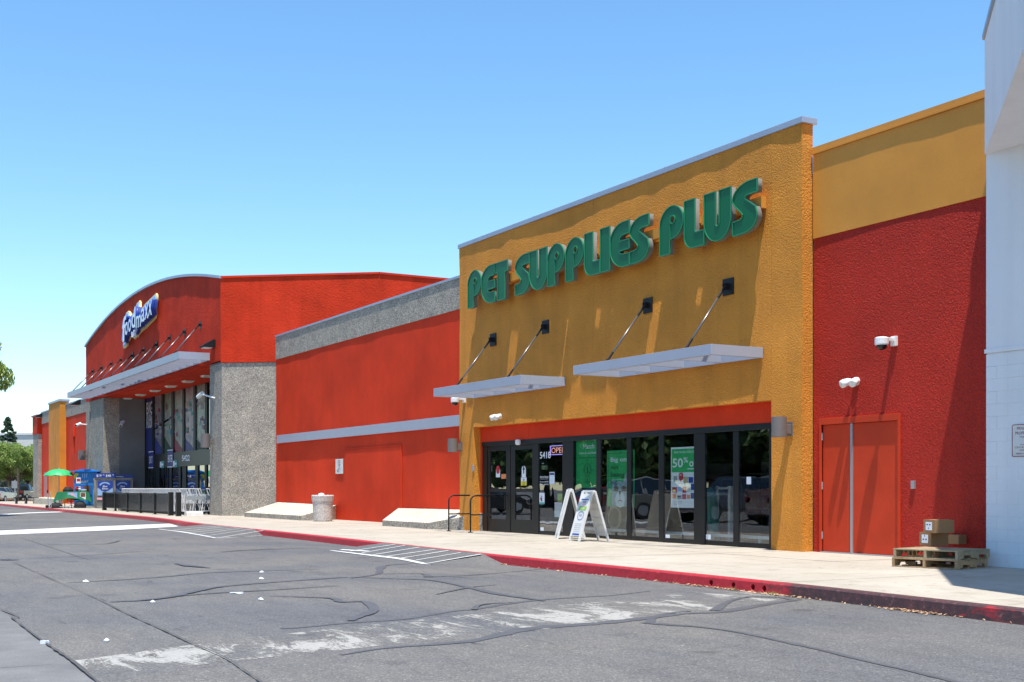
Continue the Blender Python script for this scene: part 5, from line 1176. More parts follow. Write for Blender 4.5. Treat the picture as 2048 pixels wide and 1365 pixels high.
for s_, py, h, sx in (('BIG', 828, z_(803) - z_(828), .60), ('SAVINGS', 839.5, .34, .56), ('INSIDE', 856, .56, .52)):
    tw = text('window_word', s_, h, (cxm, YB + .052, z_(py)), M['white_ink'], mkt, sx, align='CENTER', off=.03, fit=(gx(291.2), gx(303.6)))
# entrance doors and glass below the band
low = [(288, 293), (313, 318.5), (339, 343), (357, 361), (365, 372), (390, 396), (409, 413)]
for a, c in low: mb = MB(); mb.box(gx(a), gx(c), YB, YB + .15, -.01, zdb - .001); mb.build('frame_post', M['black_metal'], mkt)
for i, ((_, a), (c, _2)) in enumerate(zip(low, low[1:] + [(425, 0)])):
    mb = MB(); mb.box(gx(a) + .003, gx(c) - .003, YB + .05, YB + .06, .0, zdb - .003); mb.build('entrance_glass', M['glass_dark'] if i in (4, 5, 6) else glass_mat('entrance_glass', (.35, .36, .37), .04, .6) if i == 0 else bpy.data.materials['entrance_glass'], mkt)
for a in (297.5, 303.5, 325, 329.5, 334): mb = MB(); mb.box(gx(a), gx(a + .9), YB + .03, YB + .049, 0, zdb - .01); mb.build('door_stile', M['black_metal'], mkt)
for (px, s_, py) in ((302.5, 'EXIT', 920), (341, 'ENTER', 917.5)):
    x, z = on_y(px, py, YB - .03); w = .62; h = 1.02
    t_ = thing('entrance_sign', 'blue and white sign reading %s on the dark band of the supermarket' % s_, 'sign', (x, YB, z - h / 2)); mb = MB(); mb.box(x - w, x + w, YB - .05, YB - .022, z - h / 2, z + h / 2); mb.build('panel', M['navy'], t_)
    mb = MB(); mb.box(x - w, x + w, YB - .055, YB - .051, z + h / 2 - .05, z + h / 2); mb.box(x - w, x + w, YB - .055, YB - .051, z - h / 2, z - h / 2 + .05); mb.build('stripe', M['white_ink'], t_)
    text('word', s_, .42, (x, YB - .054, z - .2), M['white_ink'], t_, .62 if s_ == 'ENTER' else .72, align='CENTER', off=.03)
for px, py, lab in ((324.5, 929.5, 'small white and teal plate between the EXIT and ENTER signs'), (351, 928, 'small white and teal plate right of the ENTER sign')):
    x, z = on_y(px, py, YB - .03); t_ = thing('small_plate', lab, 'sign', (x, YB, z)); mb = MB(); mb.box(x - .45, x + .45, YB - .05, YB - .022, z - .2, z + .2); mb.build('panel', M['teal_ink'], t_); mb = MB(); mb.box(x - .45, x - .1, YB - .054, YB - .051, z - .15, z + .15); mb.box(x - .05, x + .3, YB - .054, YB - .051, z - .06, z + .06); mb.build('print', M['white_ink'], t_)
x, z = on_y(372, 922, YB - .03); o = text('street_number', '5422', on_y(372, 910.5, YB)[1] - on_y(372, 922, YB)[1], (gx(365), YB - .03, on_y(372, 922, YB)[1]), M['white_ink'], None, .88, off=.09, fit=(gx(365.0), gx(380.6))); tag(o, 'white numerals 5422 on the dark band over the supermarket doors', 'street number')
# stocked white shelves just inside the doors
rm = thing('entrance_shelves', 'stocked white shelves just inside the supermarket doors', 'shelves', (gx(350), YB + 2, 0))
mb = MB(); [mb.box(gx(333), gx(366), YB + 2.0, YB + 2.3, z, z + .06) for z in (.3, .95, 1.6, 2.2)]; mb.build('shelf_frame', M['white_dirty'], rm)
mb = MB(); random.seed(4)
for z in (.36, 1.01, 1.66):
    for k in range(9): mb = MB(); xx = gx(333) + random.uniform(0, 5.0); mb.box(xx, xx + .3, YB + 2.05, YB + 2.2, z, z + random.uniform(.2, .5)); mb.build('boxed_goods', M['sky_ink'], rm)

# supermarket awning with close blades
c_ = (358 - 1024) / F_PX; xw = xat(421.5, YT); proj = YT - xw * (ST + c_ * CT) / (c_ * ST - CT); y0 = YT - proj
x0, x1 = xat(134.5, y0), xw; z1, z0 = on_y(358, 703, y0)[1], on_y(358, 718, y0)[1]; print('mkt awning', x0, x1, proj, z0, z1)
aw = thing('metal_awning', 'long silver bladed awning across the red supermarket front', 'awning', ((x0 + x1) / 2, y0, z0), 'flat metal awnings hung from rods')
mb = MB(); mb.box(x0, x1, y0, y0 + .07, z0, z1); mb.build('fascia', M['alu'], aw); mb = MB(); mb.box(x0 + .07, x1 - .07, YT - .1, YT - .04, z0, z1); mb.build('wall_beam', M['alu'], aw)
for a in (x0, x1 - .07): mb = MB(); mb.box(a, a + .07, y0 + .071, YT - .04, z0 + .001, z1 - .001); mb.build('end_beam', M['alu'], aw)
NBL = 20; blm = None
for i in range(NBL):
    x = x0 + (x1 - x0) * (i + 1) / (NBL + 1)
    if blm is None: s = MB(); s.box(-.02, .02, y0 + .071, YT - .101, z0 - .02, z1 - .04, Matrix.Identity(4)); blm = s.mesh('blade', M['alu'])
    o = link('blade', blm, aw); o.location = (x, 0, 0)
for (px, py) in ((402, 650.5), (370.5, 665), (340.3, 677), (313.7, 690.4), (288.3, 701.3), (265.4, 712), (243.6, 720.6), (223.8, 728.4), (204.5, 736.8), (186.8, 743.6)):
    x, z = on_y(px, py, YT); plate_rod(aw, x, z, YT, x + .15, z1 + .02, y0 + .12, .17, .03)
# wedge shaped lights
def wedge_light(px, py, Y, lab):
    x, z = on_y(px, py, Y); t_ = thing('wedge_floodlight', lab, 'floodlight', (x, Y, z), 'dark wedge floodlights on the supermarket')
    w = .30; prof = [(0, -.05), (0, .24), (-.08, .26), (-.58, -.04), (-.55, -.10), (-.08, -.09)]
    mb = MB(); mb.prism(prof, lambda p: (x - w, Y + p[0], z + p[1]), lambda p: (x + w * .9, Y + p[0], z + p[1])); mb.build('housing', M['black_metal'], t_, fix=True)
    mb = MB(); mb.box(x - w + .04, x + w * .9 - .04, Y - .50, Y - .14, z - .13, z - .10); mb.build('lens', M['lamp_lens'], t_)
wedge_light(428, 692, YT, 'black wedge floodlight above the right pillar of the supermarket')
bullet_cam(on_y(414, 791, YT)[0:1] + (YT - .30, on_y(414, 791, YT)[1]), (-.9, -.25, -.38), 'white bullet camera on the right grey pillar of the supermarket', 1.0, (on_y(428, 797, YT)[0], YT + .05, on_y(428, 797, YT)[1]))
p = Vector((XPL + .35, YT + 1.1, on_y(193, 850, YT)[1])); bullet_cam(tuple(p), (.6, -.5, -.6), 'white bullet camera on the inner grey wall of the supermarket entrance', 1.1, (XPL, YT + 1.1, p.z + .15))
x, z = on_y(172, 850, YT); bullet_cam((x + .1, YT - .5, z), (.5, -.7, -.3), 'white camera at the outer edge of the far left pillar', 1.0, (x + .3, YT + .0, z))
# painted sign board with lettering
YG2 = YT - .12
def zp(u, v, Y=None): px, py = 240 + u / 11.375, 580 + v / 11.375; return on_y(px, py, Y or YG2)
out = [(75, 1325), (85, 1190), (50, 1185), (70, 930), (55, 880), (75, 700), (90, 620), (130, 580), (140, 520), (185, 480), (222, 520), (225, 600), (262, 570), (290, 530), (320, 525), (325, 420), (370, 350), (375, 320), (440, 245), (455, 290), (447, 430), (540, 375), (560, 330), (815, 80), (832, 120), (822, 300), (805, 390), (812, 560), (790, 640), (560, 885), (545, 885), (405, 1020), (380, 1080), (355, 1070), (325, 1120), (300, 1080), (255, 1090), (225, 1080), (185, 1165), (155, 1150), (150, 1270), (95, 1335)]
fm = thing('supermarket_sign', 'blue, white and yellow sign reading food maxx on the red arched wall', 'shop sign', (XC, YT, 9))
op = [zp(*q) for q in out]; cu = None
def poly2(nm, pts, ya, yb, m, par):
    cu = bpy.data.curves.new('g', 'CURVE'); cu.dimensions = '2D'; cu.fill_mode = 'BOTH'; sp = cu.splines.new('POLY'); sp.points.add(len(pts) - 1)
    for i, (u, v_) in enumerate(pts): sp.points[i].co = (u, v_, 0, 1)
    sp.use_cyclic_u = True; cu.extrude = (yb - ya) / 2; tmp = bpy.data.objects.new('g', cu); me = bpy.data.meshes.new_from_object(tmp); bpy.data.objects.remove(tmp); bpy.data.curves.remove(cu)
    me.transform(Matrix.Translation((0, (ya + yb) / 2, 0)) @ Matrix.Rotation(R(90), 4, 'X')); me.materials.clear(); me.materials.append(m); me.name = nm; return link(nm, me, par)
poly2('yellow_board', op, YT - .12, YT - .02, M['pale_yellow'], fm)
cxo = sum(p[0] for p in op) / len(op)
def inset(pts, d):
    r = []; n = len(pts); area = sum(pts[i][0] * pts[(i + 1) % n][1] - pts[(i + 1) % n][0] * pts[i][1] for i in range(n)); sg = 1 if area > 0 else -1
    for i in range(n):
        a, b_, c = Vector(pts[i - 1]), Vector(pts[i]), Vector(pts[(i + 1) % n]); d1 = (b_ - a).normalized(); d2 = (c - b_).normalized()
        n1 = Vector((-d1.y, d1.x)) * sg; n2 = Vector((-d2.y, d2.x)) * sg; m_ = (n1 + n2); m_ = m_.normalized() if m_.length > .2 else n1
        r.append(tuple(b_ + m_ * d))
    return r
poly2('pale_blue_board', inset(op, .13), YT - .17, YT - .121, M['sign_sky'], fm)
inn = [(75, 1210), (100, 860), (120, 610), (205, 610), (210, 700), (250, 640), (330, 560), (350, 390), (435, 390), (425, 520), (560, 400), (725, 215), (805, 215), (770, 440), (785, 560), (400, 900), (385, 1010), (300, 1030), (250, 1010), (160, 1060), (135, 1215)]
poly2('blue_board', [zp(*q, YT - .3) for q in inn], YT - .30, YT - .171, M['sign_blue'], fm)
YL3 = YT - .44
for s_, u0, v0, u1, v1, yo in (('f', 52, 1195, 130, 590, -1), ('o', 112, 1045, 170, 720, 0), ('o', 185, 975, 245, 650, 0), ('d', 258, 890, 345, 390, 0), ('m', 358, 885, 470, 560, 0), ('a', 478, 752, 552, 400, 0), ('x', 555, 685, 640, 310, 0), ('x', 636, 610, 722, 235, 0)):
    a, c = zp(u0, v0, YL3), zp(u1, v1, YL3); wd, hh_ = c[0] - a[0], 0
    zbm = on_y(240 + u0 / 11.375, 580 + v0 / 11.375, YL3)[1]; ztm = on_y(240 + u0 / 11.375, 580 + (v1 + (u1 - u0) * .45) / 11.375, YL3)[1]
    o = text('letter', s_, 1.0, (0, 0, 0), M['sign_white'], fm, 1.0, rot=(0, 0, 0), ext=.11, off=.03, mat2=M['sign_blue']); xs_ = [v.co.x for v in o.data.vertices]; ys_ = [v.co.y for v in o.data.vertices]
    mx, my, sxx, syy = min(xs_), min(ys_), wd / (max(xs_) - min(xs_)), (ztm - zbm) / (max(ys_) - min(ys_))
    for v in o.data.vertices: v.co = Vector((a[0] + (v.co.x - mx) * sxx + (v.co.y - my) * syy * .06, YL3 + .11 - v.co.z, zbm + (v.co.y - my) * syy))
    for p in o.data.polygons: p.material_index = p.material_index
P_ = lambda u, v: zp(u, v, YL3); a, c = P_(300, 920), P_(350, 1000)
for q in ((a[0], c[0] - .3, a[1] - .10, a[1]), (a[0], a[0] + .10, a[1] - .32, a[1] - .102), (P_(258, 960)[0], P_(258, 960)[0] + .12, P_(258, 960)[1] - .28, P_(258, 960)[1])): mb = MB(); mb.box(q[0], q[1], YL3, YL3 + .13, q[2], q[3]); mb.build('small_mark', M['sign_white'], fm)

# ------------------------------------------------------------------ left annex beyond the supermarket
YE = YA - .35; XAL = xat(75, YE)
ann = thing('annex_wall', 'far orange red wall with grey parapet and an ochre pilaster, left of the supermarket', 'shop building', (-100, YA + 1, 0))
zap = on_y(140, 812, YA)[1]; zab = on_y(140, 832, YA)[1]; print('annex', XAL, zpt, zap, zab)
wall_panel('wall_panel', XAL, XTL + .02, -.12, zpb, YA, M['red'], ann, (), 1.0, .02, .25, 5.0)
wall_panel('parapet', XAL, XTL + .02, zpb, zpt, YA - .03, M['agg'], ann, (), 1.0, .004, .3, 5.0)
mb = MB(); mb.box(XAL, XTL + .02, YA - .07, YA + .3, zpt, zpt + .1); mb.box(XAL + .5, XTL + .02, YA + .3, YA + 12, zpt - .8, zpt - .7); mb.build('coping', M['coping'], ann)
px0, px1 = xat(97.5, YA - .5), xat(119, YA - .5); zpi = on_y(118, 803, YA - .5)[1]
mb = MB(); mb.box(px0, px1, YA - .5, YA + .2, -.1, zpi); mb.build('pilaster', M['ochre'], ann); mb = MB(); mb.box(px0 - .06, px1 + .06, YA - .56, YA + .26, zpi, zpi + .16); mb.build('pilaster_cap', M['coping'], ann)
xd0, xd1 = xat(89, YA), xat(95.5, YA); mb = MB(); mb.box(xd0, xd1, YA - .05, YA - .015, 0, on_y(92, 945, YA)[1]); mb.build('door', mat('faded_mauve_door', (.42, .16, .16), .6), ann)
xe0 = xat(65, YE); mb = MB(); mb.box(xe0, XAL, YE, YE + 8, on_y(70, 869, YE)[1], on_y(66, 835, YE)[1]); mb.build('end_block', M['red'], ann); mb = MB(); mb.box(xe0 + .05, XAL - .05, YE + .05, YE + 8, -.1, on_y(70, 869, YE)[1] - .01); mb.build('end_pillar', M['agg'], ann)
mb = MB(); mb.box(xe0 - .1, XAL + .1, YE - .1, YE + 8, on_y(66, 835, YE)[1], on_y(66, 835, YE)[1] + .12); mb.build('end_coping', M['maroon_ink'], ann)
mb = MB(); x, z = on_y(148.5, 866, YA); mb.box(x - .3, x + .4, YA - .12, YA - .01, z - .3, z + .55); mb.box(x + .0, x + .12, YA - .1, YA - .01, z - 1.6, z - .3); mb.build('utility_box', M['red'], ann)
wedge_light(160, 808, YT, 'dark wedge floodlight over the left edge of the supermarket'); wedge_light(84, 833, YA, 'dark wedge floodlight at the far end of the annex wall')
solid('slab', [(xat(66, 15.2), 15.2), (xat(118, 15.3), 15.3), (xat(128, YA), YA), (xat(90, YA), YA)], -.05, .45, M['agg_top'], None)
tag(bpy.data.objects['slab.001'] if False else [o for o in bpy.data.objects if o.name.startswith('slab') and o.parent is None][0], 'far pale tilted slab below the ochre pilaster', 'concrete slab'); [o for o in bpy.data.objects if o.name.startswith('slab') and o.parent is None][0].name = 'tilted_slab'
pcp = dl(116, (72 - 1024) / F_PX * 116); pc = thing('round_planter', 'round grey concrete planter at the far end of the annex', 'planter', tuple(pcp)); mb = MB(); mb.lathe([(.36, 0), (.42, .1), (.46, .8), (.54, .85), (.54, .95), (.44, .95)], tuple(pcp), 20); mb.build('bowl', M['agg_top'], pc)

# ------------------------------------------------------------------ street furniture
c = gp(664.5, 1042.5); c = Vector((-42.9, 16.25, 0))
bn = thing('litter_bin', 'round pebbled concrete litter bin with pale bag at the rim, before the orange red wall', 'litter bin', tuple(c))
rb = .39; mb = MB(); mb.lathe([(rb * .8, 0), (rb * .86, .03), (rb * .92, .5), (rb * .96, .72), (rb * 1.02, .74), (rb * 1.05, .92), (rb * .98, .96), (rb * .9, .96), (rb * .88, .7)], tuple(c), 28); mb.build('bowl', aggregate('pale_pebbles', (.62, .58, .54), (.34, .31, .28), 60, .4), bn, fix=True)
mb = MB(); mb.lathe([(.0, 0), (.12, .02), (.10, .07), (.03, .09)], (c.x + .12, c.y - .1, .94), 8); mb.build('bag', M['white'], bn)
c = gp(484.5, 1031.5); bl = thing('short_bollard', 'short concrete post with dark metal cap before the grey pebbled pillar', 'bollard', tuple(c)); r_ = .095
mb = MB(); mb.tube([c, c + Vector((0, 0, .34))], .12, 14); mb.build('post', M['agg_top'], bl); mb = MB(); mb.tube([c + Vector((0, 0, .34)), c + Vector((0, 0, .56))], .12, 14); mb.build('cap', M['frame'], bl)
a, b_ = gp(371, 1034), gp(436, 1034.0); b_ = Vector((XTR - .3, YT - .75, 0)); a = Vector((xat(371, YT - 1.5), YT - 1.5, 0))
ws = thing('wheel_stop', 'white painted concrete wheel stop lying before the grey pebbled pillar', 'wheel stop', tuple(a)); d = (b_ - a).normalized()
for f0, f1, w in ((0, .2, .26), (.205, 1.0, .26)):
    mb = MB(); P, Q = a.lerp(b_, f0), a.lerp(b_, f1); nn_ = Vector((-d.y, d.x, 0)); prof = [(-.14, 0), (-.12, .14), (-.07, .19), (.07, .19), (.12, .14), (.14, 0)]
    mb.prism(prof, lambda p: tuple(P + nn_ * p[0] + Vector((0, 0, p[1]))), lambda p: tuple(Q + nn_ * p[0] + Vector((0, 0, p[1])))); mb.build('block', M['white_dirty'], ws, fix=True)
# rails at the doors
for (px, lab) in ((897.5, 'left black tube guard rail beside the sliding doors'), (941, 'right black tube guard rail before the sliding doors')):
    p0 = Vector((xat(px, 15.62), 15.62, 0)); y1 = YS - .02 if px > 920 else YF - .02
    t_ = thing('guard_rail', lab, 'guard rail', tuple(p0), 'black guard rails at the sliding doors')
    pts = [p0, p0 + Vector((0, 0, .84))] + [p0 + Vector((0, .16 - .16 * math.cos(a), .84 + .16 * math.sin(a))) for a in (.4, .8, 1.2, 1.57)] + [Vector((p0.x, y1 + (.0 if px > 920 else 0), 1.0))]
    mb = MB(); mb.tube(pts, .021, 8); mb.build('top_rail', M['black_metal'], t_, smooth=True); mb = MB(); mb.tube([p0 + Vector((0, 0, .48)), Vector((p0.x, y1, .48))], .018, 8); mb.build('mid_rail', M['black_metal'], t_); mb = MB(); mb.box(p0.x - .05, p0.x + .05, p0.y - .05, p0.y + .05, 0, .02); mb.build('foot_plate', M['black_metal'], t_)
x, z = on_y(947, 937, YF); mb = MB(); mb.box(x - .045, x + .045, YF - .03, YF + .01, z - .09, z + .09); tag(mb.build('button_box', M['steel'], None, None, .01), 'small grey button box on the left ochre pillar', 'button box')
# A boards
def a_board(cx, cy, ridge, w, spread, h, lab, printed):
    t_ = thing('a_board', lab, 'sandwich board', (cx, cy, 0), 'white sandwich boards outside the pet shop'); u = Vector((math.cos(ridge), math.sin(ridge), 0)); s = Vector((-u.y, u.x, 0)); c = Vector((cx, cy, 0))
    for k, sg in enumerate((-1, 1)):
        top0, bot0 = c + Vector((0, 0, h)) + s * sg * .03, c + s * sg * spread / 2; ax = (top0 - bot0).normalized(); nn_ = u.cross(ax).normalized() * (1 if u.cross(ax).dot(s * sg) > 0 else -1)
        mb = MB()
        for e in (-1, 1): mb.bar(bot0 + u * e * (w / 2 - .03), top0 + u * e * (w / 2 - .03), .055, .045, nn_)
        for f in (.0, ):
            pass
        fr_ = mb.build('leg_frame', M['white_dirty'], t_)
        pb, pt = bot0 + ax * .12, bot0 + ax * (h * .99)
        s2 = MB(); s2.bar((pb), (pt), w - .11, .022, nn_); pn = s2.build('panel', M['white_dirty'], t_)
        if sg == printed or printed == 0:
            # print lies in the plane of the panel
            dr = u if u.cross(ax).dot(nn_) > 0 else -u
            rotm = Matrix((dr, ax, nn_)).transposed()
            def put(o): return o
            o0 = pb + nn_ * .014; Lp = (pt - pb).length; wp = w - .12
            def strip(u0, u1, v0, v1, mm, nm='print'):
                q = MB(); q.quad([o0 + dr * wp * (u0 - .5) + ax * Lp * v0, o0 + dr * wp * (u1 - .5) + ax * Lp * v0, o0 + dr * wp * (u1 - .5) + ax * Lp * v1, o0 + dr * wp * (u0 - .5) + ax * Lp * v1]); q.quad([p_ - nn_ * .002 for p_ in reversed([Vector(z) for z in q.v[:4]])]); q.build(nm, M[mm], pn)
            strip(.08, .92, .85, .875, 'blue_ink'); strip(.06, .94, .60, .70, 'lime_ink'); strip(.1, .9, .02, .06, 'blue_ink'); strip(.30, .7, .78, .83, 'grey_ink'); strip(.36, .72, .73, .77, 'pink_ink')
            for i in range(5): strip(.1, .9, .28 - i * .045, .287 - i * .045, 'grey_ink')
            e = rotm.to_euler()
            for s_, h_, v_, mm in (('ADOPTION', .04, .635, 'white_ink'), ('EVENT', .05, .46, 'blue_ink')):
                text('word', s_, h_, tuple(o0 + nn_ * .003 + ax * Lp * v_), M[mm], pn, .8, rot=tuple(e), align='CENTER', off=.02)
            q = MB(); cc_ = o0 + nn_ * .003 + ax * Lp * .48
            for i in range(16): a0, a1 = i * .3927, (i + 1) * .3927; q.bar(cc_ + dr * .17 * math.cos(a0) + ax * .10 * math.sin(a0), cc_ + dr * .17 * math.cos(a1) + ax * .10 * math.sin(a1), .012, .003, nn_)
            q.build('oval_logo', M['blue_ink'], pn)
        else:
            q = MB()
            for v_ in (.25, .42, .62, .78): q.bar(pb + ax * v_ - nn_ * .02 - u * (w / 2 - .1), pb + ax * v_ - nn_ * .02 + u * (w / 2 - .1), .03, .012, nn_)
            q.build('brace', M['white_dirty'], t_)
    mb = MB(); mb.bar(c + Vector((0, 0, h)) - u * w / 2, c + Vector((0, 0, h)) + u * w / 2, .05, .05); mb.build('hinge_bar', M['white'], t_)
pc_ = gp(1178, 1082.3); Fv = Vector((-CT, ST)); rd = math.atan2(-(-ST * 0) + 0, 1)
near = (-Fv * math.cos(R(19)) + Vector((ST, CT)) * math.sin(R(19)))
print('aboard', pc_, near)
a_board(pc_.x, pc_.y, math.atan2(near.y, near.x), .62, .72, 1.13, 'printed white sandwich board in front, before the dollar poster window', -1)
pc_ = gp(1140, 1077.5); near = (-Fv * math.cos(R(3)) + Vector((ST, CT)) * math.sin(R(3)))
a_board(pc_.x, pc_.y, math.atan2(near.y, near.x), .60, .66, 1.17, 'white sandwich board seen edge on, behind the printed one', 9)

# ------------------------------------------------------------------ pallets with cartons
def pallet(lab, z0, dx, dy, rz, m, seed, base):
    random.seed(seed); t_ = thing('pallet', lab, 'pallet', (base.x + dx, base.y + dy, z0), 'stacked wooden pallets by the white building'); t_.rotation_euler = (0, 0, rz); t_['_root'] = False
    W, D, Hh = 1.06, .95, .14       # stringers run along y (depth)
    def pt(nm, mbx): o = bpy.data.objects.new(nm, mbx.mesh(nm, M[m])); col.objects.link(o); o.parent = t_
    for x in (0, W / 2 - .02, W - .04):
        s = MB(); z1_, z2_ = .016, .118; pr = [(0, z1_), (.16, z1_), (.19, z1_ + .045), (.38, z1_ + .045), (.41, z1_), (.61, z1_), (.64, z1_ + .045), (.83, z1_ + .045), (.86, z1_), (D, z1_), (D, z2_), (0, z2_)]
        s.prism(pr, lambda p: (x, p[0], p[1]), lambda p: (x + .04, p[0], p[1])); pt('stringer', s)
    for i in range(8):
        w_ = .095 if i not in (0, 7) else .12; y = i * (D - .12) / 7; s = MB(); s.box(-random.uniform(0, .012), W + random.uniform(0, .012), y, y + w_, .119, .136 + random.uniform(0, .003)); pt('deck_board', s)
    for i in range(4): y = i * (D - .1) / 3; s = MB(); s.box(0, W, y, y + .095, .0, .015); pt('bottom_board', s)
    return t_
PB = gp(1784, 1133.5); PA = R(13.6)
Rz = Matrix.Rotation(PA, 4, 'Z')
pallet('lower pale wooden pallet standing on the pavement by the white building', .002, 0, 0, PA, 'wood', 1, PB)
pallet('upper weathered pallet carrying the cartons by the white building', .142, .01, .02, PA - R(1.5), 'wood_grey', 2, PB)
def onp(u, v, z): p = Rz @ Vector((u, v, 0)); return Vector((PB.x + p.x, PB.y + p.y, z))
# the labelled ends face the drive
CR = R(-10)
P1_, P2_, P3_ = gp(1839, 1091, .283), gp(1847, 1065.5, .50), gp(1893, 1087.5, .283)
def carton2(lab, p, w, d, h, marks, flaps=False):
    t_ = thing('carton', lab, 'box', tuple(p), 'cardboard cartons on the pallets'); t_['_root'] = False; t_.rotation_euler = (0, 0, CR)
    def pt(nm, mbx, m, par=None):
        o = bpy.data.objects.new(nm, mbx.mesh(nm, m)); col.objects.link(o); o.parent = par or t_; return o
    s = MB(); s.box(0, w, 0, d, 0, h); pt('box_body', s, M['card'])
    s = MB(); s.box(w / 2 - .025, w / 2 + .025, -.001, d + .001, h, h + .002); pt('tape', s, M['coat'])
    if marks:
        s = MB(); s.box(w * .20, w * .74, -.003, -.001, h * .20, h * .82); lb = pt('shipping_label', s, M['paper'])
        for xx, zz, q in marks: s = MB(); s.box(w * xx, w * (xx + q), -.005, -.0035, h * zz, h * (zz + .10)); pt('label_mark', s, M['navy'], lb)
    if flaps:
        s = MB(); s.box(0, w, d - .01, d + .09, h, h + .006, Matrix.Rotation(R(14), 4, 'X')); pt('flap', s, M['card'])
carton2('closed carton with a white label, lower of the two stacked on the pallet', P1_, .29, .33, .215, [(.29, .42, .12), (.52, .42, .12), (.42, .68, .06)])
carton2('closed carton with a white label, topmost on the pallets', P2_, .28, .36, .205, [(.28, .58, .12), (.51, .58, .12), (.42, .30, .06)])
carton2('low open carton behind the two stacked cartons', P3_, .30, .36, .15, [], True)
p = onp(.13, .25, .02); s = MB(); s.box(0, .13, 0, .05, 0, .055, Matrix.Translation(p) @ Rz); tag(s.build('timber_offcut', M['wood'], None), 'pale timber offcut lying inside the lower pallet', 'offcut')
# ------------------------------------------------------------------ trolley pen
def fence_panelled():
    t_ = thing('trolley_fence', 'long low black steel fence round the shopping trolleys', 'fence', (-62, 14.1, 0))
    A, B = Vector((-70.6, 14.1, 0)), Vector((-55.2, 13.85, 0)); n = 5
    ps = [A.lerp(B, i / n) for i in range(n + 1)] + [Vector((-53.9, 13.85, 0))]
    for i, p in enumerate(ps):
        w = .10 if 0 < i < n else .2; s = MB(); s.box(p.x - w / 2, p.x + w / 2, p.y - w / 2, p.y + w / 2, 0, .99 if i < n else 1.03); s.build('post', M['black_metal'], t_); s = MB(); s.box(p.x - .12, p.x + .12, p.y - .12, p.y + .12, 0, .015); s.build('foot_plate', M['black_metal'], t_)
    for i in range(n):
        p, q = ps[i], ps[i + 1]
        for z in (.95, .16): s = MB(); s.bar(p + Vector((.05, 0, z)), q + Vector((-.05, 0, z)), .05, .05); s.build('rail', M['black_metal'], t_)
        s = MB(); k = 30
        for j in range(1, k): c = p.lerp(q, j / k); s.box(c.x - .006, c.x + .006, c.y - .008, c.y + .008, .18, .93)
        o = s.build('pickets', M['black_metal'], t_); o['kind'] = 'stuff'
    B0 = A + Vector((0, 1.4, 0)); s = MB(); s.bar(A + Vector((0, .1, .95)), B0 + Vector((0, 0, .95)), .05); s.bar(A + Vector((0, .1, .18)), B0 + Vector((0, 0, .16)), .05)
    for j in range(1, 14): c = A.lerp(B0, j / 14); s.box(c.x - .01, c.x + .01, c.y - .02, c.y + .02, .18, .94)
    s.build('return_panel', M['black_metal'], t_)
fence_panelled()
def trolley():
    t_ = thing('shopping_trolley', 'x', 'shopping trolley', (0, 0, 0), 'nested shopping trolleys')
    # front of the trolley points to +x; basket tapers forward
    s = MB()
    def ring(z, x0, x1, w0, w1): return [Vector((x0, -w0, z)), Vector((x1, -w1, z)), Vector((x1, w1, z)), Vector((x0, w0, z))]
    levels = [ring(.52 + .1 * i, -.42 + .01 * i, .34 + .035 * i, .22 + .008 * i, .17 + .01 * i) for i in range(5)]
    for r_ in levels:
        for i in range(4): s.bar(r_[i], r_[(i + 1) % 4], .012)
    for i in range(4):
        for k in range(7 if i % 2 == 0 else 5):
            f = k / (7 if i % 2 == 0 else 5); a = levels[0][i].lerp(levels[0][(i + 1) % 4], f); c = levels[-1][i].lerp(levels[-1][(i + 1) % 4], f); s.bar(a, c, .010)
    for k in range(6): f = k / 5; s.bar(levels[0][0].lerp(levels[0][1], f), levels[0][3].lerp(levels[0][2], f), .010)
    s.build('basket', M['chrome'], t_)
    s = MB()
    for sg in (-1, 1):
        s.bar((-.64, sg * .24, 1.17), (-.40, sg * .22, .52), .045); s.bar((-.40, sg * .22, .52), (-.46, sg * .22, .16), .028); s.bar((-.46, sg * .22, .16), (.42, sg * .16, .16), .028); s.bar((.42, sg * .16, .16), (.30, sg * .16, .52), .02)
    for x in (-.4, -.2, 0, .2): s.bar((x, -.2, .17), (x, .2, .17), .014)
    s.build('frame', M['chrome'], t_)
    s = MB(); s.tube([(-.64, -.26, 1.17), (-.64, .26, 1.17)], .022, 8); s.build('handle', M['white_dirty'], t_)
    for x in (-.44, .40):
        for sg in (-1, 1): s = MB(); s.tube([(x, sg * .2 - .015, .065), (x, sg * .2 + .015, .065)], .062, 10); s.box(x - .02, x + .02, sg * .2 - .012, sg * .2 + .012, .1, .17); s.build('wheel', M['tyre'], t_)
    s = MB(); s.box(-.28, .1, -.262, -.252, .68, .86); s.box(.40, .47, -.16, .16, .66, .84); s.build('advert_panel', M['grey_ink'], t_)
    return t_
tr = trolley()
tr['label'] = 'rightmost shopping trolley of the front nested row behind the black fence'; N1 = 34
tr.location = (-57.2, 14.62, 0); tr.rotation_euler = (0, 0, math.pi)
for i in range(1, N1):
    tree_copy(tr, (-57.2 - i * .33 + random.uniform(-.03, .03), 14.62, 0), math.pi, 'nested shopping trolley in the front row behind the black fence')
for i in range(26):
    tree_copy(tr, (-58.4 - i * .36, 15.45, 0), math.pi, 'nested shopping trolley in the rear row behind the black fence')
for i in range(3): tree_copy(tr, (-56.2, 15.05 + i * .42, 0), R(90), ['side-on shopping trolley nearest the fence end by the grey pillar', 'side-on shopping trolley in the middle by the grey pillar', 'side-on shopping trolley deepest in by the grey pillar'][i])
for i in range(3): tree_copy(tr, (-57.3, 16.3 + i * .42, 0), R(90), ['side-on shopping trolley of the second short stack, nearest the fence', 'side-on shopping trolley of the second short stack, between two others', 'side-on shopping trolley of the second short stack, nearest the doors'][i])

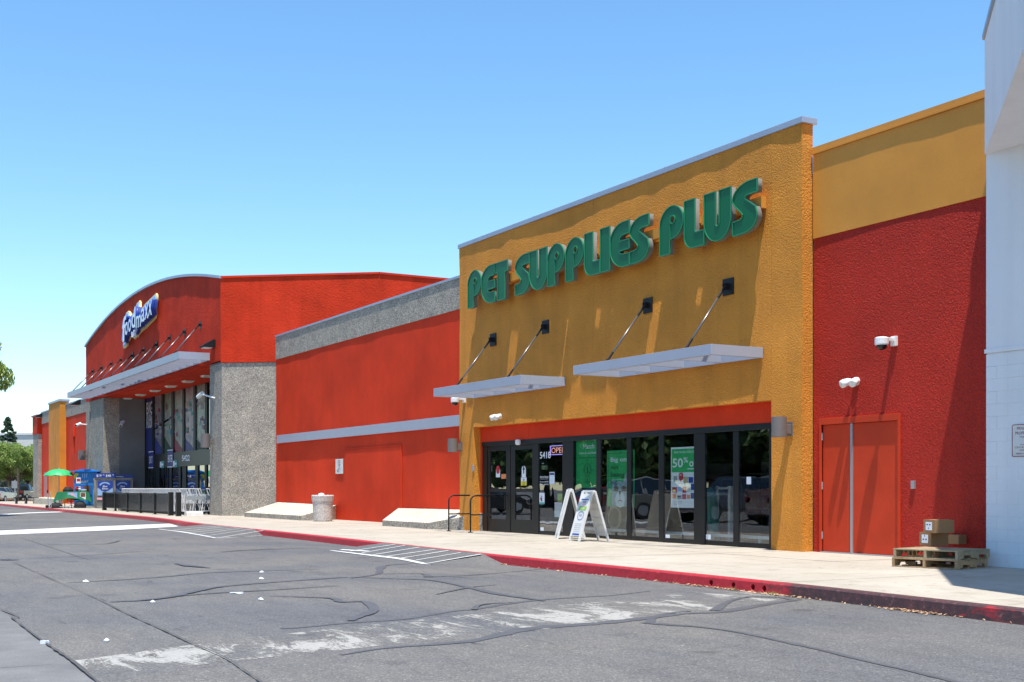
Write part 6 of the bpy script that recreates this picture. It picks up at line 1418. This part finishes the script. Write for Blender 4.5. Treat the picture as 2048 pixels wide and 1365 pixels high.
# ------------------------------------------------------------------ water kiosk, gas cages
def facing(name, lab, cat, p, nrm, group=None):
    """a thing whose front looks along nrm; local x runs to the viewer's right"""
    t_ = thing(name, lab, cat, tuple(p), group); t_['_root'] = False; n_ = Vector(nrm).normalized(); t_.rotation_euler = (0, 0, math.atan2(n_.y, n_.x) + math.pi / 2); return t_
def lp(nm, mb, m, par, bev=0, fix=False):
    me = mb.mesh(nm, m)
    if fix: bm = bmesh.new(); bm.from_mesh(me); bmesh.ops.recalc_face_normals(bm, faces=bm.faces); bm.to_mesh(me); bm.free()
    o = bpy.data.objects.new(nm, me); col.objects.link(o); o.parent = par
    if bev: b = o.modifiers.new('bevel', 'BEVEL'); b.width = bev; b.segments = 2
    return o
def lt(nm, body, h, loc, m, par, **k):
    o = text(nm, body, h, loc, m, None, **k); o.parent = par; return o
pk = dl(77, (171 - 1024) / F_PX * 77)
kz = facing('water_kiosk', 'tall blue water vending kiosk reading Glacier beside the left pillar', 'vending machine', (pk.x, pk.y, 0), (.93, -.36))
W = .68; Hk = 2.22
s = MB(); s.box(-W, W, 0, .75, .12, Hk); lp('cabinet', s, M['kiosk'], kz, .02)
s = MB(); s.box(-W - .24, W + .2, -.18, .95, Hk, Hk + .04); s.prism([(-W, Hk + .04), (W, Hk + .04), (W * .4, Hk + .16), (-W * .4, Hk + .16)], lambda p: (p[0], 0, p[1]), lambda p: (p[0], .75, p[1])); lp('roof_cap', s, M['kiosk'], kz, 0, True)
for x in (-W + .1, W - .1): s = MB(); s.box(x - .06, x + .06, .05, .6, 0, .12); lp('foot', s, M['kiosk_side'], kz)
s = MB(); s.box(-W + .26, W - .30, -.03, -.002, .78, 1.40); nf = lp('niche_frame', s, M['kiosk_side'], kz); s = MB(); s.box(-W + .30, W - .40, -.036, -.031, .82, 1.36); lp('niche', s, M['brown_ink'], nf)
s = MB(); s.prism([(-W, Hk - .32), (-W + .32, Hk - .02), (-W + .20, Hk - .02), (-W, Hk - .18)], lambda p: (p[0], -.012, p[1]), lambda p: (p[0], -.002, p[1])); s2 = MB(); s2.prism([(-W + .01, Hk - .50), (-W + .30, Hk - .12), (-W + .10, Hk - .10), (-W + .01, Hk - .2)], lambda p: (p[0], -.012, p[1]), lambda p: (p[0], -.002, p[1])); lp('yellow_flash', s2, M['yellow_ink'], kz, 0, True)
lt('word_shadow', 'Glacier', .19, (-W + .10, -.014, Hk - .66), M['brown_ink'], kz, off=.05, sx=1.0); lt('word', 'Glacier', .19, (-W + .10, -.020, Hk - .66), M['white_ink'], kz, sx=1.0, off=.01)
for i in range(7): s = MB(); s.box(W - .22, W - .06, -.01, -.002, .35 + i * .12, .38 + i * .12); lp('front_louvre', s, M['kiosk_side'], kz)
s = MB(); s.box(-W + .03, W - .03, -.01, -.002, .2, .24); lp('front_trim', s, M['kiosk_side'], kz)
s = MB(); [s.box(-.2 + i * .12, -.14 + i * .12, -.01, -.002, Hk - .38, Hk - .12) for i in range(3)]; lp('mountain_print', s, M['sky_ink'], kz)
for k, (px, lab, hd) in enumerate(((210, 'grey mesh gas bottle cage with a blue price board, nearer the kiosk', .26), (245, 'grey mesh gas bottle cage with a thin blue board, nearer the dark doors', .17))):
    yy = 15.62 + k * 1.36; X = XPL + .95; d_ = -X * CT + yy * ST; yy = X * 0 + ((px - 1024) / F_PX * (-X * CT) - X * ST) / (CT - (px - 1024) / F_PX * ST)
    cg = facing('gas_cage', lab, 'gas cage', (X, yy, 0), (1, -.12), 'propane exchange cages'); w = .58; h = 1.80
    s = MB()
    for x in (-w, w): s.box(x - .04, x + .04, 0, .06, .05, h); s.box(x - .04, x + .04, .74, .8, .05, h)
    s.box(-w, w, 0, .05, .05, .12); s.box(-w, w, 0, .05, h - .08, h); s.box(-w, w, 0, .8, h, h + .03); lp('cage_frame', s, M['cage'], cg)
    s = MB(); n = 15
    for i in range(-n, n): 
        for sg in (-1, 1):
            a = Vector((i * .115, .02, .1)); e = Vector((i * .115 + sg * (h - .15), .02, h - .05))
            d = e - a; t0, t1 = 0.0, 1.0
            ta, tb = (-w - a.x) / d.x, (w - a.x) / d.x; ta, tb = min(ta, tb), max(ta, tb); t0, t1 = max(t0, ta), min(t1, tb)
            if t1 > t0: s.bar(a + d * t0, a + d * t1, .035, .02, Vector((0, 1, 0)))
    o = lp('mesh_front', s, M['cage'], cg); o['kind'] = 'stuff'
    s = MB(); s.box(-w + .05, w - .05, .1, .75, .1, h - .1); lp('shade_block', s, M['grey_ink'], cg).name = 'inner_shade'  # plain grey block standing for the shade inside the cage
    s = MB(); s.box(-w - .02, w + .02, -.03, .3, h + .031, h + .031 + hd * 1.1); hb_ = lp('price_board', s, M['sign_blue'], cg)
    if k == 0:
        lt('price', '$19', .15, (-w + .08, -.035, h + .09), M['white_ink'], cg, sx=.95, off=.02); lt('price', '99', .07, (-w + .45, -.035, h + .17), M['white_ink'], cg); lt('price', '$48', .15, (-w + .62, -.035, h + .09), M['white_ink'], cg, sx=.95, off=.02); lt('price', '99', .07, (-w + 1.0, -.035, h + .17), M['white_ink'], cg)
    else: lt('line', 'PROPANE', .07, (-w + .2, -.035, h + .07), M['white_ink'], cg, sx=1)
    s = MB(); s.box(-w + .15, w - .13, -.02, -.003, .76, 1.64); ps_ = lp('poster', s, M['sky_ink'], cg)
    s = MB(); s.box(-w + .15, w - .13, -.024, -.021, 1.24, 1.64); s.prism([(-w + .15, 1.24), (w - .13, 1.24), (0, .98)], lambda p: (p[0], -.0245, p[1]), lambda p: (p[0], -.0205, p[1])); lp('poster_top', s, M['blue_ink'], cg, 0, True)
    s = MB(); s.prism([(.32 * math.cos(a * .3), 1.26 + .24 * math.sin(a * .3)) for a in range(21)], lambda p: (p[0], -.030, p[1]), lambda p: (p[0], -.026, p[1])); lp('oval_logo', s, M['sign_blue'], cg, 0, True)
    s = MB(); s.prism([(.36 * math.cos(a * .2), 1.28 + .30 * math.sin(a * .2)) for a in range(3, 15)] + [(.27 * math.cos(a * .2), 1.28 + .22 * math.sin(a * .2)) for a in range(14, 2, -1)], lambda p: (p[0], -.034, p[1]), lambda p: (p[0], -.031, p[1])); lp('oval_rim', s, M['sky_ink'], cg, 0, True)
    lt('word', 'Blue', .11, (-.14, -.036, 1.27), M['white_ink'], cg, off=.02, shear=.2); lt('word', 'Rhino', .11, (-.18, -.036, 1.13), M['white_ink'], cg, off=.02, shear=.2)
    if k == 0: s = MB(); s.box(-w + .12, .1, -.03, -.025, .50, .64); lp('pink_strip', s, M['pink_ink'], cg)

# ------------------------------------------------------------------ vendor's table and umbrella
pt0 = dl(76, (146 - 1024) / F_PX * 76); 
tb = facing('vendor_table', 'folding table with a metal frame under a green cloth by the blue kiosk', 'table', (pt0.x, pt0.y, 0), (.9, -.2)); Ht = .98
s = MB(); s.box(-.85, .85, -.3, .45, Ht - .04, Ht); lp('table_top', s, M['black_metal'], tb)
for x in (-.7, .7): s = MB(); s.bar((x - .0, -.2, 0), (x, -.2, Ht - .04), .05); s.bar((x, .35, 0), (x, .35, Ht - .04), .05); lp('leg', s, M['steel'], tb)
random.seed(9)
def draped(par, w, d0, d1, ztop, drop, m):
    bm = MB(); n = 40; per = []
    for i in range(n):
        f = i / n * 4; k = int(f); g_ = f - k
        c = [(-w, d0), (w, d0), (w, d1), (-w, d1)]; a, b_ = c[k], c[(k + 1) % 4]; per.append((a[0] + (b_[0] - a[0]) * g_, a[1] + (b_[1] - a[1]) * g_))
    rows = [per]; Z = [[ztop] * n]
    for r_ in range(1, 6):
        row = []; zz = []
        for i, (x, y) in enumerate(per):
            o = .03 * r_ + .05 * math.sin(i * 1.9) * r_ / 5 ; q = Vector((x, y)).normalized() * o; row.append((x + q.x * (1 + .2 * (abs(x) > w * .9)), y + q.y)); zz.append(ztop - (drop + .06 * math.sin(i * .8 + 1) + (.16 if abs(x) > w * .9 else 0)) * r_ / 5)
        rows.append(row); Z.append(zz)
    bm.quad([(x, y, ztop) for x, y in per])
    for r_ in range(5):
        for i in range(n): j = (i + 1) % n; bm.quad([(*rows[r_][i], Z[r_][i]), (*rows[r_][j], Z[r_][j]), (*rows[r_ + 1][j], Z[r_ + 1][j]), (*rows[r_ + 1][i], Z[r_ + 1][i])])
    return bm
cl = facing('tablecloth', 'dark green cloth draped over the vendor table', 'tablecloth', (pt0.x, pt0.y, 0), (.9, -.2)); lp('drape', draped(cl, .9, -.34, .48, Ht + .012, .46, None), M['cloth'], cl, 0, True)
fr_ = facing('vendor_poster', 'pale blue and pink leaflet hanging on the green cloth', 'poster', (pt0.x, pt0.y, 0), (.9, -.2)); s = MB(); s.box(-.28, .26, -.42, -.41, .60, .94); lp('sheet', s, M['sky_ink'], fr_); s = MB(); s.bar((-.1, -.425, .9), (.12, -.425, .62), .14, .004, Vector((0, 1, 0))); lp('print', s, M['pink_ink'], fr_)
fr_ = facing('vendor_poster', 'brown photo leaflet hanging at the right of the green cloth', 'poster', (pt0.x, pt0.y, 0), (.9, -.2)); s = MB(); s.box(.42, .75, -.42, -.41, .52, .94); lp('sheet', s, M['paper'], fr_); s = MB(); s.box(.45, .72, -.426, -.421, .68, .92); lp('print', s, M['brown_ink'], fr_)
bt = facing('plastic_tub', 'small white tub on the vendor table', 'tub', (pt0.x, pt0.y, 0), (.9, -.2)); s = MB(); s.lathe([(.15, Ht + .02), (.17, Ht + .12), (.19, Ht + .12), (.19, Ht + .15), (0.02, Ht + .16)], (.62, 0, 0), 14); lp('tub', s, M['white'], bt, 0, True)
bb = facing('striped_ball', 'red, white and blue bag lying on the vendor table', 'bag', (pt0.x, pt0.y, 0), (.9, -.2)); 
for k, mm in enumerate(('red_ink', 'paper', 'blue_ink')): s = MB(); s.lathe([(.03, -.15), (.12, -.1), (.15, 0), (.12, .1), (.03, .15)], (.25 + k * .13, .1, Ht + .18), 10); lp('fold', s, M[mm], bb, 0, True)
# folded cart and bags on the ground
hb2 = facing('hand_truck', 'folding hand truck lying with a black bag before the vendor table', 'hand truck', (pt0.x, pt0.y, 0), (.9, -.2)); s = MB(); s.bar((-1.35, -.5, .05), (-1.42, -.5, 1.05), .05); s.bar((-1.2, -.5, .05), (-1.27, -.5, 1.0), .03); s.bar((-1.5, -.5, .06), (-.2, -.55, .10), .05); lp('frame', s, M['steel'], hb2); s = MB(); s.tube([(-1.45, -.56, .1), (-1.45, -.44, .1)], .1, 12); lp('wheel', s, M['tyre'], hb2); s = MB(); s.bar((-1.42, -.5, .92), (-1.42, -.5, 1.1), .08); lp('grip', s, M['black_cloth'], hb2)
for k, (x, w, h, lab) in enumerate(((-.95, .38, .34, 'black cloth bag on the ground left of the vendor table'), (.42, .36, .45, 'black bag with boxes under the right of the vendor table'))):
    bg_ = facing('black_bag', lab, 'bag', (pt0.x, pt0.y, 0), (.9, -.2)); s = MB(); s.lathe([(w * .8, 0), (w, .06), (w * .95, h * .5), (w * .6, h * .85), (w * .2, h)], (x, -.25, 0), 12); lp('body', s, M['black_cloth'], bg_, 0, True)
s = MB(); ch_ = facing('camp_stool', 'small camp stool with crossed white legs under the vendor table', 'stool', (pt0.x, pt0.y, 0), (.9, -.2)); s.bar((-.3, -.1, .02), (.1, -.1, .40), .035); s.bar((.1, -.05, .02), (-.3, -.05, .40), .035); lp('cross_legs', s, M['white'], ch_); s = MB(); s.box(-.35, .15, -.2, .2, .40, .43); lp('seat', s, M['black_cloth'], ch_)
ct_ = facing('folding_chair', 'black back of a chair behind the vendor table', 'chair', (pt0.x, pt0.y, 0), (.9, -.2)); s = MB(); s.lathe([(.34, 0), (.30, .5), (.16, .66)], (-.32, .75, .62), 10); lp('backrest', s, M['black_cloth'], ct_, 0, True); s = MB(); [s.bar((-.32 + a, .75 + b_, 0), (-.32 + a * .8, .75 + b_ * .8, .65), .03) for a in (-.2, .2) for b_ in (-.2, .2)]; lp('legs', s, M['black_metal'], ct_)
pu = dl(77, (118 - 1024) / F_PX * 77)
um = thing('umbrella', 'bright green umbrella open over the vendor table', 'umbrella', tuple(pu)); um['_root'] = False
s = MB(); s.tube([(0, 0, 0), (0, 0, 2.35)], .022, 8); lp('pole', s, M['steel'], um)
s = MB(); n = 8; Rr = .93; K = 6
for i in range(n):
    for k in range(K):
        for sub in range(2):
            a0, a1 = (i + sub * .5) * 2 * math.pi / n, (i + sub * .5 + .5) * 2 * math.pi / n
            def P(a, f, mid): r_ = Rr * f * (1 - (.03 if mid else 0) * f); return (r_ * math.cos(a), r_ * math.sin(a), 2.38 - .62 * (1 - math.sqrt(max(0, 1 - f * f * .82))) * 1.15 + (.03 * f if mid else 0))
            s.quad([P(a0, k / K, sub == 1), P(a0, (k + 1) / K, sub == 1), P(a1, (k + 1) / K, sub == 0), P(a1, k / K, sub == 0)])
cn = lp('canopy', s, M['umbrella'], um); sm = cn.modifiers.new('thick', 'SOLIDIFY'); sm.thickness = .004
for i in range(n): a = i * 2 * math.pi / n; s = MB(); s.bar((0, 0, 1.95), (.7 * math.cos(a), .7 * math.sin(a), 2.14), .012); lp('rib', s, M['steel'], um)
s = MB(); s.tube([(0, 0, 2.37), (0, 0, 2.46)], .015, 6); lp('tip', s, M['white'], um)
tg = facing('hanging_card', 'small red and white card hanging from the umbrella edge', 'card', (pt0.x, pt0.y, 0), (.9, -.2)); s = MB(); s.box(.18, .44, -.1, -.09, 1.5, 1.85); lp('sheet', s, M['paper'], tg); s = MB(); s.box(.22, .42, -.104, -.101, 1.62, 1.78); lp('print', s, M['red_ink'], tg)

# ------------------------------------------------------------------ trees
def leaf_mesh(nm, n, clumps, m, size=.09, long=2.2, droop=.0, seed=1):
    random.seed(seed); s = MB(); V = s.v; Fc = s.f
    for i in range(n):
        c, r_ = random.choice(clumps)
        while True:
            q = Vector((random.uniform(-1, 1), random.uniform(-1, 1), random.uniform(-1, 1)))
            if .25 < q.length < 1: break
        q = q.normalized() * (q.length ** .6); p = Vector(c) + Vector((q.x * r_, q.y * r_, q.z * r_ * .75))
        d = Vector((random.uniform(-1, 1), random.uniform(-1, 1), random.uniform(-.6, .6) - droop)).normalized(); u = d.cross(Vector((random.uniform(-1, 1), random.uniform(-1, 1), random.uniform(-1, 1)))).normalized()
        a = size * random.uniform(.6, 1.3); k = len(V); V += [tuple(p - u * a * .5), tuple(p + d * a * long * .5), tuple(p + u * a * .5), tuple(p - d * a * long * .5)]; Fc.append((k, k + 1, k + 2, k + 3)); s.m.append(0)
    return s.mesh(nm, m)
def clumpset(seed, n, rx, rz, z0, r0, r1):
    random.seed(seed); out = []
    for i in range(n):
        a = random.uniform(0, 6.283); e = random.uniform(-.7, 1); rr_ = math.sqrt(random.uniform(.05, 1)) ; c = (rx * rr_ * math.cos(a) * math.sqrt(max(.05, 1 - (e * .8) ** 2)), rx * rr_ * math.sin(a) * math.sqrt(max(.05, 1 - (e * .8) ** 2)), z0 + rz * e)
        out.append((c, random.uniform(r0, r1)))
    return out
def wood(clumps, h, r, seed):
    random.seed(seed); s = MB(); top = Vector((random.uniform(-.2, .2), random.uniform(-.2, .2), h))
    s.tube([(0, 0, -.2), (0, 0, .2), top * .5, top], [r * 1.5, r, r * .85, r * .6], 10)
    for c, rr_ in clumps[::2]:
        c = Vector(c); b_ = top * random.uniform(.75, 1.0); mid = b_.lerp(c, .5) + Vector((0, 0, -.2 + .25 * random.random())); s.tube([b_, mid, c], [r * .35, r * .2, r * .05], 6, False)
    return s
def make_tree(nm, lab, cat, clumps, n, m, size, long, droop, th, tr_, seed, group):
    t_ = thing(nm, lab, cat, (0, 0, 0), group)
    wood(clumps, th, tr_, seed).build('trunk', M['bark'], t_, smooth=True); link('crown', leaf_mesh('crown', n, clumps, m, size, long, droop, seed), t_); return t_
cA = clumpset(3, 60, 3.1, 1.8, 4.4, .6, 1.1)
ash = make_tree('ash_tree', 'full ash tree in the soil bed beyond the annex wall', 'tree', cA, 26000, M['leaf'], .11, 2.6, .5, 2.6, .14, 5, 'broadleaf trees beyond the annex')
ash.location = dl(128, (22 - 1024) / F_PX * 128, ZA); ash.scale = (.88,) * 3
tree_copy(ash, dl(140, (54 - 1024) / F_PX * 140, ZA), 1.2, 'ash tree half hidden behind the full one, nearer the annex', .9)
tree_copy(ash, dl(136, (-20 - 1024) / F_PX * 136, ZA), 2.2, 'ash tree cut by the left edge of the picture beyond the annex', .92)
# near hanging branches at the left edge
cB = clumpset(8, 46, 2.7, 2.0, 7.1, .45, .85)
nt_ = make_tree('weeping_ash', 'drooping branches of a parking lot tree hanging in at the left edge', 'tree', cB, 30000, M['leaf'], .085, 3.4, 1.4, 5.4, .16, 12, None)
nt_.location = dl(60, -.4485 * 60, ZA)
random.seed(2)
sp = []; s = MB()
# cedar
def conifer(lab):
    t_ = thing('cedar_tree', lab, 'tree', (0, 0, 0), None); s = MB(); s.tube([(0, 0, 0), (0, 0, 11.2)], [.22, .03], 8); s.build('trunk', M['bark'], t_)
    random.seed(4); cl = []
    for i in range(110):
        f = random.random() ** .8; z = 1.5 + f * 9.6; rad = 3.0 * (1 - f) ** .8 * random.uniform(.5, 1.0) + .05; a = random.uniform(0, 6.28); cl.append(((rad * math.cos(a), rad * math.sin(a), z - rad * .12), .16 + .38 * (1 - f)))
    link('crown', leaf_mesh('crown', 15000, cl, M['needles'], .12, 3, .1, 3), t_); return t_
cd = conifer('dark pointed cedar rising behind the ash trees at the far left'); cd.scale = (1.12,) * 3; cd.location = dl(196, (15.5 - 1024) / F_PX * 196, ZA)
tree_copy(cd, dl(240, (42 - 1024) / F_PX * 240, ZA), 1.0, 'small far conifer top beside the cedar over the pale roof', .8)
# far building and planting bed
fb = thing('far_store', 'pale flat roofed store behind the trees at the far left', 'building', tuple(dl(210, -85)))
A_, B_ = dl(210, -.43 * 210), dl(205, -.355 * 205); s = MB(); H1 = CAM_H + (HOR - 869) * 205 / F_PX; dd = (B_ - A_).normalized(); nb_ = Vector((-dd.y, dd.x, 0)); nb_ = nb_ if nb_.y > 0 else -nb_
pl_ = [tuple(A_.xy), tuple(B_.xy), tuple((B_ + nb_ * 20).xy), tuple((A_ + nb_ * 20).xy)]
s.prism(pl_, lambda p: (*p, -.2), lambda p: (*p, H1)); s.build('wall', M['far_wall'], fb, fix=True)
s = MB(); q_ = [A_ - nb_ * .2, B_ - nb_ * .2, B_ + nb_ * 20.2, A_ + nb_ * 20.2]; s.prism([tuple(p.xy) for p in q_], lambda p: (*p, H1), lambda p: (*p, H1 + .35)); s.build('parapet_trim', M['white_dirty'], fb, fix=True)
for k in range(5): c = A_.lerp(B_, .35 + k * .12) - nb_ * .05; s = MB(); s.bar(c + Vector((0, 0, 1.4)), c + Vector((0, 0, 3.4)), .08, 2.6, nb_.cross(Vector((0, 0, 1)))); s.build('window', M['glass_dark'], fb)
bed = MB(); bed.quad([tuple(dl(d, (p - 1024) / F_PX * d, ZA + .06)) for d, p in ((100, -30), (100, 58), (150, 66), (150, -60))]); tag(bed.build('planting_bed', M['soil']), 'reddish soil bed beyond the pavement', None, None, 'structure')
for px, d, h, w, mm, lab in ((30, 112, 2.1, .09, 'steel', 'grey sign post in the soil bed beyond the annex'), (36, 118, 3.2, .22, 'bark', 'slim pale tree stake in the soil bed')):
    b_ = dl(d, (px - 1024) / F_PX * d, ZA); t_ = thing('signpost' if mm == 'steel' else 'tree_stake', lab, 'post', tuple(b_)); s = MB(); s.tube([b_, b_ + Vector((0, 0, h))], w / 2, 8); s.build('post', M[mm], t_)
    if mm == 'steel': s = MB(); s.bar(b_ + Vector((0, -.05, h - .1)), b_ + Vector((0, -.05, h - .75)), .5, .03, Vector((CT, -ST, 0))); s.build('sign_plate', M['steel'], t_)
bb_ = dl(97, (52 - 1024) / F_PX * 97, 0); bch = thing('street_bench', 'small dark bench at the far end of the pavement', 'bench', tuple(bb_)); s = MB(); s.box(bb_.x - .3, bb_.x + .3, bb_.y - .9, bb_.y + .9, .42, .5); s.build('seat', M['black_metal'], bch); s = MB(); [s.box(bb_.x - .28, bb_.x + .28, bb_.y + q - .06, bb_.y + q + .06, 0, .42) for q in (-.7, 0, .7)]; s.build('legs', M['black_metal'], bch)

# ------------------------------------------------------------------ parked cars (one at the far left, the rest seen in the shop glass)
def car(kind, paint, lab, loc, rz, group='cars parked in the rows facing the shops'):
    # stations: x, z_low, z_belt, z_roof, half width low, half width roof
    if kind == 'sedan': L = [(-2.30, .45, .62, .64, .66, .60), (-2.22, .30, .90, .95, .84, .66), (-1.75, .22, .98, 1.03, .90, .70), (-1.35, .22, .99, 1.10, .91, .66), (-.75, .22, .98, 1.40, .91, .56), (.0, .22, .95, 1.45, .91, .57), (.55, .22, .93, 1.38, .91, .57), (1.15, .22, .92, 1.00, .91, .68), (1.75, .24, .82, .86, .89, .70), (2.15, .30, .70, .73, .82, .62), (2.28, .40, .55, .57, .66, .55)]; gl_ = (3, 7)
    elif kind == 'suv': L = [(-2.35, .50, .85, 1.0, .80, .70), (-2.30, .35, 1.08, 1.35, .92, .68), (-2.05, .30, 1.10, 1.72, .95, .66), (-1.3, .30, 1.10, 1.80, .96, .68), (-.2, .30, 1.08, 1.80, .96, .68), (.45, .30, 1.06, 1.74, .96, .66), (1.05, .30, 1.05, 1.16, .96, .78), (1.85, .32, 1.00, 1.06, .94, .78), (2.25, .38, .88, .94, .88, .74), (2.38, .48, .70, .74, .76, .66)]; gl_ = (1, 6)
    else: L = [(-2.8, .55, .98, 1.0, .88, .86), (-2.75, .45, 1.10, 1.12, .94, .90), (-.95, .40, 1.12, 1.14, .95, .90), (-.85, .38, 1.12, 1.55, .95, .70), (-.55, .38, 1.12, 1.82, .95, .70), (.35, .38, 1.10, 1.80, .95, .70), (1.05, .38, 1.10, 1.20, .95, .80), (1.15, .38, 1.10, 1.16, .95, .85), (2.5, .40, 1.04, 1.10, .94, .82), (2.8, .50, .80, .86, .86, .78)]; gl_ = (2, 6)
    t_ = thing('parked_car', lab, {'sedan': 'car', 'suv': 'car', 'pickup': 'pickup truck'}[kind], loc, group); t_['_root'] = False; t_.rotation_euler = (0, 0, rz)
    body = MB(); gls = MB()
    def ringof(s): x, zl, zb, zr, w, wr = s; return [Vector((x, -w * .9, zl)), Vector((x, -w, zl + .18)), Vector((x, -w * .985, zb - .03)), Vector((x, -w * .96, zb)), Vector((x, -wr, zr - .05)), Vector((x, -wr * .85, zr)), Vector((x, wr * .85, zr)), Vector((x, wr, zr - .05)), Vector((x, w * .96, zb)), Vector((x, w * .985, zb - .03)), Vector((x, w, zl + .18)), Vector((x, w * .9, zl))]
    rg = [ringof(s) for s in L]; n = 12
    for i in range(len(rg) - 1):
        for j in range(n):
            q = [rg[i][j], rg[i][(j + 1) % n], rg[i + 1][(j + 1) % n], rg[i + 1][j]]
            side = j in (3, 7); top = j == 5
            rise = abs(L[i + 1][3] - L[i][3]) > .16
            if gl_[0] <= i < gl_[1] and (side or (rise and j in (4, 5, 6))):
                gls.quad(q)
                if side: # pillar at each station
                    body.bar(q[0], q[1], .05, .05)
            else: body.quad(q)
    for e in (0, -1): body.quad(rg[e])
    bo_ = lp('body', body, paint, t_, 0, True); bo_.data.shade_smooth()
    try: bo_.data.set_sharp_from_angle(angle=R(32))
    except Exception: pass
    lp('windows', gls, M['car_glass'], t_, 0, True)
    wr_ = .33 if kind == 'sedan' else .38; ax = {'sedan': (-1.38, 1.38), 'suv': (-1.4, 1.45), 'pickup': (-1.75, 1.8)}[kind]; hw = L[4][4]
    for x in ax:
        for sg in (-1, 1):
            s = MB(); s.tube([(x, sg * (hw + .012), wr_), (x, sg * (hw - .2), wr_)], wr_, 20); w_ = lp('wheel', s, M['tyre'], t_)
            s = MB(); s.tube([(x, sg * (hw + .02), wr_), (x, sg * (hw + .01), wr_)], wr_ * .62, 14); lp('rim', s, M['steel'], w_)
    xf, xr = L[-2][0], L[1][0]; zf = L[-2][2]; zr_ = L[1][2]
    for sg in (-1, 1):
        s = MB(); s.box(xf - .12, xf + .06, sg * .58 - .18, sg * .58 + .18, zf - .18, zf - .04); lp('headlight', s, M['lamp_lens'], t_)
        s = MB(); s.box(xr - .05, xr + .1, sg * .66 - .14, sg * .66 + .14, zr_ - .24, zr_ - .06); lp('tail_light', s, M['red_ink'], t_)
        s = MB(); s.box(.62, .80, sg * (hw + .01), sg * (hw + .17), L[5][2], L[5][2] + .14); lp('mirror', s, paint, t_)
    s = MB(); s.box(xf + .02, xf + .12, -.45, .45, zf - .34, zf - .14); lp('grille', s, M['black_metal'], t_); s = MB(); s.box(xf - .3, xf + .19, -.72, .72, L[-2][1] - .02, L[-2][1] + .14); lp('bumper', s, M['steel'] if kind != 'sedan' else paint, t_); s = MB(); s.box(xr - .16, xr + .2, -.72, .72, L[1][1] + .02, L[1][1] + .18); lp('bumper', s, M['steel'] if kind != 'sedan' else paint, t_)
    return t_
M['car_glass'] = mat('car_glass', (.01, .012, .014), .05, 0, .8)
def paint(nm, c, met=.3): return mat(nm, c, .22, met, .6)
P_tan = paint('pale_tan_paint', (.26, .25, .22), .4)
P_silver, P_grey, P_dark, P_white, P_red, P_blue = paint('silver_paint', (.48, .48, .47), .6), paint('grey_paint', (.16, .17, .18), .5), paint('charcoal_paint', (.03, .032, .036)), paint('white_car_paint', (.75, .75, .74), 0), paint('dark_red_paint', (.20, .01, .01)), paint('deep_blue_paint', (.02, .04, .16))
d_ = 122; car('sedan', P_silver, 'silver sedan parked beyond the soil bed at the far left', dl(d_, (4 - 1024) / F_PX * d_, ZA), R(150), 'cars parked beyond the annex')
d_ = 135; car('pickup', P_dark, 'dark pickup truck parked under the ash trees beyond the annex', dl(d_, (46 - 1024) / F_PX * d_, ZA), R(155), 'cars parked beyond the annex')
rows = [('sedan', P_dark, -68.0, 'dark sedan reflected in the sliding doors of the pet shop', 92), ('sedan', P_dark, -60.4, 'second dark sedan reflected in the narrow window', 88), ('sedan', P_red, -49.5, 'dark red sedan reflected in the poster windows', 90), ('suv', P_tan, -44.6, 'pale tan utility vehicle reflected beside the dark red sedan', 91), ('pickup', P_grey, -39.8, 'grey pickup truck reflected in the shop windows', 89), ('suv', P_silver, -35.2, 'silver utility vehicle reflected in the windows right of the wide post', 90), ('sedan', P_grey, -30.6, 'grey sedan reflected in the last window', 90)]
for i, (k, p, x, lab, rz) in enumerate(rows): car(k, p, lab, (x, .4 + .3 * (i % 2), ZA), R(rz if i % 2 == 0 else rz + 180))
for i, (k, p, x, y) in enumerate((('suv', P_dark, -37.0, -11), ('sedan', P_white, -42, -11.4), ('suv', P_grey, -47.5, -11), ('sedan', P_silver, -56, -11), ('pickup', P_white, -62, -11.2))): car(k, p, ['dark utility vehicle in the second parked row', 'white sedan in the second parked row', 'grey utility vehicle in the second parked row', 'silver sedan in the second parked row', 'white pickup truck in the second parked row'][i], (x, y, ZA), R(270))
# trees across the lot
cC = clumpset(21, 70, 4.2, 3.6, 4.6, 1.0, 1.7)
lt_ = make_tree('lot_tree', 'x', 'tree', cC, 20000, M['leaf_dark'], .30, 1.8, .2, 3.4, .2, 30, 'trees in the parking lot opposite')
spots = [(-37, -15, 0.9), (-49, -18, 1.2), (-58, -13, 1.2), (-66, -18, 1.3), (-75, -12, 1.15), (-54, -26, 1.4), (-86, -22, 1.4), (-98, -14, 1.3), (-44, -30, 1.3), (-112, -26, 1.4), (-72, -34, 1.6), (-90, -38, 1.6), (-62, -32, 1.5), (-82, -30, 1.5), (-100, -34, 1.6), (-116, -40, 1.8), (-128, -30, 1.7), (-108, -50, 1.9), (-84, -52, 1.8)]
lt_.location = (spots[0][0], spots[0][1], ZA); lt_.scale = (spots[0][2],) * 3; lt_['label'] = 'dark leafy tree of the parking lot, seen in the shop glass'
for i, (x, y, s_) in enumerate(spots[1:]): tree_copy(lt_, (x, y, ZA), i * 1.3, 'dark leafy tree of the parking lot, seen in the shop glass', s_)
# long store across the lot
op_ = thing('opposite_store', 'long low grey store across the parking lot, seen in the shop glass', 'building', (-40, -48, 0))
s = MB(); s.box(-64, 30, -70, -48, -.2, 7.0); s.build('wall', M['alu'], op_); s = MB(); s.box(-50.2, 30.2, -70.2, -47.8, 7.0, 7.5); s.build('parapet_trim', M['white_dirty'], op_)
for k in range(9): s = MB(); s.box(-46 + k * 8, -41 + k * 8, -48.05, -47.98, .2, 3.2); s.build('window', M['glass_dark'], op_)

# ------------------------------------------------------------------ tidy: helper marks off, unused kept out
for o in bpy.data.objects:
    if '_root' in o: del o['_root']
